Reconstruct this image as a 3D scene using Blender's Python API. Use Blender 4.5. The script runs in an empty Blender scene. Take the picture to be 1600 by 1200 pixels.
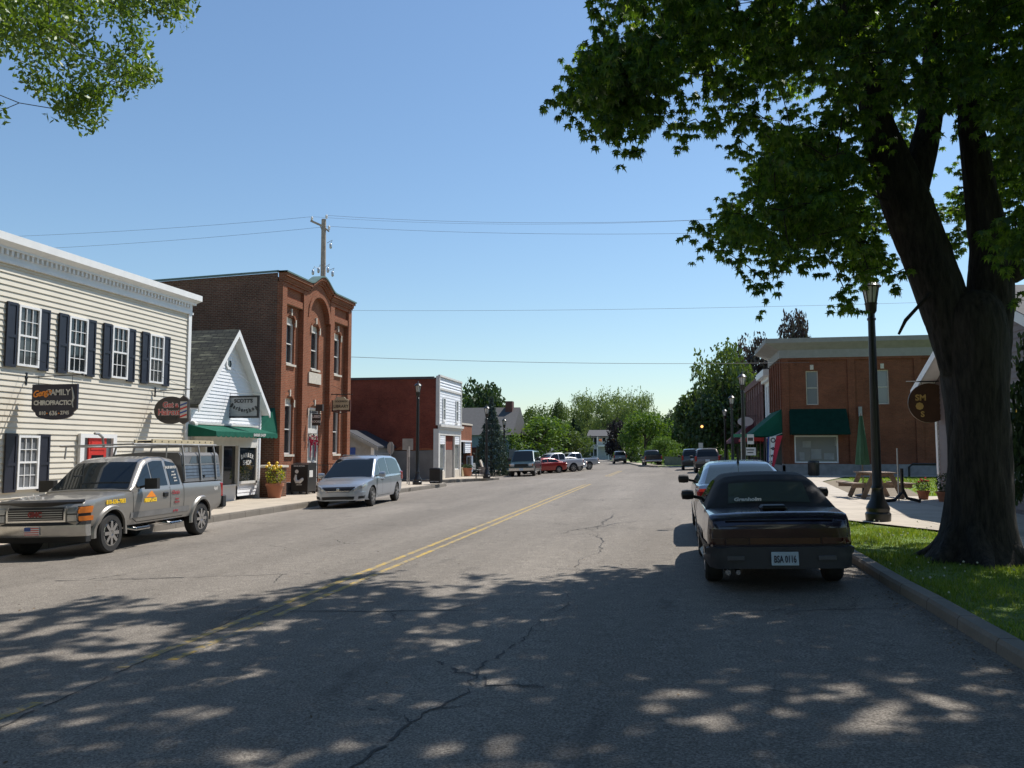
import bpy, math, random
import numpy as np
from mathutils import Vector, Matrix
random.seed(3); RNG = np.random.default_rng(11)
SC = bpy.context.scene; COL = SC.collection
R = math.radians

# ---------------------------------------------------------------- camera
cam = bpy.data.cameras.new('camera'); cam_o = bpy.data.objects.new('camera', cam); COL.objects.link(cam_o)
cam.sensor_fit = 'HORIZONTAL'; cam.sensor_width = 36.0; cam.lens = 36.0 * 1300 / 1600
cam.clip_start = 0.05; cam.clip_end = 3000
cam_o.location = (0, 0, 1.95)
cam_o.rotation_euler = (R(90 + 4.530), 0, R(10.852))
SC.camera = cam_o
# ---------------------------------------------------------------- light
SUN_EL = R(57); SUN_AZ = R(40)            # azimuth measured from +Y (down the street) towards +X
w = bpy.data.worlds.new('World'); SC.world = w; w.use_nodes = True
nt = w.node_tree; bg = nt.nodes['Background']
sky = nt.nodes.new('ShaderNodeTexSky'); sky.sky_type = 'NISHITA'; sky.sun_disc = False
sky.sun_elevation = SUN_EL; sky.sun_rotation = SUN_AZ
sky.altitude = 100; sky.air_density = 1.25; sky.dust_density = 0.3; sky.ozone_density = 2.6
tint = nt.nodes.new('ShaderNodeMixRGB'); tint.blend_type = 'MULTIPLY'; tint.inputs[0].default_value = 1; tint.inputs[2].default_value = (.87, .96, 1.02, 1)
nt.links.new(sky.outputs[0], tint.inputs[1]); nt.links.new(tint.outputs[0], bg.inputs[0]); bg.inputs[1].default_value = 0.108
sun = bpy.data.lights.new('sun', 'SUN'); sun.energy = 4.9; sun.angle = R(0.53); sun.color = (1, 0.95, 0.88)
sun_o = bpy.data.objects.new('sun', sun); COL.objects.link(sun_o)
sd = Vector((math.sin(SUN_AZ) * math.cos(SUN_EL), math.cos(SUN_AZ) * math.cos(SUN_EL), math.sin(SUN_EL)))
sun_o.rotation_euler = sd.to_track_quat('Z', 'Y').to_euler(); sun_o.location = (20, 40, 60)
SC.view_settings.view_transform = 'Standard'; SC.view_settings.look = 'None'
SC.view_settings.exposure = 0.27; SC.view_settings.gamma = 1.0
SC.render.engine = 'CYCLES'
SC.cycles.max_bounces = 6; SC.cycles.transparent_max_bounces = 6; SC.cycles.use_denoising = True

# ---------------------------------------------------------------- helpers
OFF = {}
def rz(x): return max(0.21 + 0.03 * x, -0.27)          # the road is one slightly tilted plane
TILT = Matrix.Rotation(-math.atan(0.03), 4, 'Y')

class MB:
    def __init__(s): s.v = []; s.f = []; s.m = []
    def add(s, vs, fs, mi=0):
        o = len(s.v); s.v += [tuple(map(float, v)) for v in vs]
        s.f += [tuple(i + o for i in f) for f in fs]; s.m += [mi] * len(fs); return s
    def box(s, x0, x1, y0, y1, z0, z1, mi=0):
        x0, x1 = min(x0, x1), max(x0, x1); y0, y1 = min(y0, y1), max(y0, y1); z0, z1 = min(z0, z1), max(z0, z1)
        return s.add([(x0,y0,z0),(x1,y0,z0),(x1,y1,z0),(x0,y1,z0),(x0,y0,z1),(x1,y0,z1),(x1,y1,z1),(x0,y1,z1)],
              [(0,3,2,1),(4,5,6,7),(0,1,5,4),(1,2,6,5),(2,3,7,6),(3,0,4,7)], mi)
    def obox(s, M, sx, sy, sz, mi=0):
        vs = [M @ Vector((a*sx/2, b*sy/2, c*sz/2)) for c in (-1,1) for a, b in ((-1,-1),(1,-1),(1,1),(-1,1))]
        return s.add(vs, [(0,3,2,1),(4,5,6,7),(0,1,5,4),(1,2,6,5),(2,3,7,6),(3,0,4,7)], mi)
    def bar(s, a, b, wd, hd=None, mi=0):
        a, b = Vector(a), Vector(b); d = b - a; q = d.to_track_quat('X', 'Z').to_matrix().to_4x4()
        return s.obox(Matrix.Translation((a+b)/2) @ q, d.length, wd, hd or wd, mi)
    def tube(s, pts, r, n=8, mi=0, cap=True):
        pts = [Vector(p) for p in pts]; k = len(pts)
        rs = list(r) if hasattr(r, '__len__') else [r]*k
        o = len(s.v); ref = Vector((0.13, 0.21, 1)) if abs((pts[-1]-pts[0]).normalized().z) < .9 else Vector((1, .1, .1))
        for i, p in enumerate(pts):
            t = (pts[min(i+1,k-1)] - pts[max(i-1,0)]).normalized()
            u = t.cross(ref).normalized(); v = t.cross(u)
            for j in range(n):
                a = 2*math.pi*j/n; s.v.append(tuple(p + (u*math.cos(a) + v*math.sin(a))*rs[i]))
        for i in range(k-1):
            for j in range(n):
                s.f.append((o+i*n+j, o+i*n+(j+1)%n, o+(i+1)*n+(j+1)%n, o+(i+1)*n+j)); s.m.append(mi)
        if cap:
            s.f.append(tuple(o+j for j in range(n))[::-1]); s.f.append(tuple(o+(k-1)*n+j for j in range(n))); s.m += [mi, mi]
        return s
    def lathe(s, prof, c=(0,0,0), n=20, M=None, mi=0):
        o = len(s.v); c = Vector(c); k = len(prof)
        for r_, z_ in prof:
            for j in range(n):
                a = 2*math.pi*j/n; p = Vector((r_*math.cos(a), r_*math.sin(a), z_))
                p = (M @ p) if M else p; s.v.append(tuple(p + c))
        for i in range(k-1):
            for j in range(n):
                s.f.append((o+i*n+j, o+i*n+(j+1)%n, o+(i+1)*n+(j+1)%n, o+(i+1)*n+j)); s.m.append(mi)
        s.f.append(tuple(o+j for j in range(n))[::-1]); s.f.append(tuple(o+(k-1)*n+j for j in range(n))); s.m += [mi, mi]
        return s
    def prism(s, poly, fn, a, b, mi=0):
        n = len(poly); vs = [fn(p[0], p[1], a) for p in poly] + [fn(p[0], p[1], b) for p in poly]
        return s.add(vs, [tuple(range(n))[::-1], tuple(range(n, 2*n))] + [(i, (i+1)%n, n+(i+1)%n, n+i) for i in range(n)], mi)
    def text(s, body, size, M, depth=0.004, mi=0, bold=0.0, shear=0.0, space=1.0):
        vs, fs = textdata(body, size, depth, bold, shear, space)
        return s.add([M @ Vector(v) for v in vs], fs, mi)
    def build(s, name, mats, parent=None, smooth=None, world=True):
        me = bpy.data.meshes.new(name)
        off = OFF.get(parent.name, Vector()) if (parent is not None and world) else Vector()
        me.from_pydata([(v[0]-off.x, v[1]-off.y, v[2]-off.z) for v in s.v], [], s.f)
        mats = mats if isinstance(mats, (list, tuple)) else [mats]
        for m_ in mats: me.materials.append(m_)
        if len(mats) > 1: me.polygons.foreach_set('material_index', s.m)
        if smooth is not None:
            me.polygons.foreach_set('use_smooth', [True]*len(s.f)); me.set_sharp_from_angle(angle=R(smooth))
        me.update()
        o = bpy.data.objects.new(name, me); COL.objects.link(o)
        if parent is not None:
            o.parent = parent; OFF[o.name] = off if world else Vector()
        return o

_tc = {}
def textdata(body, size, depth, bold, shear, space):
    key = (body, size, depth, bold, shear, space)
    if key in _tc: return _tc[key]
    c = bpy.data.curves.new('t', 'FONT'); c.body = body; c.size = size; c.align_x = 'CENTER'; c.align_y = 'CENTER'
    c.extrude = depth; c.offset = bold; c.shear = shear; c.space_character = space; c.resolution_u = 3
    o = bpy.data.objects.new('t', c); COL.objects.link(o)
    dg = bpy.context.evaluated_depsgraph_get(); me = bpy.data.meshes.new_from_object(o.evaluated_get(dg))
    out = ([tuple(v.co) for v in me.vertices], [tuple(p.vertices) for p in me.polygons])
    bpy.data.objects.remove(o); bpy.data.curves.remove(c); bpy.data.meshes.remove(me)
    _tc[key] = out; return out
def FACE(face, x, y, z):     # matrix that stands lettering up: faces 'Y-' the camera end, 'X+' the street from the left, 'X-'
    rotz = {'Y-': 0, 'X+': 90, 'X-': -90, 'Y+': 180}[face]
    return Matrix.Translation((x, y, z)) @ Matrix.Rotation(R(rotz), 4, 'Z') @ Matrix.Rotation(R(90), 4, 'X')

def thing(name, label, cat, loc=(0,0,0), rot=None, group=None):
    o = bpy.data.objects.new(name, None); COL.objects.link(o); o.empty_display_size = .2
    o.location = loc
    if rot is not None: o.rotation_euler = rot
    OFF[o.name] = Vector(loc) if rot is None else Vector()
    return tag(o, label, cat, group)
def tag(o, label, cat, group=None):
    o['label'] = label; o['category'] = cat
    if group: o['group'] = group
    return o
def struct(o): o['kind'] = 'structure'; return o
def stuff(o): o['kind'] = 'stuff'; return o
def copy_tree(o, parent=None):
    c = o.copy(); COL.objects.link(c)
    if parent: c.parent = parent
    for ch in list(o.children): copy_tree(ch, c)
    return c

# ---------------------------------------------------------------- materials
def newmat(name):
    m = bpy.data.materials.new(name); m.use_nodes = True
    return m, m.node_tree, m.node_tree.nodes['Principled BSDF']
def N(nt, t, **kw):
    n = nt.nodes.new('ShaderNode' + t)
    for k, v in kw.items(): setattr(n, k, v)
    return n
def ramp(nt, fac, stops):
    r_ = N(nt, 'ValToRGB'); cr = r_.color_ramp
    while len(cr.elements) < len(stops): cr.elements.new(0.5)
    for e, (p, c) in zip(cr.elements, stops):
        e.position = p; e.color = (*c, 1) if hasattr(c, '__len__') else (c, c, c, 1)
    nt.links.new(fac, r_.inputs[0]); return r_.outputs[0]
def noise(nt, scale, detail=4, vec=None, rough=.6):
    n = N(nt, 'TexNoise'); n.inputs['Scale'].default_value = scale; n.inputs['Detail'].default_value = detail
    n.inputs['Roughness'].default_value = rough
    if vec is not None: nt.links.new(vec, n.inputs['Vector'])
    return n.outputs['Fac']
def mixc(nt, a, b, fac, typ='MIX'):
    m = N(nt, 'MixRGB', blend_type=typ)
    for s_, v in ((1, a), (2, b), (0, fac)):
        if hasattr(v, 'links') or hasattr(v, 'is_linked'): nt.links.new(v, m.inputs[s_])
        else: m.inputs[s_].default_value = (*v, 1) if hasattr(v, '__len__') else v
    return m.outputs[0]
def tc(nt): return N(nt, 'TexCoord').outputs['Object']
def bump(nt, b, h, strength, dist=.02):
    n = N(nt, 'Bump'); n.inputs['Strength'].default_value = strength; n.inputs['Distance'].default_value = dist
    nt.links.new(h, n.inputs['Height']); nt.links.new(n.outputs[0], b.inputs['Normal'])
def P(name, col, rough=.6, metal=0, var=.18, scale=3, bmp=0, coat=0, spec=.5):
    m, nt, b = newmat(name); v = tc(nt)
    f = noise(nt, scale, 6, v)
    lo = tuple(max(0, c*(1-var)) for c in col); hi = tuple(min(1, c*(1+var)) for c in col)
    nt.links.new(ramp(nt, f, [(.3, lo), (.7, hi)]), b.inputs['Base Color'])
    b.inputs['Roughness'].default_value = rough; b.inputs['Metallic'].default_value = metal
    b.inputs['Coat Weight'].default_value = coat; b.inputs['Coat Roughness'].default_value = .06
    b.inputs['Specular IOR Level'].default_value = spec
    if bmp: bump(nt, b, noise(nt, scale*9, 5, v), bmp)
    return m
def paint(name, col, metal=0.0, rough=.35, dust=.12):
    m, nt, b = newmat(name); v = tc(nt)
    f = ramp(nt, noise(nt, 2.2, 7, v), [(.4, 0.0), (.75, 1.0)])
    nt.links.new(mixc(nt, col, (.30, .28, .25), mixc(nt, (0, 0, 0), (dust,)*3, f)), b.inputs['Base Color'])
    b.inputs['Metallic'].default_value = metal; b.inputs['Roughness'].default_value = rough
    b.inputs['Coat Weight'].default_value = .8; b.inputs['Coat Roughness'].default_value = .05
    return m
def glass(name, col=(.012, .016, .02), rough=.04, sp=.75):
    m, nt, b = newmat(name)
    b.inputs['Base Color'].default_value = (*col, 1); b.inputs['Roughness'].default_value = rough
    b.inputs['Specular IOR Level'].default_value = sp
    return m
def clear(name, tint=(.75, .82, .8)):
    m, nt, b = newmat(name); tr = N(nt, 'BsdfTransparent'); tr.inputs[0].default_value = (*tint, 1)
    gl = N(nt, 'BsdfGlossy'); gl.inputs['Roughness'].default_value = .02
    fr = N(nt, 'Fresnel'); fr.inputs[0].default_value = 1.5
    mx = N(nt, 'MixShader'); nt.links.new(fr.outputs[0], mx.inputs[0]); nt.links.new(tr.outputs[0], mx.inputs[1])
    nt.links.new(gl.outputs[0], mx.inputs[2]); nt.links.new(mx.outputs[0], nt.nodes['Material Output'].inputs[0])
    return m
def brick(name, c1, c2, mortar, stain=.25, wdt=.22, hgt=.078, msz=.008, bmp=.5):
    m, nt, b = newmat(name); v = tc(nt)
    sp = N(nt, 'SeparateXYZ'); nt.links.new(v, sp.inputs[0])
    ad = N(nt, 'Math', operation='ADD'); nt.links.new(sp.outputs[0], ad.inputs[0]); nt.links.new(sp.outputs[1], ad.inputs[1])
    cb = N(nt, 'CombineXYZ'); nt.links.new(ad.outputs[0], cb.inputs[0]); nt.links.new(sp.outputs[2], cb.inputs[1])
    t = N(nt, 'TexBrick'); nt.links.new(cb.outputs[0], t.inputs['Vector'])
    t.inputs['Color1'].default_value = (*c1, 1); t.inputs['Color2'].default_value = (*c2, 1); t.inputs['Mortar'].default_value = (*mortar, 1)
    t.inputs['Scale'].default_value = 1; t.inputs['Brick Width'].default_value = wdt; t.inputs['Row Height'].default_value = hgt
    t.inputs['Mortar Size'].default_value = msz; t.inputs['Bias'].default_value = -.2
    big = ramp(nt, noise(nt, .8, 8, v, .65), [(.3, 1-stain), (.7, 1+stain*.6)])
    fine = ramp(nt, noise(nt, 14, 4, v), [(.3, .8), (.7, 1.15)])
    c = mixc(nt, mixc(nt, t.outputs['Color'], big, 1, 'MULTIPLY'), fine, 1, 'MULTIPLY')
    nt.links.new(c, b.inputs['Base Color']); b.inputs['Roughness'].default_value = .88; b.inputs['Specular IOR Level'].default_value = .2
    iv = N(nt, 'Math', operation='SUBTRACT'); iv.inputs[0].default_value = 1; nt.links.new(t.outputs['Fac'], iv.inputs[1])
    bump(nt, b, iv.outputs[0], bmp, .012)
    return m
def leafmat(name, stops, trans=.45, rough=.5, gloss=.08):
    m, nt, b = newmat(name)
    g = N(nt, 'NewGeometry'); c = ramp(nt, g.outputs['Random Per Island'], stops)
    pv = ramp(nt, noise(nt, .5, 3, tc(nt)), [(.3, .75), (.7, 1.2)])
    c = mixc(nt, c, pv, 1, 'MULTIPLY')
    df = N(nt, 'BsdfDiffuse'); tl = N(nt, 'BsdfTranslucent'); gl = N(nt, 'BsdfGlossy'); gl.inputs['Roughness'].default_value = rough
    gl.inputs['Color'].default_value = (.8, .85, .8, 1)
    nt.links.new(c, df.inputs[0]); nt.links.new(mixc(nt, c, (1.5, 1.35, .5), 1, 'MULTIPLY'), tl.inputs[0])
    m1 = N(nt, 'MixShader'); m1.inputs[0].default_value = trans
    nt.links.new(df.outputs[0], m1.inputs[1]); nt.links.new(tl.outputs[0], m1.inputs[2])
    m2 = N(nt, 'MixShader'); m2.inputs[0].default_value = gloss
    nt.links.new(m1.outputs[0], m2.inputs[1]); nt.links.new(gl.outputs[0], m2.inputs[2])
    nt.links.new(m2.outputs[0], nt.nodes['Material Output'].inputs[0])
    return m

def asphalt_mat():
    m, nt, b = newmat('asphalt'); v = tc(nt)
    fine = ramp(nt, noise(nt, 55, 3, v, .8), [(.33, .38), (.5, .95), (.68, 1.75)])
    mid = ramp(nt, noise(nt, 5, 6, v), [(.3, .85), (.7, 1.1)])
    st = N(nt, 'Mapping'); st.inputs['Scale'].default_value = (1, .12, 1); nt.links.new(v, st.inputs[0])
    big = ramp(nt, noise(nt, .55, 5, st.outputs[0]), [(.32, .84), (.68, 1.1)])
    c = mixc(nt, (.222, .198, .170), fine, 1, 'MULTIPLY'); c = mixc(nt, c, mid, 1, 'MULTIPLY'); c = mixc(nt, c, big, 1, 'MULTIPLY')
    wn = N(nt, 'TexNoise'); wn.inputs['Scale'].default_value = 1.1; wn.inputs['Detail'].default_value = 7; nt.links.new(v, wn.inputs['Vector'])
    wv = mixc(nt, v, wn.outputs['Color'], .38, 'ADD')
    for sc_, th, lo, hi, dark in ((.75, .009, .60, .66, .28),):
        vo = N(nt, 'TexVoronoi', feature='DISTANCE_TO_EDGE'); vo.inputs['Scale'].default_value = sc_; nt.links.new(wv, vo.inputs['Vector'])
        cr = ramp(nt, vo.outputs['Distance'], [(th*.5, 1.0), (th, 0.0)])
        mk = ramp(nt, noise(nt, .22, 2, v), [(lo, 0.0), (hi, 1.0)])
        c = mixc(nt, c, (.03, .03, .03), mixc(nt, cr, mk, 1, 'MULTIPLY'))
    # oil-darkened parking and lane strips, tyre-polished tracks, patches, gutter grit
    sp = N(nt, 'SeparateXYZ'); nt.links.new(v, sp.inputs[0])
    xr = N(nt, 'MapRange'); nt.links.new(sp.outputs[0], xr.inputs[0]); xr.inputs[1].default_value = -14; xr.inputs[2].default_value = 3
    lane = ramp(nt, xr.outputs[0], [(0, 1.10), (.05, 1.16), (.10, .98), (.19, .93), (.28, 1.03), (.40, .95), (.47, 1.04), (.62, .98), (.70, 1.05), (.80, .94), (.9, 1.03), (.97, 1.0), (1, .88)])
    c = mixc(nt, c, lane, 1, 'MULTIPLY')
    st2 = N(nt, 'Mapping'); st2.inputs['Scale'].default_value = (1, .3, 1); nt.links.new(v, st2.inputs[0])
    oil = ramp(nt, noise(nt, 1.7, 5, st2.outputs[0], .6), [(.62, 0.0), (.74, 1.0)])
    c = mixc(nt, c, (.075, .07, .066), mixc(nt, (0, 0, 0), (.45, .45, .45), oil))
    pat = N(nt, 'TexVoronoi'); pat.inputs['Scale'].default_value = .16; nt.links.new(mixc(nt, v, wn.outputs['Color'], .10, 'ADD'), pat.inputs['Vector'])
    c = mixc(nt, c, ramp(nt, pat.outputs['Color'], [(0, .90), (1, 1.07)]), 1, 'MULTIPLY')
    nt.links.new(c, b.inputs['Base Color']); b.inputs['Roughness'].default_value = .82
    b.inputs['Specular IOR Level'].default_value = .12
    bump(nt, b, noise(nt, 70, 3, v, .8), .35, .012)
    return m
def concrete_mat(name, col, joint=1.5, rough=.85):
    m, nt, b = newmat(name); v = tc(nt)
    f = ramp(nt, noise(nt, 1.3, 8, v, .65), [(.3, .8), (.7, 1.1)]); g = ramp(nt, noise(nt, 40, 4, v), [(.3, .88), (.7, 1.1)])
    c = mixc(nt, mixc(nt, col, f, 1, 'MULTIPLY'), g, 1, 'MULTIPLY')
    if joint:
        br = N(nt, 'TexBrick'); br.offset = 0; br.inputs['Scale'].default_value = 1; br.inputs['Brick Width'].default_value = joint
        br.inputs['Row Height'].default_value = joint; br.inputs['Mortar Size'].default_value = .012
        br.inputs['Color1'].default_value = (1, 1, 1, 1); br.inputs['Color2'].default_value = (.93, .93, .93, 1); br.inputs['Mortar'].default_value = (.45, .43, .4, 1)
        nt.links.new(v, br.inputs['Vector']); c = mixc(nt, c, br.outputs['Color'], 1, 'MULTIPLY')
    nt.links.new(c, b.inputs['Base Color']); b.inputs['Roughness'].default_value = rough
    bump(nt, b, noise(nt, 60, 4, v), .2, .01)
    return m
def yellow_mat():
    m, nt, b = newmat('worn_yellow_paint'); v = tc(nt)
    f = ramp(nt, noise(nt, 7, 8, v, .75), [(.42, 0.0), (.58, 1.0)])
    c = mixc(nt, (.50, .33, .05), (.20, .185, .16), f)
    c = mixc(nt, c, ramp(nt, noise(nt, 55, 3, v, .8), [(.3, .6), (.7, 1.3)]), 1, 'MULTIPLY')
    nt.links.new(c, b.inputs['Base Color']); b.inputs['Roughness'].default_value = .8; return m
def shingle_mat(name, c1, c2, moss):
    m, nt, b = newmat(name); v = tc(nt)
    sp = N(nt, 'SeparateXYZ'); nt.links.new(v, sp.inputs[0]); cb = N(nt, 'CombineXYZ')
    nt.links.new(sp.outputs[0], cb.inputs[0]); nt.links.new(sp.outputs[2], cb.inputs[1])
    t = N(nt, 'TexBrick'); nt.links.new(cb.outputs[0], t.inputs['Vector']); t.inputs['Scale'].default_value = 1
    t.inputs['Brick Width'].default_value = .3; t.inputs['Row Height'].default_value = .15; t.inputs['Mortar Size'].default_value = .014
    t.inputs['Color1'].default_value = (*c1, 1); t.inputs['Color2'].default_value = (*c2, 1); t.inputs['Mortar'].default_value = (.012, .012, .012, 1)
    mp = N(nt, 'Mapping'); mp.inputs['Scale'].default_value = (.5, 1, 6); nt.links.new(v, mp.inputs[0])
    f = ramp(nt, noise(nt, 2.2, 6, mp.outputs[0]), [(.56, 0.0), (.66, 1.0)])
    nt.links.new(mixc(nt, t.outputs['Color'], moss, f), b.inputs['Base Color']); b.inputs['Roughness'].default_value = .9
    return m
def bark_mat(name, c1, c2):
    m, nt, b = newmat(name); v = tc(nt); mp = N(nt, 'Mapping'); mp.inputs['Scale'].default_value = (1, 1, .16); nt.links.new(v, mp.inputs[0])
    f = noise(nt, 16, 8, mp.outputs[0], .7)
    nt.links.new(ramp(nt, f, [(.36, c1), (.62, c2)]), b.inputs['Base Color']); b.inputs['Roughness'].default_value = .95
    bump(nt, b, f, 1.0, .06); return m

MT = {}
MT['asphalt'] = asphalt_mat(); MT['yellow'] = yellow_mat()
MT['concrete'] = concrete_mat('pavement_concrete', (.46, .395, .31)); MT['kerb'] = concrete_mat('kerb_concrete', (.205, .18, .148), .95)
MT['plaza'] = concrete_mat('plaza_concrete', (.47, .41, .33), 1.8)
MT['white'] = P('white_paint', (.78, .78, .77), .5, var=.05); MT['offwhite'] = P('offwhite_paint', (.62, .60, .56), .55, var=.08)
MT['cream'] = P('cream_siding', (.65, .60, .50), .5, var=.05, scale=1.5)
MT['whitesiding'] = P('white_siding', (.76, .77, .79), .5, var=.05, scale=1.5)
MT['pinksiding'] = P('mauve_siding', (.17, .135, .13), .6, var=.08, scale=1.5)
MT['grey_paint'] = P('grey_painted_brick', (.19, .175, .16), .85, var=.2, scale=1.2, bmp=.3)
MT['navy'] = P('navy_shutter', (.018, .02, .032), .4, var=.15)
MT['black'] = P('black_enamel', (.012, .012, .013), .35, var=.2); MT['blackmat'] = P('black_plastic', (.02, .02, .02), .6, var=.2)
MT['rubber'] = P('rubber', (.022, .021, .02), .85, var=.3, scale=12); MT['chrome'] = P('chrome', (.62, .62, .62), .15, 1, var=.05)
MT['alloy'] = P('alloy_rim', (.5, .5, .5), .3, .9, var=.1); MT['dark'] = P('shadow_black', (.006, .006, .006), .9, var=.2)
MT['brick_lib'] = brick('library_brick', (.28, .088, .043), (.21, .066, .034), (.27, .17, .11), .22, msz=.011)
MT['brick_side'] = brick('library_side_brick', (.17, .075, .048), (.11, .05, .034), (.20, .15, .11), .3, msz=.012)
MT['brick_grey'] = brick('far_brick', (.22, .055, .035), (.17, .045, .03), (.17, .07, .05), .3)
MT['brick_right'] = brick('corner_brick', (.22, .074, .04), (.165, .056, .032), (.16, .095, .06), .3)
MT['brick_mauve'] = brick('mauve_brick', (.23, .13, .12), (.20, .11, .10), (.2, .14, .12), .2)
MT['stone'] = P('pale_stone', (.55, .50, .42), .8, var=.15, scale=8); MT['found'] = P('foundation_stone', (.24, .235, .23), .9, var=.2, scale=3, bmp=.3)
MT['glass'] = glass('window_glass'); MT['carglass'] = glass('car_glass', (.008, .011, .013), .03, .45); MT['pale_glass'] = glass('pale_glass', (.20, .21, .2), .15)
MT['glass_curt'] = glass('dim_curtain_glass', (.06, .065, .065), .08); MT['curtain_glass'] = glass('curtained_glass', (.16, .17, .18), .12)
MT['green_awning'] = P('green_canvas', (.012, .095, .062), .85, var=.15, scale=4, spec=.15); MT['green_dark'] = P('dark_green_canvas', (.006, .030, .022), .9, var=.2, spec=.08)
MT['maroon'] = P('maroon_canvas', (.12, .035, .045), .85); MT['red'] = P('red_paint', (.55, .03, .02), .45); MT['redcloth'] = P('red_cloth', (.55, .03, .06), .8)
MT['terracotta'] = P('terracotta', (.38, .15, .08), .85, var=.15); MT['wood'] = P('weathered_wood', (.27, .20, .15), .85, var=.25, scale=8)
MT['pole'] = P('pole_wood', (.30, .25, .20), .9, var=.25, scale=6); MT['roof'] = P('roof_membrane', (.25, .25, .25), .9)
MT['shingle'] = shingle_mat('mossy_shingle', (.06, .062, .045), (.04, .042, .034), (.2, .2, .14))
MT['greyroof'] = P('grey_shingle', (.075, .075, .077), .9, var=.15, scale=5); MT['wire'] = P('wire_sheath', (.10, .10, .11), .7); MT['steel'] = P('galvanised_steel', (.45, .46, .47), .4, .8, var=.1)
MT['signback'] = P('sign_back', (.30, .30, .29), .55, .2); MT['blue_siding'] = P('blue_siding', (.13, .22, .28), .7)
MT['sign_grey'] = P('sign_grey_board', (.42, .42, .42), .6, var=.06); MT['gold'] = P('gold_paint', (.55, .36, .10), .5)
MT['orange'] = P('orange_paint', (.8, .25, .02), .5, var=.05); MT['yellowp'] = P('yellow_paint', (.85, .55, .02), .5, var=.05)
MT['sign_navy'] = P('sign_navy', (.016, .016, .035), .5); MT['sign_dark'] = P('sign_charcoal', (.045, .04, .038), .5); MT['bluep'] = P('blue_paint', (.03, .08, .30), .5)
MT['cream_board'] = P('cream_board', (.50, .42, .27), .6, var=.08); MT['brown'] = P('brown_board', (.10, .035, .025), .6)
MT['amber'] = P('amber_lens', (.65, .17, .01), .2, coat=.6); MT['redlens'] = P('red_lens', (.30, .008, .008), .2, coat=.8); MT['lens'] = P('clear_lens', (.45, .46, .46), .12, .3, coat=.8)
MT['plate'] = P('plate_white', (.55, .62, .68), .5, var=.05); MT['lampglass'] = P('lamp_glass', (.55, .53, .48), .25, var=.1, coat=.3)
MT['dirt'] = P('bare_dirt', (.19, .15, .10), .95, var=.3, scale=5, bmp=.6)
MT['bark'] = bark_mat('maple_bark', (.012, .010, .008), (.055, .045, .036)); MT['bark2'] = bark_mat('grey_bark', (.03, .025, .02), (.13, .11, .09))
MT['leaf_maple'] = leafmat('maple_leaf', [(0, (.036, .085, .014)), (.5, (.075, .16, .024)), (1, (.17, .28, .04))], .58, .42, .05)
MT['leaf_ash'] = leafmat('ash_leaf', [(0, (.06, .12, .016)), (1, (.13, .21, .03))], .55, .45, .06)
MT['leaf_bright'] = leafmat('bright_leaf', [(0, (.055, .12, .018)), (1, (.12, .21, .035))], .4, .6, .04)
MT['leaf_mid'] = leafmat('mid_leaf', [(0, (.05, .095, .022)), (1, (.10, .155, .045))], .4, .6, .04)
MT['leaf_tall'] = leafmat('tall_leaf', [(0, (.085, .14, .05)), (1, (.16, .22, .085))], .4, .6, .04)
MT['leaf_dark'] = leafmat('dark_leaf', [(0, (.018, .045, .012)), (1, (.045, .085, .02))], .3, .6, .05)
MT['leaf_crimson'] = leafmat('crimson_leaf', [(0, (.022, .012, .014)), (1, (.055, .025, .024))], .25, .5, .08)
MT['leaf_purple'] = leafmat('purple_leaf', [(0, (.014, .010, .02)), (1, (.03, .02, .032))], .2, .6, .04)
MT['needle'] = leafmat('blue_needle', [(0, (.028, .052, .045)), (1, (.085, .125, .115))], .15, .7, .03)
MT['needle_dk'] = leafmat('dark_needle', [(0, (.012, .03, .014)), (1, (.03, .06, .024))], .15, .7, .03)
MT['grassblade'] = leafmat('grass_blade', [(0, (.10, .17, .016)), (.7, (.19, .29, .03)), (1, (.30, .31, .09))], .45, .6, .04)
MT['flower_leaf'] = leafmat('flower_leaf', [(0, (.06, .12, .02)), (.6, (.2, .26, .03)), (1, (.6, .5, .05))], .4, .6, .04)
MT['flower_red'] = P('red_petals', (.6, .04, .02), .7)
def grass_mat():
    m, nt, b = newmat('grass'); v = tc(nt)
    f = noise(nt, 2.5, 8, v, .7); g = noise(nt, 40, 4, v, .8)
    c = mixc(nt, ramp(nt, f, [(.3, (.075, .13, .014)), (.7, (.15, .225, .03))]), ramp(nt, g, [(.3, .6), (.7, 1.35)]), 1, 'MULTIPLY')
    nt.links.new(c, b.inputs['Base Color']); b.inputs['Roughness'].default_value = .9; bump(nt, b, g, .6, .04); return m
MT['grass'] = grass_mat()
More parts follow.
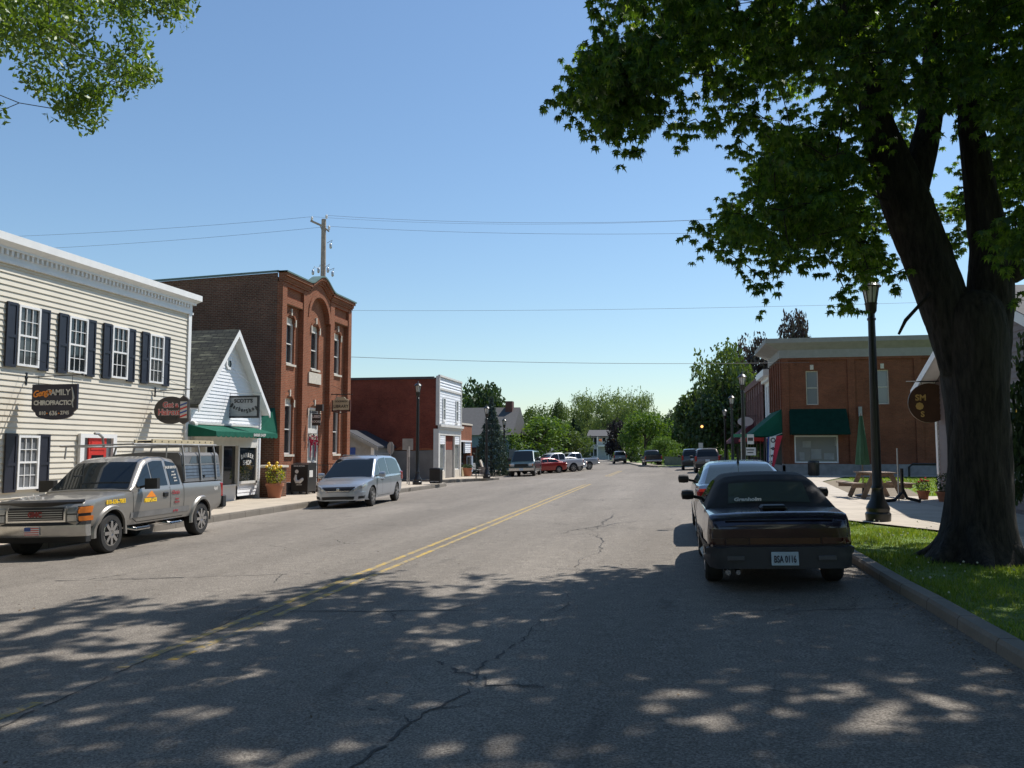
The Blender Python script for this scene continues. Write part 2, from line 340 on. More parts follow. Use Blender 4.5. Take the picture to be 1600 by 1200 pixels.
BOUGHS_MAPLE = '511,1396,743,36;376,1316,949,51;550,1320,694,41;221,1128,782,37;421,1129,803,45;510,1390,865,35;348,1519,1074,45;352,1166,780,44;-75,1366,829,38;483,1306,947,48;581,1545,1103,49;173,1307,836,51;78,963,718,39;-21,993,745,49;547,1411,1028,36;198,1057,708,49;57,997,725,30;6,1581,1098,50;264,1453,945,49;502,1514,933,45;-28,1080,861,31;26,1556,952,38;162,1442,968,47;697,1563,996,38;638,1664,1132,41;402,1240,787,41;322,1417,904,46;277,1335,837,44;52,1416,903,34;253,1304,829,36;141,1612,1230,38;734,1670,1189,39;529,1475,989,41;-85,1492,855,41;178,1228,865,31;57,1000,797,42;-58,1584,1091,32;535,1228,714,41;268,1274,957,46;402,1251,924,39;186,1520,881,37;274,1413,878,42;466,1252,891,50;588,1411,1026,35;0,971,740,32;-30,1513,1143,35;33,1352,998,35;94,1642,918,43;350,1221,885,41;510,1211,743,45;533,1447,968,43;-87,1286,793,41;72,1010,792,37;287,1624,1145,49;-56,1386,1053,48;-1,1323,916,47;263,1161,766,44;2,1188,958,37;247,1477,1091,48;-82,1263,941,39;-17,1045,734,51;519,1327,703,47;133,1045,740,31;503,1696,1187,42;201,1177,916,46;135,1132,828,42;568,1466,782,42;436,1333,859,49;701,1658,1158,35;229,1071,643,41;656,1617,1041,40;738,1650,1029,32;121,1246,972,39;46,1421,967,43;269,1568,1145,38;170,1398,899,39;598,1368,863,40;123,1216,821,32;661,1571,1111,39;188,994,640,41;166,979,710,30;228,1219,824,33;167,1538,896,47;422,1644,1131,52;98,1009,714,47;449,1599,1113,42;480,1108,620,35;477,1269,902,31;267,1096,702,48;268,1450,879,35;513,1385,902,33;61,1453,966,40;289,1277,731,30;306,1076,728,41;326,1600,857,49;-45,969,631,37;-45,1153,754,42;29,1567,1059,43;308,1683,923,37;-54,1043,832,39;361,1090,639,34;217,1187,777,42;367,1428,973,47;110,1057,749,36;522,1592,931,34;159,1561,951,42;692,1632,1148,31;526,1371,774,40;80,1488,1074,43;215,1064,704,32;41,1353,1045,30;274,1651,1128,37;184,1012,711,32;152,1280,774,41;445,1102,759,45;167,1476,981,48;123,989,747,40;532,1531,956,31;325,1018,613,38;439,1581,1151,51;566,1590,909,51;692,1521,993,32;26,1191,843,45;699,1615,1141,47;232,1305,1007,42;8,1243,803,46;2,1570,1027,43;492,1133,653,44;77,1338,995,42;664,1711,857,32;242,1139,827,45;498,1497,1033,35;573,1380,898,34;266,1533,1073,33;351,1637,1061,44;249,1066,842,43;267,1564,991,44;486,1124,668,44;236,1530,987,42;429,1528,971,34;710,1706,842,51;607,1687,1119,48;300,1669,1245,35;-18,1530,967,36;328,1416,870,48;460,1283,908,52;488,1259,787,50;81,1367,915,47;361,1158,696,37;567,1678,973,32;460,1166,780,42;45,1334,1032,43;383,1695,931,42;481,1303,916,45;411,1152,749,45;322,1469,824,47;586,1571,882,35;-57,1553,1023,36;440,1281,741,45;537,1228,886,39;8,1448,994,49;483,1668,994,34;522,1686,1082,34;276,1093,684,44;477,1180,896,32;533,1411,758,31;316,1195,692,50;640,1612,980,50;490,1158,826,44;207,1242,954,51;358,1144,871,39;549,1236,778,35;40,1100,751,32;551,1459,832,36;47,1023,745,39;-113,1606,902,32;568,1604,835,37;373,1696,1237,46;177,1379,898,38;295,1324,871,30;86,995,717,30;272,1028,635,41;135,1266,962,37;728,1715,992,40;72,1525,1027,39;333,1154,886,52;3,959,798,32;208,1588,943,52;130,1246,832,40;627,1574,993,49;144,1036,772,45;445,1221,737,45;665,1487,979,40;116,1483,819,32;497,1294,867,40;199,1500,993,37;-17,1362,829,44;170,1535,908,36;280,1047,720,36;530,1352,975,45;191,1369,853,33;462,1701,1005,33;609,1451,934,44;373,1583,1021,47;237,1654,914,44;58,1252,799,34;147,1403,862,47;94,1311,826,32;552,1383,815,41;281,1351,908,48;361,1082,672,38;104,1449,982,39;413,1273,922,47;195,1274,835,32;395,1163,797,35;292,1416,1073,30;468,1691,1168,44;229,1178,926,36;621,1415,863,40;132,1291,786,42;359,1136,701,50;-20,1569,981,52;148,1418,894,35;157,1119,726,47;493,1360,856,32;340,1659,1073,31;315,1507,1042,37;160,1336,914,48;428,1232,805,51;393,1162,821,46;406,1394,848,36;737,1713,1009,48;381,1116,851,38;41,1039,701,47;382,1583,933,37;444,1445,982,47;539,1599,855,39;428,1268,817,40;412,1470,889,39;377,1142,885,31;452,1260,716,34;47,1047,705,31;-54,1574,933,50;428,1531,965,49;163,1342,853,30;668,1671,829,34;35,1158,796,33;-21,1552,1004,31;441,1316,798,51;-79,1505,945,50;-68,1098,748,38;-75,1602,1253,38;280,1617,917,48;507,1490,829,51;-1,1154,797,40;460,1344,729,32;-3,1396,862,47;141,1172,756,46;-68,1539,1050,45;214,1065,732,31;611,1468,1020,35;107,1057,835,37;359,1297,888,49;280,1098,797,52;289,1284,761,38;39,1525,986,31;246,1103,724,31;340,1521,986,43;172,1405,858,36;477,1153,790,35;67,1146,699,50;-63,1420,979,51;482,1257,854,31;-10,1397,1100,31;254,1104,794,50;58,1005,647,33;471,1066,691,42;485,1290,953,40;338,1073,687,36;157,1327,867,40;405,1310,854,32;476,1104,692,36;258,1007,660,50;-6,1091,727,45;462,1218,811,30;123,1213,937,45;590,1382,935,41;-9,1423,1125,37;7,1181,758,37;481,1475,945,47;40,960,771,30;29,958,756,44;149,1567,1181,48;305,1366,761,35;235,1310,943,40;548,1306,942,41;380,1545,1063,46;121,1284,838,47;128,1556,951,32;512,1200,676,30;296,1510,605,33;251,1266,574,30;298,1425,672,21;281,1381,536,20;173,1429,673,34;195,1269,554,34;133,1489,574,22;247,1225,500,37;391,1619,660,26;252,1280,548,27;181,1339,616,30;231,1365,680,28;82,1046,449,21;152,1307,705,21;149,1096,486,35;196,1211,506,35;169,1414,648,35;189,1405,534,24;189,1281,677,29;225,1303,618,25;118,1207,502,30;191,1272,578,22;218,1063,560,20;228,1394,564,25;204,1037,459,35;242,1400,683,25;169,1206,489,30;223,1399,550,27;168,1017,494,26;228,1233,639,29;158,1064,500,26;330,1516,548,24;146,1364,663,29;209,1405,661,30;336,1637,677,37;84,1280,525,23;272,1408,665,36;142,1170,624,25;281,1400,574,37;366,1597,555,26;158,1177,504,31;90,1223,523,31;209,1239,519,20;120,1119,555,21;95,1377,600,21;121,1218,564,25;191,1256,637,31;154,1460,598,21;233,1251,567,21;153,1230,616,25;297,1406,523,33;158,1291,572,24;227,1493,589,34;355,1491,537,30;250,1392,584,24;151,1036,573,30;290,1402,495,28;351,1647,668,20;333,1450,538,29;335,1618,670,25;139,1014,438,21;195,1287,644,29;206,1129,486,35;403,1706,692,21;385,1549,689,23;280,1415,674,38;85,1184,527,21;151,1085,451,28;205,1335,553,33;212,1151,570,30;197,1185,558,21;197,1329,609,31;136,1164,465,22;85,1005,461,34;220,1291,514,31;153,1312,616,31;187,1278,607,37;316,1407,529,26;77,1056,475,24;215,1108,576,21;307,1408,657,32;201,1187,617,22;333,1572,641,22;135,1285,596,21;225,1513,739,26;253,1372,560,32;151,1398,537,22;248,1442,704,27;136,1159,581,25;165,1327,598,22;296,1426,574,23;384,1671,725,31;105,1317,590,36;267,1489,600,36;356,1568,625,38;370,1665,755,27;234,1505,667,27;164,1007,484,24;135,1020,481,38;343,1516,721,29;77,1190,527,28;249,1219,565,29;389,1678,710,24;257,1347,679,36;307,1510,591,20;96,1304,569,27;305,1462,545,38;182,1086,511,26;236,1243,604,23;191,1132,496,27;361,1597,550,32;333,1519,521,23;171,1020,526,23;115,1491,584,32;107,1178,516,24;322,1539,556,23;387,1630,616,26;310,1504,575,26;189,1391,589,25;189,1208,544,27;122,1370,558,22;73,1047,476,26;165,1232,607,28;343,1623,645,35;207,1178,527,28;160,1338,692,32;375,1693,624,22;222,1183,579,21;209,1439,608,25;178,1371,658,30;325,1475,674,24;225,1436,548,25;118,1002,535,30;233,1414,663,36;184,1329,694,28;131,1385,550,29;176,1124,575,24;203,1262,637,24;262,1507,692,37;168,1056,517,35;183,1239,653,23;290,1464,634,23;191,1047,551,31;189,1048,513,29;130,1046,514,21;161,1286,557,23;165,1039,482,21;381,1606,546,25;163,1436,739,20;189,1207,549,27;238,1358,565,27;185,1198,612,35;372,1613,551,20;183,1186,623,22;101,1270,521,22;144,1336,574,36;347,1597,620,28;354,1558,538,36;336,1410,653,26;192,1221,539,26;114,1089,536,22;260,1304,640,35;320,1455,591,36;167,1439,523,26;310,1480,716,22;413,984,411,41;497,1185,612,49;541,1480,709,37;534,1444,669,32;504,1151,447,34;554,1266,646,50;617,1601,590,40;524,1349,691,40;619,1654,714,45;596,1467,683,49;573,1684,704,45;711,1658,772,51;534,1341,668,37;770,1709,881,33;493,1181,538,38;677,1640,582,49;680,1538,753,43;468,1086,550,36;554,1314,585,43;401,961,464,38;654,1736,893,47;580,1426,728,31;459,1214,685,31;597,1486,606,30;556,1295,600,41;696,1746,732,41;619,1657,696,49;453,1089,619,38;587,1698,774,48;574,1635,725,42;374,923,451,36;640,1732,674,52;524,1496,792,38;550,1301,571,50;568,1612,754,33;384,943,447,49;646,1736,690,39;554,1271,625,36;504,1454,738,31;562,1626,681,41;710,1704,761,45;647,1727,739,44;426,1106,463,41;380,893,540,44;500,1179,478,41;453,1053,585,34;570,1590,691,32;777,1725,764,35;494,1246,529,40;585,1483,563,50;425,1016,392,39;768,1774,854,50;535,1369,684,50;617,1651,678,50;705,1622,724,36;599,1699,692,42;391,982,440,48;624,1613,792,33;442,1086,585,52;556,1484,747,38;671,1673,876,43;505,1425,775,35;614,1442,488,43;361,917,550,32;642,1732,703,37;412,1062,549,48;584,1428,627,37;654,1682,624,51;519,1266,690,43;597,1540,801,36;629,1544,562,41;702,1730,598,36;709,1684,862,45;407,1114,633,32;523,1530,631,34;637,1743,774,49;443,1165,479,37;489,1125,571,36;681,1646,808,34;674,1583,619,39;-66,1191,731,32;-74,1189,722,31;-42,1184,756,40;-22,958,628,45;-62,1030,680,33;-41,1026,677,36;-71,980,625,36;-52,1110,667,50;-75,1081,714,37;-100,1034,653,35;-96,1011,679,42;-53,909,631,40;-24,938,605,44;-32,1117,670,31;-16,916,647,31;-73,1001,667,31;-80,1088,740,47;-22,940,594,36;-73,912,648,51;-45,1071,717,37;-57,919,613,32;-84,1108,748,45;-114,1127,723,30;-70,1151,714,48;-103,1095,689,34;-64,951,598,46;-28,1077,698,42;-15,966,622,35;-38,1119,656,41;-66,1145,710,33;-73,996,668,36;-41,943,602,30;515,1687,596,40;560,1696,611,36;482,1473,589,43;125,1144,420,26;140,1198,444,18;229,1164,411,24;275,1275,454,20;290,1227,450,17;290,1277,478,24;55,1131,474,19;80,1135,456,17;38,1127,503,21;179,1256,473,22;207,1160,462,24;326,1284,454,24;332,1591,501,20;-128,1045,653,25;-112,1048,663,24;-83,1053,626,19;-70,1107,640,17;-49,1111,645,22;29,1177,660,18;11,1173,646,22;49,1231,676,24;73,1236,681,18;424,1609,669,20;449,1664,647,20;242,1268,412,21;202,1439,741,31;312,1616,826,24;153,1477,697,37;256,1427,727,27;226,1328,657,32;206,1414,658,29;128,1103,566,29;172,1434,736,36;227,1210,668,28;212,1133,557,37;309,1625,767,33;201,1140,598,30;146,1217,671,22;226,1468,685,28;191,1298,613,37;193,1401,752,28;172,1519,733,34;250,1158,647,39;255,1496,740,33;176,1139,610,26;203,1385,647,33;99,1152,660,39;225,1617,738,39;261,1190,578,30;208,1187,642,27;126,1333,732,22;168,1396,652,32;268,1325,706,40;124,1414,714,29;272,1537,809,29;508,1679,885,26;467,1775,892,44;442,1713,837,32;457,1670,710,36;436,1581,657,27;483,1699,656,27;431,1569,641,30;468,1633,789,34;456,1553,868,29;503,1803,825,29;401,1564,693,32;501,1635,909,30;519,1759,936,37;496,1569,620,28;433,1557,826,35;439,1608,728,32;440,1586,898,42;547,1729,683,29;507,1759,1012,26;488,1745,837,32;460,1659,682,43;444,1641,897,33;447,1690,794,35;466,1569,886,27;490,1588,856,44;599,1836,720,41'
SHADE_MAPLE = '1274,1345,1258,60;600,962,1485,57;291,662,912,79;310,809,1296,85;239,941,1215,81;1129,1283,1637,68;876,1187,1038,62;1009,1443,1137,71;1391,1047,1061,70;1223,1057,1557,64;930,1122,997,64;189,1448,1306,77;57,1518,1274,64;1225,1746,1292,73;1165,1175,939,71;910,1566,1118,63;1010,1011,1505,60;1268,1520,1045,71;799,1505,1610,68;926,1203,1676,64;1056,1747,1648,61;-379,1436,1357,78;1280,1291,1547,75;57,1530,1328,68;479,1043,1159,69;29,1155,1624,79;81,870,902,65;929,1446,1589,72;589,998,1137,63;790,1263,1291,56;561,1248,1161,80;-110,1497,1232,64;187,1405,1295,73;1392,1325,1546,74;-224,975,1110,81;338,1121,1096,69;1232,967,944,71;1415,1772,1491,58;1441,1095,1334,80;560,1018,1352,60;-21,1169,1299,57;1576,1319,1624,58;583,874,1424,71;618,757,976,78;1445,1673,1204,78;1280,1593,1552,84;405,1485,1607,57;1169,1545,1652,77;672,1150,1269,66;236,1092,1012,68;688,1559,1244,72;1330,830,1192,70;1392,889,1442,83;1383,1254,1615,73;516,1043,1128,79;290,1217,1639,80;1115,933,1208,55;1429,1030,1196,63;1483,1018,1680,85;191,1083,1035,74;743,1174,1627,76;1091,1165,1410,73;774,1130,1251,75;1033,1045,1449,73;1308,1574,1292,73;47,1157,1107,68;1130,1085,1254,75;63,1078,1259,60;20,810,1193,78;70,1246,1558,67;944,916,1353,71;1332,1406,1314,81;394,1083,1617,69;1373,1112,1546,70;1078,1130,1344,74;890,1491,1299,70;565,1143,1512,70;1300,1884,1511,64;-44,1510,1272,59;1120,1571,1196,61;-133,679,867,77;1502,1519,1546,81;836,1616,1199,78;378,949,1605,59;-417,1276,1287,77;351,1298,1058,82;1091,1662,1664,80;-400,1075,1214,81;785,738,1054,82;709,1286,1186,60;161,631,881,63;-123,1194,1052,62;1390,1402,1202,64;1398,1547,1086,58;1510,1628,1471,83;855,1165,1490,62;939,664,995,71;-266,1051,1075,70;1334,804,1111,71;1162,1302,1590,80;839,1463,1147,55;1265,1098,1507,60;1237,1552,915,64;747,1124,1243,66;871,1103,1352,59;-358,1354,1526,65;794,1727,1612,62;-381,904,1363,69;52,1080,1234,69;638,867,1268,59;599,1576,1195,70;1447,1580,1538,73;848,1366,921,79;867,1250,1561,63;1171,1700,1699,61;475,1588,1523,74;1000,1016,904,81;-215,1071,1129,56;-346,1119,1562,74;884,773,1175,64;669,1926,1686,56;984,1086,1454,71;-59,1033,1106,70;-251,1114,1674,67;737,1434,1260,64;668,1386,1395,79;912,1385,1263,77;204,1605,1260,59;626,1036,1081,62;1022,1124,1059,71;621,1372,1398,61;726,1326,1098,76;-17,1311,1578,84;140,1344,1317,77;627,1272,1107,61;-450,1251,1171,77;790,1730,1389,56;982,1210,1221,63;623,1137,973,65;1258,845,1359,60;598,953,1308,83;686,1345,1193,65;1474,1454,1315,78;1475,1550,1663,85;211,906,1369,61;-347,880,1349,73;240,816,908,74;585,1717,1315,80;778,1348,1237,72;-395,1498,1527,61;1375,1331,1153,60;1298,953,1473,65;165,1260,1438,75;871,1421,1002,72;1225,1709,1605,56;1329,1055,1132,58;134,1667,1605,79;397,1153,1540,65;900,706,855,72;19,1181,1296,55;527,1084,1668,57;1238,1300,1301,57;461,1257,1436,71;759,1306,1088,75;1140,1027,968,83;1071,1882,1617,82;95,1531,1230,77;2,1110,1048,72;1106,1706,1449,59;-279,813,954,59;-53,1411,1646,63;1097,1819,1629,81;695,1516,1518,85;372,1405,1536,77;-115,1054,1369,56;-204,1544,1427,74;320,1353,1563,56;411,1034,1622,84;758,1034,1239,71;1416,1792,1685,81;-242,1336,1451,74;517,1641,1645,62;92,886,1197,82;1485,1658,1617,58;274,1193,1130,79;1133,1370,1184,77;-332,1216,1671,76;834,1219,1131,74;-145,1564,1381,57;1268,1523,1676,79;85,937,1206,73;1240,1615,1240,74;-230,1254,1105,75;750,1199,1625,76;1115,1458,1520,83;1331,1051,1093,80;757,684,1046,72;1266,1304,1544,64;10,1539,1299,68;580,1334,1047,77;-64,1431,1427,81;102,1545,1281,71;675,1050,1275,79;1127,1245,1305,82;212,728,953,83;-95,1093,1682,75;1084,1820,1569,76;170,1282,1416,66;877,1262,1197,61;637,880,1125,63;-265,693,982,56;-326,1133,1673,71;1484,1242,1495,67;597,1455,1358,73;-228,1092,1558,64;1036,1595,1692,74;324,1603,1352,81;1419,1078,1131,58;490,1295,1596,84;1200,758,1205,78;1001,1525,933,70;1334,1569,1674,65;-214,896,884,68;703,886,1451,79;-414,1179,1449,77;531,954,1121,71;-223,910,1386,57;985,1488,1068,71;778,1082,921,74;-104,1212,1157,67;540,1862,1494,77;-136,1353,1205,63;525,1761,1348,64;-61,957,1580,70;1009,1446,1272,60;1312,1394,1639,67;1398,921,1190,75;1462,1488,1290,81;448,1678,1538,64;80,1328,1402,60;241,1110,1259,74;956,929,1272,58;289,1257,1602,69;228,814,1235,84;852,1302,986,63;1335,1732,1366,59;1466,1120,1418,68;945,947,864,76;1075,1175,931,76;1220,1592,999,64;643,1133,1414,75;1599,1082,1565,81;522,965,1391,71;1383,698,1074,56;123,1307,1618,58;706,721,914,59;531,929,1397,73;-4,821,1141,66;1342,1145,1230,71;-124,1025,1628,59;241,869,1100,76;573,1551,1227,76;1090,705,887,72;425,1234,1113,84;1098,1037,1113,76;821,1385,1387,60;-352,1314,1394,60;811,1064,1487,63;631,1851,1454,75;598,736,1022,56;594,1029,1027,72;1058,887,1084,76;17,984,1275,56;-407,1285,1516,61;449,957,1609,79;1180,1622,995,70;-129,1291,1637,75;601,1646,1400,84;1411,1802,1413,61;806,944,1397,71;-370,1091,1316,82;989,1110,1158,57;1343,1958,1658,59;681,1765,1411,77;1114,1681,1323,62;326,1298,1061,59;528,1326,1597,72;742,1666,1435,70;1055,1158,1411,59;-273,801,1293,57;97,983,1105,58;574,1164,1476,79;1428,1192,1345,66;735,1500,870,68;1085,968,1089,58;588,1733,1276,66;1214,1007,1319,63;895,1204,1451,70;246,1266,1383,67;240,1148,1546,68;733,1014,1292,79;61,1355,1586,72;-199,934,1543,68;387,938,862,84;1305,1345,868,62;1146,1326,1458,65;1182,1713,1173,77;107,1093,1680,83;753,1655,1319,58;840,1002,866,84;458,1791,1622,56;1371,1079,1360,64;136,1687,1526,80;884,1151,1684,75;978,1621,1121,74;764,1008,1449,81;1413,1856,1463,63;640,1080,1671,69;1114,1262,1010,75;1626,1235,1680,72;-148,968,1224,69;185,1066,1642,67;-368,1104,1164,83;1413,728,1125,78;656,1376,1518,70;525,1808,1446,74;1283,686,927,85;988,1034,1170,65;1228,836,1038,75;610,1011,934,74;974,1274,889,79;750,1601,1260,57;770,708,1121,75;1233,1848,1552,59;715,1201,865,81;17,1637,1531,71;-141,1261,1667,84;661,1138,1124,80;1442,1479,1397,71;1390,1727,1636,85;648,1185,1472,57;1164,1231,1633,64;540,1314,1592,59;1402,1705,1146,81;771,1634,1321,58;1033,1412,923,59;709,960,1484,57;1221,1442,1248,69;592,1388,1555,67;-99,1387,1616,63;591,1378,1601,64;1412,1204,1419,55;934,760,857,83;1105,1434,1021,62;986,1409,920,70;858,1151,1480,56;146,850,1129,82;1157,856,1337,83;943,1247,938,76;-391,1222,1391,61;898,1811,1536,73;1183,1253,1043,83;-15,904,957,56;1031,1066,1529,80;-87,1179,1191,67;328,1232,1392,79;76,912,1413,68;1387,1619,1527,66;439,986,1421,60;634,1941,1541,78;605,822,910,65;-100,1115,995,76;-35,1151,1564,79;-176,828,1295,78;1400,894,1351,79;434,953,1243,69;1176,1263,1303,71;614,882,1021,75;241,1099,1472,66;1161,606,913,70;-399,1009,1449,61;847,932,1230,74;889,1570,1291,60;-48,800,956,76;-153,1009,1687,70;592,755,926,85;774,952,1452,60;-297,1277,1318,83;1444,1406,1330,81;-84,1073,1039,67;1468,1193,1425,78;301,1218,1464,71;843,869,950,78;-198,1041,1433,62;615,784,1183,66;-254,1192,1412,75;1413,1062,1140,82;-210,1259,1106,62;913,1529,1600,69;838,1081,930,67;253,1024,1549,60;523,809,1081,63;-84,761,1089,81;772,1553,1326,75;1068,1313,1533,78;679,1706,1353,79;1367,1680,1613,66;1041,1109,1475,67;267,951,1053,77;1226,1904,1616,83;-41,1665,1558,76;1478,1728,1311,78;1493,1725,1414,60;526,1337,1290,61;813,1687,1551,61;995,1024,1260,76;-209,747,1129,85;-100,1350,1506,83;434,1382,1417,78;1574,1399,1654,66;314,1586,1445,68;1007,1613,1104,57;1228,1260,1002,85;761,1847,1630,84;1136,1149,1510,76;-125,1021,1328,73;217,1229,1049,79;1014,954,1533,62;596,910,1169,76'
SHADE_ASH = '-679,652,883,78;-537,620,881,57;-509,891,943,78;-391,723,954,81;-413,664,1023,57;-490,1069,1140,68;-452,941,981,70;-440,897,1163,70;-407,704,1096,71;-550,698,973,78;-585,1114,1089,59'
TOP_MAPLE = '-93,1238,978,82;795,1716,1202,68;912,1260,946,85;205,1693,1505,66;258,852,1493,93;746,1409,1345,80;879,878,1030,69;150,659,1458,89;590,819,1338,86;904,1093,1300,76;405,1606,1263,67;6,1489,1252,89;421,1071,1070,90;44,1021,1209,82;325,983,1254,73;669,1425,1357,70;464,1453,1350,66;817,1730,1418,74;36,726,1577,62;401,955,1344,68;945,2181,1555,89;899,755,1525,85;581,764,922,79;206,1273,1206,67;287,989,1428,68;819,821,1643,62;645,1219,1713,78;473,1326,1212,61;1097,1908,1500,62;83,1088,1355,70;591,1242,1025,77;569,1058,1587,68;474,1516,1364,89;763,1438,1540,86;338,660,937,65;870,1375,1108,63;567,1202,834,88;429,1480,1746,93;188,1491,1215,71;737,911,780,80;-276,1018,1356,73;266,1034,1259,62;1420,1921,1420,83;613,1624,1199,72;1461,586,1357,84;177,942,1394,83;303,915,1755,74;744,1338,839,91;-234,1513,1250,80;-287,641,1043,82;472,732,1489,69;874,1357,1402,62;596,1457,1176,91;-342,1465,1555,88;398,1159,1444,67;487,1294,1596,74;280,1312,1781,61;605,977,1728,88;40,1768,1274,68;1314,1073,1279,61;-150,1035,1902,69;1037,1726,1151,88;800,1257,1572,62;717,1307,1555,74;801,1284,930,94;930,1481,1333,95;491,1194,1376,64;327,1340,1112,84;221,1163,1662,68;494,1394,1486,82'
BOUGHS_ASH = '-968,994,873,43;-838,1051,722,38;-788,1164,904,41;-909,1052,828,38;-811,1103,903,43;-995,1280,1014,29;-891,1223,883,34;-719,1084,870,34;-1084,1183,897,29;-830,1068,772,39;-735,1111,920,37;-1142,1202,976,43;-952,1280,990,36;-848,1018,690,36;-1205,1222,911,43;-942,1168,745,40;-958,1241,966,38;-1099,1134,870,37;-975,1001,884,34;-960,1008,810,45;-933,1150,922,43;-913,1247,923,39;-835,1228,976,36;-918,1289,874,34;-927,1259,978,32;-1188,1192,933,33;-922,1288,863,30;-863,1010,857,46;-909,1012,816,41;-931,1259,833,32;-941,1091,874,38;-1093,1231,846,38;-1049,1191,1004,38;-1042,1089,905,45;-910,1188,841,30;-969,1173,884,45;-1064,1162,987,39;-954,1055,845,29;-836,1035,696,39;-1030,1167,861,38;-935,1122,808,45;-1008,1140,957,42;-993,1050,846,35;-993,1046,903,45;-897,1267,855,31;-808,1199,944,40;-928,1121,904,34;-1138,1159,971,30;-877,1246,990,36;-960,1083,906,44;-783,1148,926,34;-1094,1208,901,45;-995,1144,933,37;-1096,1155,938,34;-906,1274,1019,31;-978,1255,836,42;-988,1194,893,45;-1082,1244,841,34;-834,1064,720,29;-979,1168,956,36;-1044,1208,915,32;-785,1070,755,31;-1180,1180,742,32;-1129,1140,730,32;-1007,1023,695,46'
TOP_ASH = '-1472,681,1107,80;-1526,757,1159,71;-1353,555,1311,80;-738,394,1199,81;-1131,855,972,66;-1504,768,988,78;-1650,208,1409,76;-1405,556,959,65;-1736,569,1310,87;-1019,603,1106,88;-1297,-249,1140,94;-1527,428,1303,86;-1296,825,604,95;-1535,909,991,80;-1270,713,921,65;-1014,554,1490,74;-849,854,1295,85;-597,136,1302,86;-1858,375,941,80;-1841,388,980,81;-772,539,1352,77;-1707,827,1008,93;-916,655,874,64;-1270,840,1478,87;-1348,812,1747,74;-936,506,902,68;-1387,506,1341,80;-1375,577,771,86;-1226,1296,1309,62;-830,905,1095,68;-1299,335,1111,86;-1597,705,1294,63;-1009,569,1178,72;-1657,702,1136,91;-702,310,1180,91;-1570,834,738,94;-1331,901,1102,70;-2189,271,859,81;-1063,430,1120,61;-1385,822,784,85;-1098,1102,1473,69;-539,446,1066,72;-1936,1347,979,93;-1370,1106,1250,80;-1807,473,997,73;-1310,553,652,81;-1367,1007,1313,87;-1694,850,1427,64;-672,721,859,85;-2046,-353,848,89;-1440,831,899,67;-1007,744,1027,87;-1752,1506,1025,89;-1905,529,1069,87;-1330,533,1089,91;-1610,1137,1303,77;-1190,931,1050,81;-1663,1327,796,87;-1412,405,1130,69;-1232,511,1367,91'
# ================================================================ SETTING
def gz(x):
    return float(np.interp(x, [-2000, -60, -16, 2.56, 2.58, 2000], [-.42, -.42, -.36, .23, .36, .36]))
mb = MB(); xs = [-1500, -300, -60, -40, -16, -8, 0, 2.56, 2.62, 12, 60, 300, 1500]; ys = [-60, 0, 30, 60, 100, 300, 1200]
vs = [(x, y, gz(x)) for y in ys for x in xs]; n = len(xs)
mb.add(vs, [(j*n+i, j*n+i+1, (j+1)*n+i+1, (j+1)*n+i) for j in range(len(ys)-1) for i in range(n-1)])
struct(mb.build('ground', MT['grass']))
def sheet(name, polys, zf, mat, up=0.0):
    mb = MB()
    for p in polys: mb.add([(x, y, zf(x)+up) for x, y in p], [tuple(range(len(p)))])
    return struct(mb.build(name, mat))
mb = MB()
def rgrid(xs, ys, xf=lambda x, y: x):
    vs = [(xf(x, y), y, rz(xf(x, y))) for y in ys for x in xs]; n = len(xs)
    mb.add(vs, [(j*n+i, j*n+i+1, (j+1)*n+i+1, (j+1)*n+i) for j in range(len(ys)-1) for i in range(n-1)])
rgrid([-15.9, -13, -8, -4, 0, 2.6], [-12, 0, 10, 25, 50, 80, 88])
# beyond the cross street the road swings left and widens
edges = [(88, -15.9, 2.6), (94, -15.9, -3.3), (110, -16.5, -5.2), (128, -21, -7.3), (150, -34, -10.5), (178, -60, -14), (205, -110, -21), (225, -150, -30)]
vs = []
for y, xl, xr in edges:
    for t in (0, .5, 1): x = xl + (xr-xl)*t; vs.append((x, y, rz(x)))
mb.add(vs, [(j*3+i, j*3+i+1, j*3+i+4, j*3+i+3) for j in range(len(edges)-1) for i in (0, 1)])
mb.add([(2.6, 78, rz(2.6)), (30, 79, .37), (30, 87, .37), (2.6, 88, rz(2.6))], [(0, 1, 2, 3)])
mb.add([(-15.9, 49.6, rz(-15.9)), (-15.9, 53, rz(-15.9)), (-40, 53, -.27), (-40, 49.6, -.27)], [(3, 2, 1, 0)])
struct(mb.build('road', MT['asphalt']))
# yellow centre lines, worn, and a faint white stop bar
mb = MB()
def strip(pts, wd, up=.004):
    for (x0, y0), (x1, y1) in zip(pts, pts[1:]):
        d = Vector((x1-x0, y1-y0, 0)).normalized(); nn = Vector((-d.y, d.x, 0))*wd/2
        q = [(x0-nn.x, y0-nn.y), (x0+nn.x, y0+nn.y), (x1+nn.x, y1+nn.y), (x1-nn.x, y1-nn.y)]
        mb.add([(a, b, rz(a)+up) for a, b in q], [(0, 3, 2, 1)])
for a, b in ((3.2, 5.6), (6.6, 30), (30, 46.2), (60, 76)):
    strip([(-4.71, a), (-4.70, (a+b)/2), (-4.68, b)], .11)
for a, b in ((6.9, 8.6), (8.9, 30), (30, 46), (59.5, 75.5)):
    strip([(-4.42, a), (-4.42, b)], .10)
struct(mb.build('road_centre_line', MT['yellow']))
mb = MB(); strip([(-9.8, 57.6), (-5.6, 54.6)], .35)
struct(mb.build('stop_bar', P('worn_white_paint', (.36, .35, .33), .8, var=.3, scale=12)))
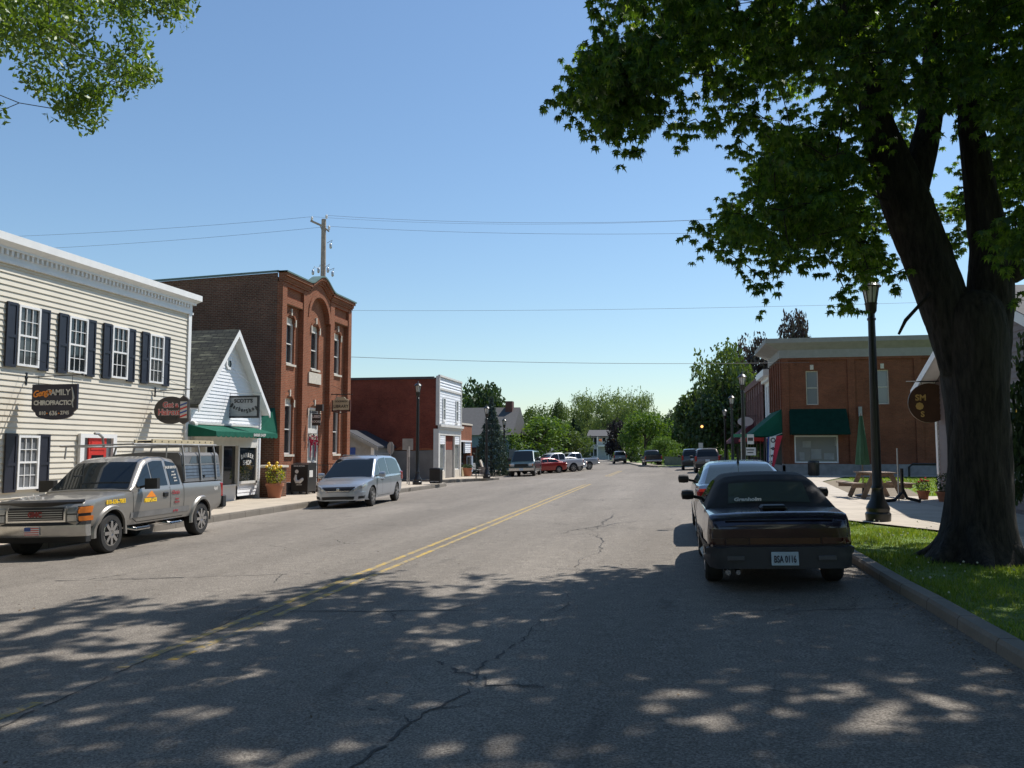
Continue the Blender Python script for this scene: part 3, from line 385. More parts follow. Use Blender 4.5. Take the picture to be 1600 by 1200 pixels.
# patched strip along the left gutter and a couple of tar seams, real thin sheets
mb = MB()
def crack(p0, p1, wd, seed, wob=.12, up=.005, branch=True):
    rr = random.Random(seed); L = math.dist(p0, p1); n = max(20, int(L*11)); pts = []; o1 = o2 = 0; dx, dy = (p1[0]-p0[0])/L, (p1[1]-p0[1])/L
    for i in range(n+1):
        t = i/n; o1 = o1*.96 + rr.uniform(-wob, wob)*.35; o2 = o2*.3 + rr.uniform(-.022, .022); o = o1*min(1, 6*t, 6*(1-t)) + o2
        pts.append((p0[0]+dx*L*t - dy*o, p0[1]+dy*L*t + dx*o))
    wv = 1.0
    for i in range(n):
        wv = min(1.6, max(.15, wv + rr.uniform(-.35, .35)))
        if rr.random() < .10: continue
        a, b = Vector((*pts[i], 0)), Vector((*pts[i+1], 0)); d = (b-a).normalized(); nn = Vector((-d.y, d.x, 0)); w0 = wd*wv*.55
        q = [a-nn*w0/2, a+nn*w0/2, b+nn*w0/2*.8, b-nn*w0/2*.8]
        mb.add([(v.x, v.y, rz(v.x)+up) for v in q], [(0, 3, 2, 1)])
        if branch and rr.random() < .045:
            s_ = rr.choice((-1, 1)); l_ = rr.uniform(.25, .9); an = math.atan2(dy, dx)+s_*rr.uniform(.5, 1.3); crack(pts[i], (pts[i][0]+l_*math.cos(an), pts[i][1]+l_*math.sin(an)), wd*.6, rr.random(), .05, up+.0005, False)
crack((-1.8, 4.6), (-1.2, 9.6), .05, 1); crack((-1.2, 9.6), (-1.35, 16), .03, 2); crack((-1.35, 16), (-1.6, 24), .04, 3, .2)
crack((-4.3, 3.6), (-4.95, 9.5), .035, 4, .04); crack((-12.8, 11.6), (-5.2, 12.2), .035, 5, .15); crack((-9.4, 11.5), (-7.4, 11.8), .09, 6, .12)
crack((-5, 9.2), (2.5, 9.6), .035, 7, .08); crack((-13, 22.8), (-4.8, 20.2), .03, 8); crack((-4.2, 20.5), (2.4, 22), .03, 9); crack((-2.4, 18), (-.9, 21), .05, 10, .3)
crack((-13, 31.5), (2.3, 30.6), .05, 11); crack((-9, 36), (-2.6, 36.4), .05, 12); crack((-13, 26), (-8, 25), .05, 13); crack((-2, 7.0), (-.9, 6.2), .05, 14, .2)
crack((-12.6, 43), (-5.2, 41), .06, 15, .2); crack((-11, 50), (-3, 47.6), .07, 16, .25); crack((-9.5, 47), (-8, 52), .06, 17, .3)
struct(mb.build('road_cracks', P('tar', (.045, .042, .040), .8)))

# pavements and kerbs
KL = [(-13.4, -12), (-13.4, 10), (-13.4, 40), (-13.0, 46), (-13.05, 47.6), (-13.5, 48.8), (-14.4, 49.6), (-40, 49.6)]
sheet('left_pavement', [KL[:-1] + [(-26, 49.6), (-26, 42.1), (-17.4, 42.1), (-17.4, -12)],
      [(-15, 52.9), (-14.3, 54.2), (-13.95, 55), (-12.3, 57.2), (-12.1, 57.8), (-12.6, 58.8), (-15, 60.5), (-15, 94), (-17.6, 94), (-17.6, 64), (-16.5, 64), (-16.5, 53.5), (-22, 53.5), (-22, 52.9)]], lambda x: 0.0, MT['concrete'])
PZ = [(2.75, 20.3), (3.76, 19.8), (5.15, 17.4), (5.3, 14), (5.3, -12), (6.8, -12), (6.8, 16), (8.2, 19.5), (8.4, 28.6), (14, 28.6), (14, 30.3), (8.3, 30.3), (6.0, 29.4), (7.3, 43.7), (9.8, 51.2), (16, 52.4), (16, 54.6), (6.9, 54.6), (6.9, 78), (3.2, 78), (2.75, 60)]
sheet('right_pavement', [PZ], lambda x: .40, MT['plaza'])
sheet('far_pavement', [[(-2.2, 88.6), (-.5, 89), (-4, 112), (-6, 128), (-9, 150), (-10.3, 150), (-7.2, 128), (-3.2, 94)]], rz, MT['concrete'], .13)
sheet('bare_earth', [[(6.05, 29.6), (8.3, 30.5), (9.3, 36), (8.7, 44), (8.9, 48), (7.3, 43.5)]], lambda x: .375, MT['dirt'])
def kerb(name, pts, wd, top, side):
    mb = MB(); P2 = [Vector((*p, 0)) for p in pts]; L_ = []
    for i, p in enumerate(P2):
        t = (P2[min(i+1, len(P2)-1)] - P2[max(i-1, 0)]).normalized(); nn = Vector((-t.y, t.x, 0))*side
        L_.append((p - nn*.015, p + nn*wd))
    for i, (a, b) in enumerate(L_):
        pass
    vs = []
    for i, (a, b) in enumerate(L_):
        za = rz(a.x)-.1; tz = top(a.x) if callable(top) else top; ch = (b-a)*.18
        vs += [(a.x, a.y, za), (a.x+ch.x*.3, a.y+ch.y*.3, tz-.035), (a.x+ch.x, a.y+ch.y, tz), (b.x, b.y, tz), (b.x, b.y, za)]
    f = []
    for i in range(len(L_)-1):
        for j in range(4): f.append((i*5+j, (i+1)*5+j, (i+1)*5+j+1, i*5+j+1) if side < 0 else (i*5+j, i*5+j+1, (i+1)*5+j+1, (i+1)*5+j))
    f.append((0, 1, 2, 3, 4)); o = (len(L_)-1)*5; f.append((o+4, o+3, o+2, o+1, o))
    mb.add(vs, f); return struct(mb.build(name, MT['kerb']))
kerb('left_kerb', KL, .16, .006, 1)
kerb('island_kerb', [(-22, 52.7), (-15, 52.8), (-14.2, 54.1), (-13.95, 54.9), (-12.25, 57.1), (-12.0, 57.8), (-12.5, 58.8), (-14.9, 60.5), (-15, 94)], .16, .006, 1)
rr = random.Random(4)
kr = [(2.58 + rr.uniform(-.025, .025), y) for y in np.arange(-12, 42, 1.2)] + [(2.6, 44), (2.75, 47), (3.2, 50), (3.45, 54), (3.45, 76), (4, 78)]
kerb('right_kerb', kr, .17, .41, -1)
kerb('far_kerb', [(-1.6, 88.4), (-2.3, 89), (-3.4, 94), (-5.3, 110), (-7.4, 128), (-10.6, 150), (-14, 178)], .2, lambda x: rz(x)+.15, -1)

# grass blades: verge by the maple, strip before the shop, lawn by the corner building
def blades(name, regions, seed):
    g = np.random.default_rng(seed); V = []; k = 0
    for poly, z0, dens, hmin, hmax, wb in regions:
        p = np.array(poly); lo, hi = p.min(0), p.max(0); cnt = int((hi-lo).prod()*dens)
        q = g.uniform(lo, hi, (cnt, 2)); ins = np.zeros(cnt, bool); j = len(p)-1
        for i in range(len(p)):
            c = ((p[i,1] > q[:,1]) != (p[j,1] > q[:,1])) & (q[:,0] < (p[j,0]-p[i,0])*(q[:,1]-p[i,1])/(p[j,1]-p[i,1]+1e-9)+p[i,0]); ins ^= c; j = i
        q = q[ins]; q = q[np.hypot(q[:,0]-4.3, q[:,1]-13.2) > .55]; m = len(q)
        # blades stand in tufts of uneven height
        hh = g.uniform(hmin, hmax, m)*(0.7 + .5*np.sin(q[:,0]*3.1+1)*np.sin(q[:,1]*2.3))
        a = g.uniform(0, 6.28, m); dx, dy = np.cos(a)*wb/2, np.sin(a)*wb/2; l = g.normal(0, .45, (m, 2))*hh[:,None]
        z = np.full(m, z0)
        V.append(np.stack([np.stack([q[:,0]-dx, q[:,1]-dy, z], 1), np.stack([q[:,0]+dx, q[:,1]+dy, z], 1), np.stack([q[:,0]+l[:,0], q[:,1]+l[:,1], z+hh], 1)], 1).reshape(-1, 3))
    V = np.concatenate(V); nt_ = len(V)//3
    return rawmesh(name, V, np.arange(len(V)).reshape(-1, 3), MT['grassblade'])
def rawmesh(name, V, F, mat, link=True):
    me = bpy.data.meshes.new(name); k = F.shape[1]
    me.vertices.add(len(V)); me.vertices.foreach_set('co', np.ascontiguousarray(V, np.float32).ravel())
    me.loops.add(F.size); me.loops.foreach_set('vertex_index', np.ascontiguousarray(F, np.int32).ravel())
    me.polygons.add(len(F)); me.polygons.foreach_set('loop_start', np.arange(0, F.size, k, dtype=np.int32))
    me.update(calc_edges=True); me.materials.append(mat)
    if not link: return me
    o = bpy.data.objects.new(name, me); COL.objects.link(o); return o
stuff(blades('verge_grass', [([(2.74, 4), (5.3, 4), (5.3, 14), (5.1, 17.3), (3.7, 19.7), (2.74, 20.2)], .36, 900, .04, .10, .012), ([(6.8, 8), (8.2, 8), (8.2, 19), (6.8, 15.8)], .36, 300, .04, .09, .015)], 3))
stuff(blades('lawn_grass', [([(8.3, 30.4), (15, 30.4), (16, 52), (9.8, 50.8), (8.9, 44), (9.4, 36)], .36, 60, .05, .11, .05)], 4))
mb = MB()
rr = random.Random(8)
for i in range(90):      # dandelion clocks and clover heads on the verge
    x, y = rr.uniform(2.8, 5.2), rr.uniform(8, 19.5); s = rr.uniform(.008, .016)
    mb.lathe([(0.001, -s), (s*.8, -s*.5), (s, 0), (s*.7, s*.6), (.001, s)], (x, y, .36+rr.uniform(.06, .12)), 6)
stuff(mb.build('clover_heads', P('clover', (.55, .55, .45), .8)))
# ================================================================ BUILDING HELPERS
def TF(face, plane):
    if face == 'X+': return lambda a, d, z: (plane+d, a, z)
    if face == 'X-': return lambda a, d, z: (plane-d, a, z)
    return lambda a, d, z: (a, plane-d, z)      # 'Y-'
def fbox(mb, T, a0, a1, d0, d1, z0, z1, mi=0):
    p, q = T(a0, d0, z0), T(a1, d1, z1); return mb.box(p[0], q[0], p[1], q[1], p[2], q[2], mi)
def siding(mb, T, a0, a1, z0, z1, h=.2, out=.026, clip=None, mi=0):
    z = z0
    while z < z1-.01:
        zt = min(z+h, z1); l0, r0, l1, r1 = a0, a1, a0, a1
        if clip: (l0, r0), (l1, r1) = clip(z), clip(zt)
        if r0-l0 > .02:
            if r1 < l1: l1 = r1 = (l1+r1)/2
            mb.add([T(l0, out, z), T(r0, out, z), T(r1, .002, zt), T(l1, .002, zt), T(l0, 0, z), T(r0, 0, z)], [(0, 1, 2, 3), (4, 5, 1, 0)], mi)
        z += h
def wallgrid(mb, T, a0, a1, z0, z1, ops, depth, mi=0):
    A = sorted({a0, a1, *[o[0] for o in ops], *[o[1] for o in ops]}); Z = sorted({z0, z1, *[o[2] for o in ops], *[o[3] for o in ops]})
    for i in range(len(A)-1):
        for j in range(len(Z)-1):
            ca, cz = (A[i]+A[i+1])/2, (Z[j]+Z[j+1])/2
            if any(o[0] < ca < o[1] and o[2] < cz < o[3] for o in ops): continue
            mb.add([T(A[i], 0, Z[j]), T(A[i+1], 0, Z[j]), T(A[i+1], 0, Z[j+1]), T(A[i], 0, Z[j+1])], [(0, 1, 2, 3)], mi)
    for b0, b1, c0, c1 in ops:
        for p, q in (((b0, c0), (b1, c0)), ((b1, c0), (b1, c1)), ((b1, c1), (b0, c1)), ((b0, c1), (b0, c0))):
            mb.add([T(p[0], 0, p[1]), T(q[0], 0, q[1]), T(q[0], -depth, q[1]), T(p[0], -depth, p[1])], [(0, 1, 2, 3)], mi)
def window(root, T, a0, a1, z0, z1, fm, pm, cols=3, rows=2, d=.0, fw=.055, mid=True, sill=None, name='window', mut=.018, th=.06):
    mb = MB(); e = .002
    for x0, x1, y0, y1 in ((a0, a0+fw, z0, z1), (a1-fw, a1, z0, z1), (a0+fw, a1-fw, z1-fw, z1), (a0+fw, a1-fw, z0, z0+fw)):
        fbox(mb, T, x0, x1, d, d+th, y0, y1)
    zm = (z0+z1)/2; secs = [(z0+fw, zm-.025, .012), (zm+.025, z1-fw, .026)] if mid else [(z0+fw, z1-fw, .02)]
    if mid: fbox(mb, T, a0+fw, a1-fw, d, d+th*.8, zm-.025, zm+.025)
    for s0, s1, dd in secs:
        for i in range(1, cols):
            x = a0+fw+(a1-a0-2*fw)*i/cols; fbox(mb, T, x-mut/2, x+mut/2, d+.012, d+dd+.018, s0, s1)
        for i in range(1, rows):
            y = s0+(s1-s0)*i/rows; fbox(mb, T, a0+fw, a1-fw, d+.013, d+dd+.016, y-mut/2, y+mut/2)
    o = mb.build(name, fm, root)
    p = MB(); p.add([T(a0+fw*.5, d+.008, z0+fw*.5), T(a1-fw*.5, d+.008, z0+fw*.5), T(a1-fw*.5, d+.008, z1-fw*.5), T(a0+fw*.5, d+.008, z1-fw*.5)], [(0, 1, 2, 3)])
    p.build('pane', pm, o)
    if sill: s_ = MB(); fbox(s_, T, a0-.08, a1+.08, d-.02, d+sill[1], z0-.10, z0-.003); s_.build('sill', sill[0], o)
    return o
def awning(root, T, a0, a1, zt, zb, out, mat, drop=.22, name='awning', sides=True, scallop=True, th=.02):
    mb = MB(); n = 14
    sec = [(0, zt), (out, zb), (out+.012, zb-drop)]
    for (d0, y0), (d1, y1) in zip(sec, sec[1:]):
        for i in range(n):
            p, q = a0+(a1-a0)*i/n, a0+(a1-a0)*(i+1)/n
            for k, rv in ((0, 0), (.012, 1)):
                if y1 == zb-drop and scallop:
                    m2 = (p+q)/2; f = [T(p, d0-k, y0), T(q, d0-k, y0), T(q, d1-k, y1+.05), T(p+(q-p)*.75, d1-k, y1+.01), T(m2, d1-k, y1), T(p+(q-p)*.25, d1-k, y1+.01), T(p, d1-k, y1+.05)]
                else: f = [T(p, d0, y0-k), T(q, d0, y0-k), T(q, d1, y1-k), T(p, d1, y1-k)]
                mb.add(f, [tuple(range(len(f)))[::-1] if rv else tuple(range(len(f)))])
    if sides:
        for a in (a0, a1): mb.add([T(a, 0, zt), T(a, out, zb), T(a, out, zb-drop*.9), T(a, 0, zb-drop*.9)], [(0, 1, 2, 3)])
    return mb.build(name, mat, root)
def flower_pot(loc, r, h, label, bloom, plant_h, seed, group=None, square=False, cat='flower pot'):
    t = thing('flower_pot', label, cat, loc, None, group); x, y, z = loc; mb = MB()
    n = 4 if square else 18; q = math.pi/4 if square else 0; k = 1.35 if square else 1
    M_ = Matrix.Rotation(q, 4, 'Z')
    mb.lathe([(r*.68*k, 0), (r*.92*k, h*.82), (r*1.02*k, h*.82), (r*1.04*k, h), (r*.9*k, h), (r*.86*k, h*.9), (.01, h*.88)], loc, n, M_); mb.build('pot', MT['terracotta'], t, 35)
    g = np.random.default_rng(seed); V = []; nn = 420
    p = g.normal(0, 1, (nn, 3)); p /= np.linalg.norm(p, axis=1)[:, None]; rad = g.uniform(.35, 1, nn)**.5
    c = p*rad[:, None]*np.array([r*1.15, r*1.15, plant_h/2]) + np.array([x, y, z+h+plant_h*.42])
    leafs(c, g, r*.28, V); o = rawmesh('foliage', (np.concatenate(V).reshape(-1, 3)-np.array(loc)), np.arange(len(V[0])*4).reshape(-1, 4), bloom[0]); o.parent = t
    if bloom[1]:
        mb = MB()
        for i in range(bloom[2]):
            a = g.uniform(0, 6.28); rr_ = r*g.uniform(.2, 1); hh = z+h+plant_h*g.uniform(.7, 1.05); s = r*.17
            mb.lathe([(.001, -s), (s, -s*.4), (s*1.1, s*.2), (s*.5, s), (.001, s)], (x+math.cos(a)*rr_, y+math.sin(a)*rr_, hh), 7)
        mb.build('flower', bloom[1], t)
    return t
def leafs(c, g, s, out, droop=.2, asp=.55):
    n = len(c); a = g.normal(0, 1, (n, 3)); a[:, 2] -= droop; a /= np.linalg.norm(a, axis=1)[:, None]
    b = np.cross(a, g.normal(0, 1, (n, 3))); b /= np.linalg.norm(b, axis=1)[:, None]
    ss = (s*g.uniform(.65, 1.25, n))[:, None]
    out.append(np.stack([c - a*ss*.5, c + b*ss*asp*.5 + a*ss*.02, c + a*ss*.5, c - b*ss*asp*.5 + a*ss*.02], 1))

# ================================================================ LEFT SIDE
# --- cream clapboard building
t = thing('clapboard_building', 'two-storey cream clapboard building with navy shutters and red door', 'building', (-16.7, 16, 0))
T = TF('X+', -16.7); mb = MB(); siding(mb, T, 3, 26.36, .25, 6.72, .152, .030)
mb.box(-30, -16.71, 3, 26.5, -.4, 7.0); mb.build('wall', MT['cream'], t)
mb = MB(); fbox(mb, T, 3, 26.5, 0, .06, 0, .25); mb.build('foundation', MT['found'], t)
mb = MB(); fbox(mb, T, 26.36, 26.54, .0, .07, .0, 6.72); mb.box(-30, -16.702, 26.49, 26.54, 0, 6.72); mb.build('corner_board', MT['white'], t)
mb = MB(); fbox(mb, T, 3, 26.6, .0, .09, 6.72, 6.80); fbox(mb, T, 3, 26.57, 0, .06, 6.80, 7.06); fbox(mb, T, 3, 26.66, 0, .16, 7.06, 7.12)
mb.add([T(3, .16, 7.12), T(26.66, .16, 7.12), T(26.76, .30, 7.22), T(3, .30, 7.22), T(26.66, 0, 7.12), T(26.76, 0, 7.22)], [(0, 1, 2, 3), (1, 4, 5, 2)])
fbox(mb, T, 3, 26.78, -.1, .31, 7.22, 7.42); mb.box(-30, -16.75, 26.5, 26.8, 7.1, 7.42)
for i in range(136): fbox(mb, T, 3.1+i*.172, 3.18+i*.172, .06, .13, 6.93, 7.06)
mb.build('cornice', MT['white'], t); mb = MB(); mb.box(-30, -16.8, 3, 26.6, 7.30, 7.39); mb.build('roof', MT['roof'], t)
def shutter(root, T, a0, a1, z0, z1):
    mb = MB(); fbox(mb, T, a0, a1, .035, .065, z0, z1); w_ = .055; zm = z0+(z1-z0)*.48
    for p, q in ((z0, z0+.07), (zm-.04, zm+.04), (z1-.07, z1)): fbox(mb, T, a0+w_, a1-w_, .065, .083, p, q)
    fbox(mb, T, a0, a0+w_, .065, .084, z0, z1); fbox(mb, T, a1-w_, a1, .065, .084, z0, z1)
    mb.build('shutter', MT['navy'], root)
WP = MT['glass']
for k in range(-5, 4):
    a = 18.62+k*1.85
    if k < -7: continue
    o = window(t, T, a, a+.76, 4.13, 5.73, MT['white'], WP if k % 3 else MT['glass_curt'], 3, 2, .044, .06)
    shutter(t, T, a-.37, a-.02, 4.08, 5.75); shutter(t, T, a+.78, a+1.13, 4.08, 5.75)
for a in (18.80, 14.2, 9.5):
    window(t, T, a, a+.74, .92, 2.33, MT['white'], MT['curtain_glass'], 3, 2, .044, .06)
    shutter(t, T, a-.40, a-.02, .86, 2.37); shutter(t, T, a+.76, a+1.14, .86, 2.37)
mb = MB(); fbox(mb, T, 21.07, 21.24, .03, .12, 0, 2.42); fbox(mb, T, 22.50, 22.66, .03, .12, 0, 2.42); fbox(mb, T, 21.24, 22.50, .03, .12, 2.3, 2.42)
fbox(mb, T, 21.24, 21.30, .03, .05, .25, 2.3); fbox(mb, T, 21.24, 21.48, .03, .06, 1.25, 1.33); fbox(mb, T, 22.24, 22.5, .03, .06, 1.25, 1.33)
fr = mb.build('door_frame', MT['white'], t); mb = MB(); fbox(mb, T, 21.30, 21.48, .031, .035, .3, 2.3); fbox(mb, T, 22.24, 22.5, .031, .035, .3, 2.3); mb.build('pane', MT['curtain_glass'], fr)
mb = MB(); fbox(mb, T, 21.48, 22.24, .03, .075, .1, 2.3); fbox(mb, T, 21.56, 22.16, .075, .09, 1.95, 2.2); fbox(mb, T, 21.56, 22.16, .075, .088, .3, 1.1)
dr = mb.build('door', MT['red'], t); mb = MB(); fbox(mb, T, 21.6, 22.12, .076, .082, 1.28, 1.8); mb.build('pane', MT['glass'], dr)
mb = MB(); fbox(mb, T, 20.95, 22.8, .0, .55, 0, .1); mb.build('step', MT['kerb'], t)

def bracket(mb, x0, x1, y, z, scroll=True):
    mb.tube([(x0, y, z-.10), (x0+.05, y, z), (x1, y, z+.04)], .014, 6); mb.lathe([(.03, -.03), (.045, 0), (.03, .03)], (x1, y, z+.04), 8)
    mb.tube([(x0, y, z+.55), (x1-.1, y, z+.04)], .005, 5); mb.box(x0-.01, x0+.012, y-.03, y+.03, z-.2, z+.12)
def hangers(mb, xs, y, z0, z1):
    for x in xs: mb.tube([(x, y, z0), (x, y, z1)], .006, 5)
# chiropractic sign
t = thing('hanging_sign', 'navy hanging sign reading FAMILY CHIROPRACTIC with a phone number', 'sign', (-16.7, 19.04, 3.8))
y = 19.04; mb = MB(); poly = [(-16.46, 3.66), (-15.12, 3.66), (-15.12, 3.02), (-15.24, 2.92)] + [(-15.79 + .55*math.cos(a), 2.90 + .17*math.sin(a)) for a in np.linspace(-.1, -math.pi+.1, 12)] + [(-16.34, 2.92), (-16.46, 3.02)]
mb.prism(poly, lambda p, q, d: (p, d, q), y-.03, y+.03); mb.build('board', MT['sign_navy'], t)
mb = MB(); bracket(mb, -16.68, -15.0, y, 3.86); hangers(mb, (-16.3, -15.3), y, 3.66, 3.9); mb.build('bracket', MT['black'], t)
mb = MB(); yf = y-.034; mb.text('FAMILY', .215, FACE('Y-', -15.66, yf, 3.44), bold=.004, space=.95); mb.text('CHIROPRACTIC', .165, FACE('Y-', -15.84, yf, 3.17), bold=.006, space=.92)
mb.build('lettering', MT['offwhite'], t); mb = MB(); mb.text('810', .13, FACE('Y-', -16.12, yf, 2.90), bold=.004); mb.text('636', .16, FACE('Y-', -15.80, yf, 2.90), bold=.004); mb.text('2745', .13, FACE('Y-', -15.46, yf, 2.91), bold=.004)
mb.build('phone_number', MT['offwhite'], t); mb = MB(); mb.tube([(-15.28, yf, 3.58), (-15.24, yf, 3.45), (-15.21, yf, 3.3), (-15.25, yf, 3.18), (-15.22, yf, 3.05)], [.012, .02, .028, .026, .012], 6)
mb.build('spine_emblem', MT['offwhite'], t)
mb = MB(); mb.text('Gengo', .23, FACE('Y-', -16.16, yf, 3.43) @ Matrix.Rotation(R(9), 4, 'Z'), bold=.007, shear=.35, space=.9)
mb.build('lettering', MT['orange'], t)
for x in (-15.98, -15.63): mb = MB(); mb.lathe([(.018, -.01), (.018, .01)], (x, yf, 2.9), 8, Matrix.Rotation(R(90), 4, 'X')); mb.build('dot', MT['orange'], t)
# haircut sign
y = 24.53; yf = y-.04; t = thing('hanging_sign', 'oval dark sign reading Get a Haircut with barber pole stripes', 'sign', (-16.7, y, 3.8))
mb = MB(); poly = [(-16.02 + .60*math.cos(a), 3.24 + .45*math.sin(a)) for a in np.linspace(.6, 2*math.pi-.6, 24)]
mb.prism(poly, lambda p, q, d: (p, d, q), y-.03, y+.03); o = mb.build('board', MT['sign_dark'], t)
mb = MB(); pp = [(-15.70, 3.62), (-15.56, 3.72), (-15.42, 3.62), (-15.38, 3.58), (-15.38, 2.92), (-15.42, 2.86), (-15.56, 2.78), (-15.70, 2.86)]
mb.prism(pp, lambda p, q, d: (p, d, q), y-.045, y+.045); mb.build('pole_emblem', MT['sign_dark'], t)
for nm, mt_, ks in (('white_stripe', MT['offwhite'], None), ('red_stripe', MT['red'], (0, 2)), ('blue_stripe', MT['bluep'], (1, 3))):
    mb = MB(); y2 = y-.05
    if ks is None: mb.prism([(-15.665, 2.98), (-15.415, 2.98), (-15.415, 3.52), (-15.665, 3.52)], lambda p, q, d: (p, d, q), y2, y2+.01)
    else:
        for k in ks:
            z = 3.02+k*.125; mb.prism([(-15.66, z-.03), (-15.42, z+.05), (-15.42, z+.105), (-15.66, z+.025)], lambda p, q, d: (p, d, q), y2-.008, y2-.002)
    mb.build('stripe', mt_, t)
for b_, s_, x_, z_ in (('Get a', .25, -16.02, 3.41), ('Haircut', .26, -16.07, 3.17)):
    mb = MB(); mb.text(b_, s_, FACE('Y-', x_, yf+.004, z_), .002, bold=.016); mb.build('letter_outline', MT['white'], t)
    mb = MB(); mb.text(b_, s_, FACE('Y-', x_, yf-.004, z_), .002, bold=.004); mb.build('lettering', MT['red'], t)
mb = MB(); mb.box(-16.35, -15.78, yf-.002, yf+.01, 2.93, 3.04); mb.build('panel', MT['black'], t)
mb = MB(); bracket(mb, -16.62, -15.3, y, 3.88); hangers(mb, (-16.3, -15.6), y, 3.6, 3.9); mb.build('bracket', MT['black'], t)

# --- barber shop
t = thing('barber_shop', 'small white clapboard barber shop with steep gable and green awning', 'building', (-16.7, 29.4, 0))
T = TF('X+', -16.7); zc, hw, rise = 29.45, 2.60, 3.05; pk = 6.45
clip = lambda z: (29.3 - max(.0, min(hw-.05, (pk-z)*hw/3.0)), 29.3 + max(.0, min(hw, (pk-z)*hw/3.0)))
mb = MB(); siding(mb, T, 26.85, 32.05, 2.72, 6.42, .13, .022, clip); siding(mb, T, 31.5, 31.75, .15, 2.72, .13, .022); siding(mb, T, 30.1, 31.5, .15, .62, .13, .022)
mb.add([T(26.85, -.02, 2.1), T(31.8, -.02, 2.1), T(31.8, -.02, 3.45), T(29.3, -.02, 6.45), T(26.85, -.02, 3.45)], [(0, 1, 2, 3, 4)])
mb.box(-26, -16.75, 31.65, 31.78, -.3, 3.4); mb.box(-26, -16.75, 26.85, 26.95, -.3, 3.4); mb.box(-26, -25.9, 26.95, 31.65, -.3, 3.4)
fbox(mb, T, 31.72, 31.82, -.03, .05, 0, 3.5); mb.build('wall', MT['whitesiding'], t)
mb = MB(); th = .13; sl = math.atan2(3.0, 2.6)
for sg in (-1, 1):
    e0, e1 = (29.3, pk+.14), (29.3+sg*2.62, pk+.14-2.62*3.0/2.6)
    mb.add([(-26, e0[0], e0[1]), (-16.32, e0[0], e0[1]), (-16.32, e1[0], e1[1]), (-26, e1[0], e1[1]), (-26, e0[0], e0[1]-th), (-16.32, e0[0], e0[1]-th), (-16.32, e1[0], e1[1]-th), (-26, e1[0], e1[1]-th)],
           [(0, 1, 2, 3), (7, 6, 5, 4), (0, 4, 5, 1), (1, 5, 6, 2), (2, 6, 7, 3), (3, 7, 4, 0)])
mb.build('roof', MT['shingle'], t)
mb = MB()
for sg in (-1, 1):
    e0, e1 = (29.3+sg*.0, pk+.12), (29.3+sg*2.65, pk+.12-2.65*3.0/2.6)
    mb.add([(-16.31, e0[0], e0[1]), (-16.31, e1[0], e1[1]), (-16.31, e1[0], e1[1]-.24), (-16.31, e0[0], e0[1]-.26), (-16.35, e0[0], e0[1]), (-16.35, e1[0], e1[1]), (-16.35, e1[0], e1[1]-.24), (-16.35, e0[0], e0[1]-.26)],
           [(0, 1, 2, 3), (7, 6, 5, 4), (0, 4, 5, 1), (1, 5, 6, 2), (2, 6, 7, 3)])
    mb.add([(-16.35, e0[0], e0[1]-.145), (-16.35, e1[0], e1[1]-.145), (-16.7, e1[0], e1[1]-.145), (-16.7, e0[0], e0[1]-.145)], [(0, 1, 2, 3)])
mb.build('bargeboard', MT['white'], t)
mb = MB(); 
for r0, r1, d0, d1 in ((.14, .24, .02, .06),):
    n = 8
    for i in range(n):
        a, b = 2*math.pi*(i+.5)/n, 2*math.pi*(i+1.5)/n
        mb.add([T(29.2+r0*math.cos(a), d1, 5.25+r0*math.sin(a)), T(29.2+r1*math.cos(a), d1, 5.25+r1*math.sin(a)), T(29.2+r1*math.cos(b), d1, 5.25+r1*math.sin(b)), T(29.2+r0*math.cos(b), d1, 5.25+r0*math.sin(b)),
                T(29.2+r1*math.cos(a), 0, 5.25+r1*math.sin(a)), T(29.2+r1*math.cos(b), 0, 5.25+r1*math.sin(b))], [(0, 1, 2, 3), (1, 4, 5, 2)])
o = mb.build('window', MT['white'], t); mb = MB(); mb.add([T(29.2+.16*math.cos(a), .035, 5.25+.16*math.sin(a)) for a in np.linspace(0, 2*math.pi, 13)[:-1]], [tuple(range(12))]); mb.build('pane', MT['glass'], o)
mb = MB(); fbox(mb, T, 26.9, 31.55, .0, .09, 2.12, 2.42); fbox(mb, T, 26.9, 31.5, .0, .16, 2.42, 2.5); mb.build('frieze', MT['offwhite'], t)
# shop front: recessed door bay and a projecting display window
mb = MB(); fbox(mb, T, 26.9, 30.05, -.35, -.3, .0, 2.12); fbox(mb, T, 26.9, 30.0, -.3, .0, 0, .55); fbox(mb, T, 30.05, 31.5, 0, .1, .62, .72)
for a in (27.6, 28.75, 29.95, 31.4): fbox(mb, T, a, a+.11, -.3, .10, .55, 2.12)
fbox(mb, T, 26.9, 28.75, -.3, .05, .55, .62); fbox(mb, T, 28.86, 29.95, -.3, .05, .55, .62); fbox(mb, T, 30.05, 31.4, 0, .09, 2.04, 2.12)
mb.build('shop_front', MT['offwhite'], t)
mb = MB(); fbox(mb, T, 28.86, 29.95, -.05, -.03, .62, 2.12); o = mb.build('window', MT['glass'], t)
mb = MB(); fbox(mb, T, 27.71, 28.75, -.05, -.03, .62, 2.12); o = mb.build('window', MT['glass'], t)
mb = MB(); fbox(mb, T, 30.06, 31.4, .03, .05, .72, 2.04); o = mb.build('window', MT['glass'], t)
mb = MB()
for i, ch in enumerate("BARBER"):
    a = (i-2.5)*.17; mb.text(ch, .24, FACE('X+', -16.645, 30.73+a, 1.74-abs(i-2.5)**2*.012) @ Matrix.Rotation(-a*.45, 4, 'Z'), .002, bold=.006)
mb.text('SHOP', .26, FACE('X+', -16.645, 30.73, 1.44), .002, bold=.006); mb.build('lettering', MT['offwhite'], o)
aw = awning(t, T, 26.5, 31.1, 2.86, 2.60, 1.15, MT['green_awning'], .2)
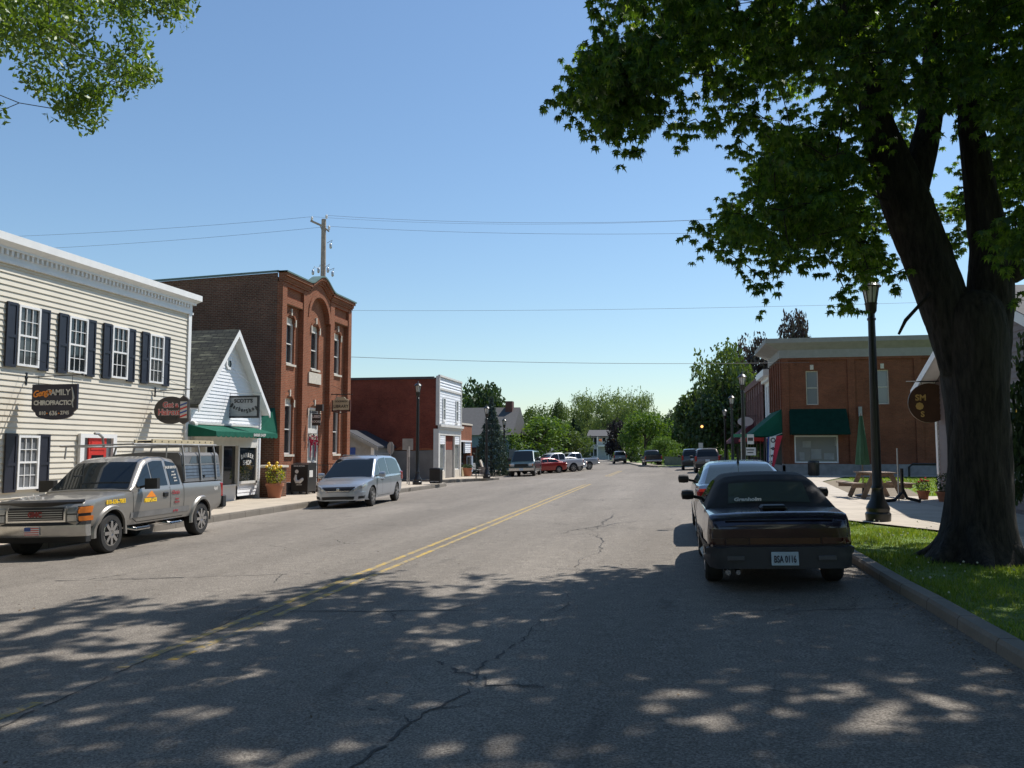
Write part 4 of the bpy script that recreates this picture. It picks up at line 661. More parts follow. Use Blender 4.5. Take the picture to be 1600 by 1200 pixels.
mb = MB(); mb.text('BARBER SHOP', .15, FACE('X+', -15.53, 29.6, 2.51), .002, bold=.004); mb.build('lettering', MT['offwhite'], aw)
mb = MB(); fbox(mb, T, 26.7, 31.6, .02, .14, 2.86, 2.93); mb.lathe([(.001, -.09), (.12, -.09), (.12, .09), (.001, .09)], (-16.55, 26.72, 2.84), 12, Matrix.Rotation(R(90), 4, 'X')); mb.build('awning_box', MT['offwhite'], t)
# barber sign
y = 29.4; yf = y-.04; t = thing('hanging_sign', "framed grey sign reading SCOTT'S Barber Shop on white gable", 'sign', (-16.7, y, 4.1))
mb = MB(); mb.box(-16.72, -15.5, y-.025, y+.025, 3.2, 4.0); mb.build('board', MT['sign_grey'], t)
mb = MB()
for a in ((-16.75, -16.68, 3.17, 4.03), (-15.55, -15.48, 3.17, 4.03), (-16.68, -15.55, 3.96, 4.03), (-16.68, -15.55, 3.17, 3.24)): mb.box(a[0], a[1], y-.045, y+.045, a[2], a[3])
mb.build('frame', MT['black'], t)
mb = MB(); mb.text("SCOTT'S", .20, FACE('Y-', -16.12, yf, 3.82), .003, bold=.007); mb.build('lettering', MT['black'], t); mb = MB()
NR = Matrix.Diagonal((.72, 1, 1, 1))
for i, ch in enumerate("Barber"): mb.text(ch, .22, FACE('Y-', -16.60+i*.107, yf, 3.655-.062*i+.0045*i*i) @ Matrix.Rotation(R(-34+i*6), 4, 'Z') @ NR, .003, bold=.008)
for i, ch in enumerate("Shop"): mb.text(ch, .22, FACE('Y-', -15.96+i*.118, yf, 3.42+.045*i+.004*i*i) @ Matrix.Rotation(R(14+i*6), 4, 'Z') @ NR, .003, bold=.008)
mb.build('lettering', MT['black'], t)
mb = MB(); mb.tube([(-16.7, y, 4.12), (-15.4, y, 4.12)], .018, 6); hangers(mb, (-16.4, -15.8), y, 4.0, 4.14); mb.tube([(-16.69, y+.1, 5.1), (-15.45, y, 4.14)], .006, 5); mb.build('bracket', MT['steel'], t)

# --- library
t = thing('library_building', 'tall two-storey red brick library with arched parapet and narrow windows', 'building', (-16.8, 38, 0))
FX = -17.05; T = TF('X+', FX); T0 = TF('X+', -16.8)
bays = ((34.25, 35.98, 35.12), (36.46, 39.11, 37.82), (39.6, 41.48, 40.55)); ops = []
for i, (b0, b1, c) in enumerate(bays):
    ops.append((c-.43, c+.43, 5.85, 8.0)); ops.append((c-.43, c+.43, 1.75, 4.3) if i != 1 else (c-.62, c+.62, .3, 4.0))
mb = MB(); wallgrid(mb, T, 33.85, 41.85, .3, 9.5, ops, .2)
for a0, a1 in ((33.81, 34.25), (35.98, 36.46), (39.11, 39.6), (41.48, 41.89)): fbox(mb, T0, a0, a1, -.26, 0, .5, 9.4)
for a0, a1 in ((34.25, 35.98), (39.6, 41.48)):      # panelled parapet bands
    fbox(mb, T0, a0, a1, -.26, -.02, 9.25, 9.42); fbox(mb, T0, a0, a1, -.26, -.04, 8.5, 8.8); fbox(mb, T0, a0, a1, -.25, -.15, 8.8, 9.25)
for a0, a1 in ((33.80, 36.5), (39.05, 41.9)):       # stepped brick cornice
    for k, (z0, z1, d) in enumerate(((9.42, 9.52, .05), (9.52, 9.66, .11), (9.66, 9.80, .20))): fbox(mb, T0, a0-.01*k, a1+.01*k, -.2, d, z0, z1)
# arch over the centre bay
def arch(mb, c, z, r0, r1, d0, d1, a_from=0, a_to=math.pi, n=20, sx=1.0, mi=0):
    for i in range(n):
        a, b = a_from+(a_to-a_from)*i/n, a_from+(a_to-a_from)*(i+1)/n
        q = [(c+sx*r*math.cos(x), z+r*math.sin(x)) for x, r in ((a, r0), (a, r1), (b, r1), (b, r0))]
        mb.add([T0(p[0], d1, p[1]) for p in q] + [T0(p[0], d0, p[1]) for p in q], [(0, 1, 2, 3), (7, 6, 5, 4), (0, 4, 5, 1), (1, 5, 6, 2), (2, 6, 7, 3), (3, 7, 4, 0)], mi)
C = 37.785; arch(mb, C, 8.25, 1.12, 1.325, -.26, .03)
n = 16
for i in range(n):     # spandrel between arch and cornice
    a, b = math.pi*i/n, math.pi*(i+1)/n
    x0, x1 = C+1.325*math.cos(a), C+1.325*math.cos(b)
    mb.add([T0(x0, -.03, 8.25+1.325*math.sin(a)), T0(x0, -.03, 9.62+.45*math.sin(a)), T0(x1, -.03, 9.62+.45*math.sin(b)), T0(x1, -.03, 8.25+1.325*math.sin(b))], [(0, 1, 2, 3)])
def hump(x):
    t_ = abs(x-C)/1.55; return .56*(math.cos(min(1, t_)*math.pi)+1)/2
xs_ = np.linspace(C-1.6, C+1.6, 25)
for lo, hi, d in ((9.42, 9.52, .05), (9.52, 9.66, .11), (9.66, 9.80, .20)):
    for x0, x1 in zip(xs_, xs_[1:]):
        q = [(x0, lo+hump(x0)), (x1, lo+hump(x1)), (x1, hi+hump(x1)), (x0, hi+hump(x0))]
        if x0 < 36.49 or x1 > 39.06: continue
        mb.add([T0(p[0], d, p[1]) for p in q] + [T0(p[0], -.2, p[1]) for p in q], [(0, 1, 2, 3), (0, 4, 5, 1), (2, 6, 7, 3)])
wl = mb.build('wall', MT['brick_lib'], t)
mb = MB()
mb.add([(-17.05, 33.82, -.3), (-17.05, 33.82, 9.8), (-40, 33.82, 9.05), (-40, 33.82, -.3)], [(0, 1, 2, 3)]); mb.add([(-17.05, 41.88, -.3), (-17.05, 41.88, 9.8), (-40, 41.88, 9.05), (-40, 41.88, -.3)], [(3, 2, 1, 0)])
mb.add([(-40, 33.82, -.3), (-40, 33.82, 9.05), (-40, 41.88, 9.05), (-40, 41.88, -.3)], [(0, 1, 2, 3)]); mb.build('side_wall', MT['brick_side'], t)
mb = MB(); mb.add([(-16.9, 33.8, 9.6), (-16.9, 41.9, 9.6), (-40, 41.9, 8.9), (-40, 33.8, 8.9)], [(0, 1, 2, 3)])
arch_pts = [(-17.3 - 1.4*math.sin(a)*0, C+1.3*math.cos(a), 9.75+.5*math.sin(a)) for a in np.linspace(0, math.pi, 13)]
for p, q in zip(arch_pts, arch_pts[1:]): mb.add([p, q, (q[0]-2.6, q[1], q[2]-.05), (p[0]-2.6, p[1], p[2]-.05)], [(0, 1, 2, 3)])
mb.build('roof', MT['offwhite'], t)
mb = MB()
for x0, x1 in zip(list(np.linspace(33.72, C-1.6, 5))+list(xs_)+list(np.linspace(C+1.6, 41.97, 5)), (list(np.linspace(33.72, C-1.6, 5))+list(xs_)+list(np.linspace(C+1.6, 41.97, 5)))[1:]):
    if x1-x0 < .001: continue
    q = [(x0, 9.80+hump(x0)), (x1, 9.80+hump(x1)), (x1, 9.87+hump(x1)), (x0, 9.87+hump(x0))]
    mb.add([T0(p[0], .25, p[1]) for p in q] + [T0(p[0], -.25, p[1]) for p in q], [(0, 1, 2, 3), (0, 4, 5, 1), (2, 6, 7, 3), (7, 6, 5, 4)])
mb.add([(-17.0, 33.75, 9.80), (-17.0, 33.75, 9.9), (-40, 33.75, 9.15), (-40, 33.75, 9.02), (-17, 34, 9.8), (-17, 34, 9.9), (-40, 34, 9.15), (-40, 34, 9.02)], [(0, 1, 2, 3), (1, 5, 6, 2)]); mb.build('coping', P('green_coping', (.10, .16, .14), .5), t)
mb = MB(); fbox(mb, T0, 33.80, 36.5, -.25, .04, 0, .5); fbox(mb, T0, 39.05, 41.9, -.25, .04, 0, .5); fbox(mb, T0, 36.5, 39.05, -.25, -.02, 0, .3); mb.build('foundation', MT['found'], t)
for i, (b0, b1, c) in enumerate(bays):
    for z0, z1 in ((5.85, 8.0),) + (((1.75, 4.3),) if i != 1 else ()):
        o = window(t, T, c-.43, c+.43, z0, z1-.28, MT['offwhite'], MT['glass'], 1, 1, -.17, .075, True, (MT['stone'], .26), th=.08)
        mb = MB(); fbox(mb, T, c-.43, c+.43, -.19, -.12, z1-.28, z1); mb.build('tympanum', MT['stone'], o)
    for z in (8.0, 4.3 if i != 1 else 4.0):      # segmental hood: one stone band with shoulders and keystone
        wd = .43 if not (i == 1 and z < 5) else .62; mb = MB(); e = .13
        top = [(c+(wd+.10)*math.cos(a), z-.16+.42*math.sin(a)) for a in np.linspace(0, math.pi, 17)]; bot = [(c+(wd+.0)*math.cos(a), z-.20+.33*math.sin(a)) for a in np.linspace(0, math.pi, 17)]
        for k in range(16):
            q = [top[k], top[k+1], bot[k+1], bot[k]]; d_ = .045
            mb.add([T(p[0], d_, p[1]) for p in q]+[T(p[0], 0, p[1]) for p in q], [(0, 1, 2, 3), (0, 4, 5, 1), (2, 6, 7, 3)], 0)
        for sg in (-1, 1): fbox(mb, T, c+sg*(wd+.01), c+sg*(wd+.10), .0, .06, z-.40, z-.06, 1)
        fbox(mb, T, c-.05, c+.05, 0, .085, z+.08, z+.38, 1)
        mb.build('window_hood', [MT['brick_lib'], MT['stone']], t)
mb = MB(); fbox(mb, T, 37.1, 38.5, 0, .06, 5.15, 5.68); pl = mb.build('plaque', MT['stone'], t)
mb = MB(); fbox(mb, T, 37.2, 38.44, -.19, -.12, .3, 4.0); fbox(mb, T, 37.2, 37.32, -.12, -.04, .3, 4.0); fbox(mb, T, 38.32, 38.44, -.12, -.04, .3, 4.0); fbox(mb, T, 37.32, 38.32, -.12, -.04, 2.75, 2.95); fbox(mb, T, 37.32, 38.32, -.12, -.04, 3.9, 4.0); fbox(mb, T, 37.78, 37.86, -.12, -.05, .3, 2.75); fbox(mb, T, 37.32, 38.32, -.12, -.05, .3, .55); fbox(mb, T, 37.32, 38.32, -.12, -.05, 1.3, 1.42)
o = mb.build('door', MT['offwhite'], t); mb = MB()
for a0, a1 in ((37.34, 37.77), (37.87, 38.3)): fbox(mb, T, a0, a1, -.118, -.11, 1.45, 2.7); fbox(mb, T, a0, a1, -.118, -.11, .6, 1.25); fbox(mb, T, a0, a1, -.118, -.11, 3.0, 3.85)
mb.build('pane', MT['curtain_glass'], o)
mb = MB(); fbox(mb, T0, 36.6, 39.0, -.2, 1.0, .0, .15); fbox(mb, T0, 36.9, 38.8, -.2, .6, .15, .3); mb.build('step', MT['kerb'], t)
# entrance canopy of green canvas on the shaded side wall
mb = MB(); x0, x1 = -20.2, -16.95; yw = 33.80
mb.add([(x0, yw, 3.78), (x1-.1, yw, 3.78), (x1, yw-1.5, 2.75), (x0, yw-1.5, 2.75), (x1+.05, yw, 2.75), (x1+.0, yw-1.5, 2.5), (x0, yw-1.5, 2.5), (x1+.05, yw, 2.5)], [(0, 1, 2, 3), (1, 4, 2), (3, 2, 5, 6), (2, 4, 7, 5)])
mb.build('entrance_canopy', MT['green_awning'], t)
# door decorations of red ribbon
for i, a in enumerate((37.52, 38.05)):
    t2 = thing('door_wreath', ('red ribbon swag on the left leaf of the library door', 'red ribbon swag on the right leaf of the library door')[i], 'wreath', (-17.08, a, 2.3))
    mb = MB(); rr = random.Random(i)
    for k in range(18):
        x_ = rr.uniform(.0, .12); mb.obox(Matrix.Translation((-17.08+x_, a+rr.uniform(-.12, .12), 2.42+rr.uniform(-.25, .2))) @ Matrix.Rotation(rr.uniform(0, 3), 4, 'Y') @ Matrix.Rotation(rr.uniform(0, 3), 4, 'X'), .09, .10, .012)
    for k in (-1, 1): mb.bar((-17.03, a, 2.35), (-17.04, a+k*.05, 1.75+.15*k), .035, .010)
    mb.build('bow', P('crimson_ribbon', (.5, .02, .08), .6), t2)
    mb = MB()
    for k in range(14): mb.obox(Matrix.Translation((-17.02, a+rr.uniform(-.16, .16), 2.55+rr.uniform(-.08, .14))) @ Matrix.Rotation(rr.uniform(0, 3), 4, 'X'), .05, .07, .05)
    mb.build('blossom', MT['stone'], t2)
# library sign
y = 39.3; t = thing('hanging_sign', 'cream hanging sign reading LIBRARY on an iron bracket', 'sign', (-16.8, y, 4.7))
mb = MB(); mb.prism([(-16.68, 3.95), (-15.82, 3.95), (-15.82, 4.42), (-16.0, 4.5), (-16.1, 4.6), (-16.4, 4.6), (-16.5, 4.5), (-16.68, 4.42)], lambda p, q, d: (p, d, q), y-.03, y+.03); mb.build('board', MT['cream_board'], t)
mb = MB(); mb.box(-16.74, -15.76, y-.04, y+.04, 3.86, 3.94)
mb.box(-16.75, -16.69, y-.04, y+.04, 3.86, 4.44); mb.box(-15.81, -15.75, y-.04, y+.04, 3.86, 4.44); mb.tube([(-16.55, y, 3.84), (-16.25, y, 3.78), (-15.95, y, 3.84)], .03, 6); mb.build('frame', MT['brown'], t)
mb = MB(); mb.text('LIBRARY', .21, FACE('Y-', -16.25, y-.034, 4.12), .003, bold=.004); mb.build('lettering', MT['black'], t); mb = MB(); mb.text('GOODRICH', .12, FACE('Y-', -16.25, y-.034, 4.37), .003, bold=.004); mb.build('lettering', MT['black'], t)
mb = MB(); mb.tube([(-16.8, y, 4.73), (-15.65, y, 4.73)], .022, 6); hangers(mb, (-16.5, -16.0), y, 4.5, 4.73)
for x in (-16.4, -16.1): mb.tube([(x + .1*math.cos(a), y, 4.64+.08*math.sin(a)) for a in np.linspace(0, 5.5, 10)], .012, 5)
mb.tube([(-16.79, y, 5.2), (-15.8, y, 4.75)], .006, 5); mb.build('bracket', MT['black'], t)
# open sign over library door
y = 36.95; t = thing('hanging_sign', 'small black and white sign hung above the library door', 'sign', (-16.7, y, 4.1))
mb = MB(); mb.box(-16.72, -16.3, y-.02, y+.02, 3.1, 3.65); mb.box(-16.55, -16.2, y-.04, y+.1, 3.78, 4.1); mb.build('board', MT['sign_dark'], t)
mb = MB(); mb.text('USED', .17, FACE('Y-', -16.51, y-.024, 3.52), .003, bold=.008); mb.text('BOOKS', .14, FACE('Y-', -16.51, y-.024, 3.28), .003, bold=.006); mb.build('lettering', MT['offwhite'], t)
mb = MB(); mb.tube([(-16.8, y, 3.72), (-16.2, y, 3.72)], .014, 6); hangers(mb, (-16.65, -16.35), y, 3.64, 3.72); mb.build('bracket', MT['black'], t)
# iron railing by the door
t = thing('iron_railing', 'black iron railing beside the library door steps', 'railing', (-16.2, 36.7, 0))
mb = MB(); 
for k in range(9): mb.tube([(-16.75+k*.12, 36.65, .1), (-16.75+k*.12, 36.65, 1.25)], .009, 5)
mb.tube([(-16.78, 36.65, 1.25), (-15.75, 36.65, 1.25)], .02, 6); mb.tube([(-16.78, 36.65, .25), (-15.75, 36.65, .25)], .014, 6)
mb.build('bars', MT['black'], t)
t = thing('iron_railing', 'black iron railing beyond the library door, nearer the far lamp', 'railing', (-16.2, 39.0, 0))
mb = MB()
for k in range(9): mb.tube([(-16.75+k*.12, 39.0, .1), (-16.75+k*.12, 39.0, 1.25)], .009, 5)
mb.tube([(-16.78, 39.0, 1.25), (-15.75, 39.0, 1.25)], .02, 6); mb.tube([(-16.78, 39, .25), (-15.75, 39, .25)], .014, 6); mb.build('bars', MT['black'], t)

# --- utility pole behind the library
t = thing('utility_pole', 'wooden utility pole rising behind the brick library roof', 'utility pole', (-20.3, 46, -.3))
mb = MB(); mb.tube([(-20.25, 46, -.4), (-20.28, 46, 9), (-20.32, 46, 15.75)], [.2, .17, .135], 10); mb.build('pole', MT['pole'], t, 40)
mb = MB(); mb.bar((-21.15, 46, 15.7), (-20.3, 46, 15.3), .1, .12); mb.bar((-20.3, 46, 15.25), (-19.98, 46, 15.0), .1, .1); mb.bar((-20.55, 46, 15.38), (-20.35, 46, 14.9), .04); mb.build('crossarm', MT['pole'], t)
mb = MB()
for x, z in ((-21.08, 15.72), (-20.15, 15.78), (-19.97, 15.1)): mb.lathe([(.03, 0), (.075, .03), (.06, .1), (.08, .13), (.05, .22), (.03, .24)], (x, 46, z), 9)
mb.build('insulator', MT['offwhite'], t, 40)
mb = MB(); rr = random.Random(2)
for x, z in ((-20.95, 12.55), (-20.6, 12.65), (-20.0, 12.65), (-19.7, 12.4), (-19.85, 14.1)):
    mb.lathe([(.04, -.16), (.08, -.1), (.08, .1), (.03, .16)], (x, 46, z), 8); mb.tube([(x, 46, z+.15), (x+.1, 46, z+.35), (x*.5-10.15, 46, z+.2)], .018, 5)
mb.build('fitting', MT['steel'], t, 40)
# --- overhead wires
def wire(a, b, sag, label, r=.008):
    t_ = np.linspace(0, 1, 25); a, b = np.array(a), np.array(b)
    pts = [tuple(a+(b-a)*k - np.array([0, 0, sag*4*k*(1-k)])) for k in t_]
    tag(MB().tube(pts, r, 5, cap=False).build('overhead_wire', MT['wire']), label, 'wire', 'overhead wires')
wire((-20.15, 46, 15.98), (14, 44, 14.2), .7, 'upper power line from the pole top into the maple')
wire((-21.08, 46, 15.95), (14, 46, 14.9), .8, 'faint power line from the left tip of the crossarm', .006)
wire((-19.97, 46, 15.3), (14, 43, 12.9), .5, 'power line from the lower right insulator of the pole')
wire((-21.1, 46, 15.95), (-60, 30, 12.6), .8, 'power line running left from the pole over the cream building')
wire((-19.97, 46, 15.3), (-60, 30, 11.6), .8, 'lower power line running left from the pole')
wire((-16.9, 41.7, 9.4), (22, 42, 9.0), .25, 'single cable from the library corner crossing the sky', .007)
wire((-16.9, 41.7, 6.9), (8.5, 54.2, 7.4), .2, 'thick cable crossing the street to the corner building', .013)
# ================================================================ LEFT, BEYOND THE SIDE DRIVE
t = thing('storefront_building', 'red brick side wall painted grey below with white clapboard storefront', 'building', (-15.3, 56.5, 0))
T = TF('X+', -15.3)
mb = MB(); mb.box(-34, -15.42, 53.62, 59.6, 1.95, 6.72); mb.build('brick_wall', MT['brick_grey'], t)
mb = MB(); mb.box(-34, -15.41, 53.60, 59.6, -.4, 1.95); mb.build('painted_base', MT['grey_paint'], t)
mb = MB(); mb.add([(-34, 53.595, 1.95), (-15.6, 53.595, 1.95)] + [(-15.6-(18.4*i/40), 53.595, 2.02+.12*math.sin(i*1.7)+.06*math.sin(i*4.1)) for i in range(41)], [tuple(range(43))]); mb.build('peeled_band', brick('faded_brick', (.34, .11, .05), (.3, .09, .045), (.25, .14, .09), .3), t)
mb = MB(); siding(mb, T, 53.72, 59.62, 3.75, 6.0, .2, .025); siding(mb, T, 53.72, 59.62, 6.12, 6.85, .2, .06); fbox(mb, T, 53.72, 59.62, -.1, 0, 3.6, 6.95)
siding(mb, T, 53.9, 55.3, 2.35, 2.95, .15, .02); siding(mb, T, 58.0, 59.3, 2.35, 2.95, .15, .02); mb.build('wall', MT['whitesiding'], t)
mb = MB(); fbox(mb, T, 53.58, 53.74, -.15, .1, 3.6, 6.9); fbox(mb, T, 59.6, 59.72, -.15, .08, 3.6, 6.9); fbox(mb, T, 53.6, 59.7, 0, .13, 6.86, 6.98); fbox(mb, T, 53.7, 59.6, 0, .08, 6.0, 6.14); mb.build('trim', MT['offwhite'], t)
mb = MB(); mb.box(-34, -15.45, 53.7, 59.6, 6.72, 6.80); mb.box(-34, -15.6, 53.55, 53.75, 6.70, 6.86); mb.build('roof', MT['greyroof'], t)
for a in (54.6, 58.1): window(t, T, a, a+.62, 3.95, 5.5, MT['white'], MT['pale_glass'], 1, 1, .03, .06, sill=(MT['white'], .12))
mb = MB(); fbox(mb, T, 53.55, 59.75, 0, .24, 3.5, 3.66); fbox(mb, T, 53.6, 59.7, 0, .14, 3.36, 3.5); fbox(mb, T, 53.7, 59.6, -.1, .05, 2.95, 3.36); mb.build('cornice', MT['offwhite'], t)
for nm, a0, a1, d1, z1 in (('pilaster', 53.57, 53.95, .06, 3.36), ('pilaster', 59.3, 59.6, .06, 3.36), ('jamb', 55.3, 55.45, .02, 2.95), ('jamb', 57.9, 58.0, .02, 2.95), ('bulkhead', 53.95, 55.3, .03, .55), ('bulkhead', 58.0, 59.3, .03, .55)):
    mb = MB(); fbox(mb, T, a0, a1, -.3, d1, 0, z1); mb.build(nm, MT['offwhite'] if nm != 'bulkhead' else MT['stone'], t)
for a0, a1 in ((53.95, 55.3), (58.0, 59.3)):
    o = window(t, T, a0, a1, .55, 2.35, MT['white'], MT['pale_glass'], 1, 1, -.1, .05, False)
mb = MB(); fbox(mb, T, 55.45, 57.9, -1.0, -.95, 0, 2.95); mb.build('recess_wall', MT['grey_paint'], t)
mb = MB(); fbox(mb, T, 56.1, 57.1, -.95, -.9, .05, 2.2); o = mb.build('door', MT['brown'], t); mb = MB(); fbox(mb, T, 56.25, 56.95, -.899, -.893, .9, 2.0); mb.build('pane', MT['glass'], o)
# low brick shop
t = thing('brick_shop', 'low red brick shop with white panel beside the white storefront', 'building', (-15.5, 61.8, 0)); T = TF('X+', -15.5)
mb = MB(); fbox(mb, T, 59.78, 64.0, -12, 0, 2.65, 3.85); mb.box(-27, -15.8, 59.8, 64.0, -.3, 2.65); fbox(mb, T, 63.5, 64.0, -.4, 0, -.1, 2.65); mb.build('wall', MT['brick_lib'], t)
mb = MB(); fbox(mb, T, 59.76, 64.06, -12, .06, 3.85, 3.98); mb.build('coping', MT['stone'], t)
mb = MB(); siding(mb, T, 61.7, 63.5, 1.75, 2.55, .14, .05); fbox(mb, T, 59.8, 63.6, 0, .1, 2.55, 2.67); fbox(mb, T, 61.7, 63.5, -.1, .0, 1.7, 2.55); mb.build('fascia_panel', MT['whitesiding'], t)
mb = MB(); fbox(mb, T, 59.9, 63.5, -.3, -.28, .6, 2.5); mb.build('window', MT['glass'], t); mb = MB(); fbox(mb, T, 59.8, 63.5, -.29, -.05, 0, .6); mb.build('bulkhead', MT['cream_board'], t)
mb = MB(); mb.tube([(-17, 60.5, 3.9), (-17, 60.5, 4.6)], .12, 8); mb.build('vent_pipe', MT['steel'], t)
# little grey shed at the side of the brick wall
t = thing('shed', 'small grey lean-to shed against the brick side wall', 'shed', (-20, 50.8, 0))
mb = MB(); mb.prism([(-23, -.3), (-18.5, -.3), (-18.5, 2.15), (-20.2, 3.0), (-23, 3.0)], lambda p, q, d: (p, d, q), 50.2, 53.58); mb.build('wall', MT['signback'], t)
mb = MB(); mb.prism([(-20.3, 3.12), (-18.2, 2.06), (-18.2, 2.18), (-20.3, 3.24), (-23.2, 3.24), (-23.2, 3.12)], lambda p, q, d: (p, d, q), 49.95, 53.58); mb.build('roof', P('shed_roof', (.03, .032, .04), .8), t); mb = MB(); mb.prism([(-20.3, 2.98), (-18.15, 1.90), (-18.15, 2.12), (-20.3, 3.2)], lambda p, q, d: (p, d, q), 49.90, 49.94); mb.build('fascia', MT['signback'], t)
mb = MB(); mb.box(-18.68, -18.48, 50.1, 50.2, 0, 2.1); mb.build('post', MT['white'], t); mb = MB(); mb.box(-20.1, -19.75, 50.17, 50.2, 1.6, 2.1); mb.build('window', MT['bluep'], t)
# blue-grey house behind the spruce
t = thing('house', 'blue sided house with grey roof behind the spruce', 'house', (-18, 80, 0))
mb = MB(); mb.box(-30, -15.6, 79.6, 88, -.4, 3.5); mb.build('wall', MT['blue_siding'], t)
mb = MB(); mb.prism([(79.2, 3.4), (88.4, 3.4), (83.8, 6.3)], lambda p, q, d: (d, p, q), -30.4, -15.2); mb.build('roof', MT['greyroof'], t)
mb = MB(); mb.box(-19.4, -18.4, 79.5, 79.6, 1.0, 2.2); mb.build('window', MT['glass'], t); mb = MB(); mb.box(-16.6, -15.9, 83, 84, 5, 6.9); mb.build('chimney', MT['brown'], t)
# far house with the porch
t = thing('house', 'pale far house with two-storey porch beside the purple tree', 'house', (-16, 190, 0))
mb = MB(); mb.box(-18.6, -7.5, 190, 200, -1, 5.0); mb.build('wall', P('pale_siding', (.42, .45, .48), .7), t)
mb = MB(); mb.prism([(189, 4.9), (201, 4.9), (201, 5.1), (195, 6.6), (189, 5.1)], lambda p, q, d: (d, p, q), -19, -7); mb.build('roof', MT['greyroof'], t)
mb = MB(); mb.box(-16.6, -8, 188.4, 190, 2.7, 3.0)
for x in (-16.5, -14, -11.5, -9): mb.box(x-.1, x+.1, 188.4, 188.6, -1, 4.9)
for k in range(30): mb.box(-16.5+k*.28, -16.42+k*.28, 188.45, 188.5, 3.0, 3.7)
mb.box(-16.6, -8, 188.4, 188.52, 3.7, 3.78); mb.build('porch', MT['white'], t)
for x, z in ((-18.2, 3.2), (-17.4, 3.2), (-18.2, .6), (-17.4, .6), (-15.4, 3.2), (-13.6, .4), (-12.2, 3.2)):
    mb = MB(); mb.box(x, x+.55, 189.93, 190, z, z+1.5); mb.build('window', MT['glass'], t)
for x, lb in ((-15.8, 'small orange hanging basket on the far porch, left one'), (-12.9, 'small orange hanging basket on the far porch, right one beside the purple tree')):
    t = thing('hanging_basket', lb, 'basket', (x, 188.3, 4.1)); mb = MB()
    for k in range(14): mb.lathe([(.001, -.12), (.13, 0), (.001, .12)], (x+random.uniform(-.3, .3), 188.3+random.uniform(-.2, .2), 4.1+random.uniform(-.25, .25)), 6)
    mb.build('blossom', MT['orange'], t)

# ================================================================ RIGHT SIDE
ZR = .40
t = thing('corner_building', 'two-storey orange brick corner building with grey cornice and green awnings', 'building', (11, 54.4, ZR))
T = TF('Y-', 54.4); TW = TF('X-', 6.83)
ops = [(8.29, 9.02, 4.75, 6.88), (12.42, 13.15, 4.75, 6.88), (16.6, 17.3, 4.75, 6.88), (7.5, 10.1, 1.14, 2.85)]
mb = MB(); wallgrid(mb, T, 6.83, 22, 1.08, 7.7, ops, .18)
for a in (6.83, 10.75, 14.6, 18.6): fbox(mb, T, a, a+.42, 0, .09, 1.08, 7.55)
fbox(mb, T, 6.83, 22, 0, .10, 7.55, 7.7)
opw = [(54.95+k*1.15, 55.6+k*1.15, 4.7, 6.9) for k in range(5)] + [(55.2, 59.8, 1.0, 3.1)]
wallgrid(mb, TW, 54.4, 60.4, 1.08, 7.7, opw, .18)
for k in range(6): fbox(mb, TW, 54.4+k*1.15+.05, 54.4+k*1.15+.45, 0, .08, 4.5, 7.6)
mb.box(6.9, 22, 60.3, 60.4, .3, 7.7); mb.build('wall', MT['brick_right'], t)
mb = MB(); fbox(mb, T, 6.75, 22, -.1, .07, .3, 1.08); fbox(mb, TW, 54.33, 60.4, -.1, .07, .3, 1.0); mb.build('foundation', MT['found'], t)
mb = MB(); mb.box(6.7, 22, 54.28, 60.5, 7.7, 8.42); mb.box(6.25, 22, 54.05, 60.7, 8.42, 8.62); mb.box(5.85, 22, 53.85, 60.8, 8.62, 8.90)
mb.add([(6.7, 54.28, 8.2), (5.85, 53.85, 8.62), (5.85, 60.8, 8.62), (6.7, 60.5, 8.2), (22, 54.28, 8.2), (22, 53.85, 8.62)], [(0, 1, 2, 3), (0, 4, 5, 1)]); mb.build('cornice', P('grey_cornice', (.26, .25, .235), .7, var=.1), t)
for a0, a1 in ((8.29, 9.02), (12.42, 13.15), (16.6, 17.3)):
    window(t, T, a0, a1, 4.75, 6.88, MT['stone'], MT['curtain_glass'], 1, 1, -.15, .06, True, (MT['stone'], .12))
    mb = MB(); fbox(mb, T, (a0+a1)/2-.1, (a0+a1)/2+.1, 0, .05, 6.95, 7.25); mb.build('keystone', MT['stone'], t)
for k in range(5): window(t, TW, 54.95+k*1.15, 55.6+k*1.15, 4.7, 6.9, MT['stone'], MT['glass'], 1, 1, -.15, .05)
o = window(t, T, 7.5, 10.1, 1.14, 2.85, MT['white'], MT['pale_glass'], 1, 1, -.12, .09, False)
mb = MB()
for x, z, s1, s2 in ((7.8, 1.3, .3, .5), (8.5, 1.4, .6, .6), (9.25, 1.35, .6, .4), (9.9, 2.2, .12, .5), (8.0, 2.1, .5, .4)): mb = MB(); fbox(mb, T, x, x+s1, -.10, -.085, z, z+s2); mb.build('poster', MT['signback'], o)
mb = MB(); fbox(mb, TW, 55.2, 59.8, -.3, -.28, 1.0, 3.1)
for k in range(5): fbox(mb, TW, 55.2+k*1.1, 55.3+k*1.1, -.28, -.1, 1.0, 3.1)
mb.build('shop_window', MT['pale_glass'], t)
awning(t, T, 7.22, 10.62, 4.5, 2.98, 1.1, MT['green_dark'], .10, scallop=False)
awning(t, TW, 54.6, 60.2, 4.52, 2.92, 1.9, MT['green_awning'], .12, scallop=False)
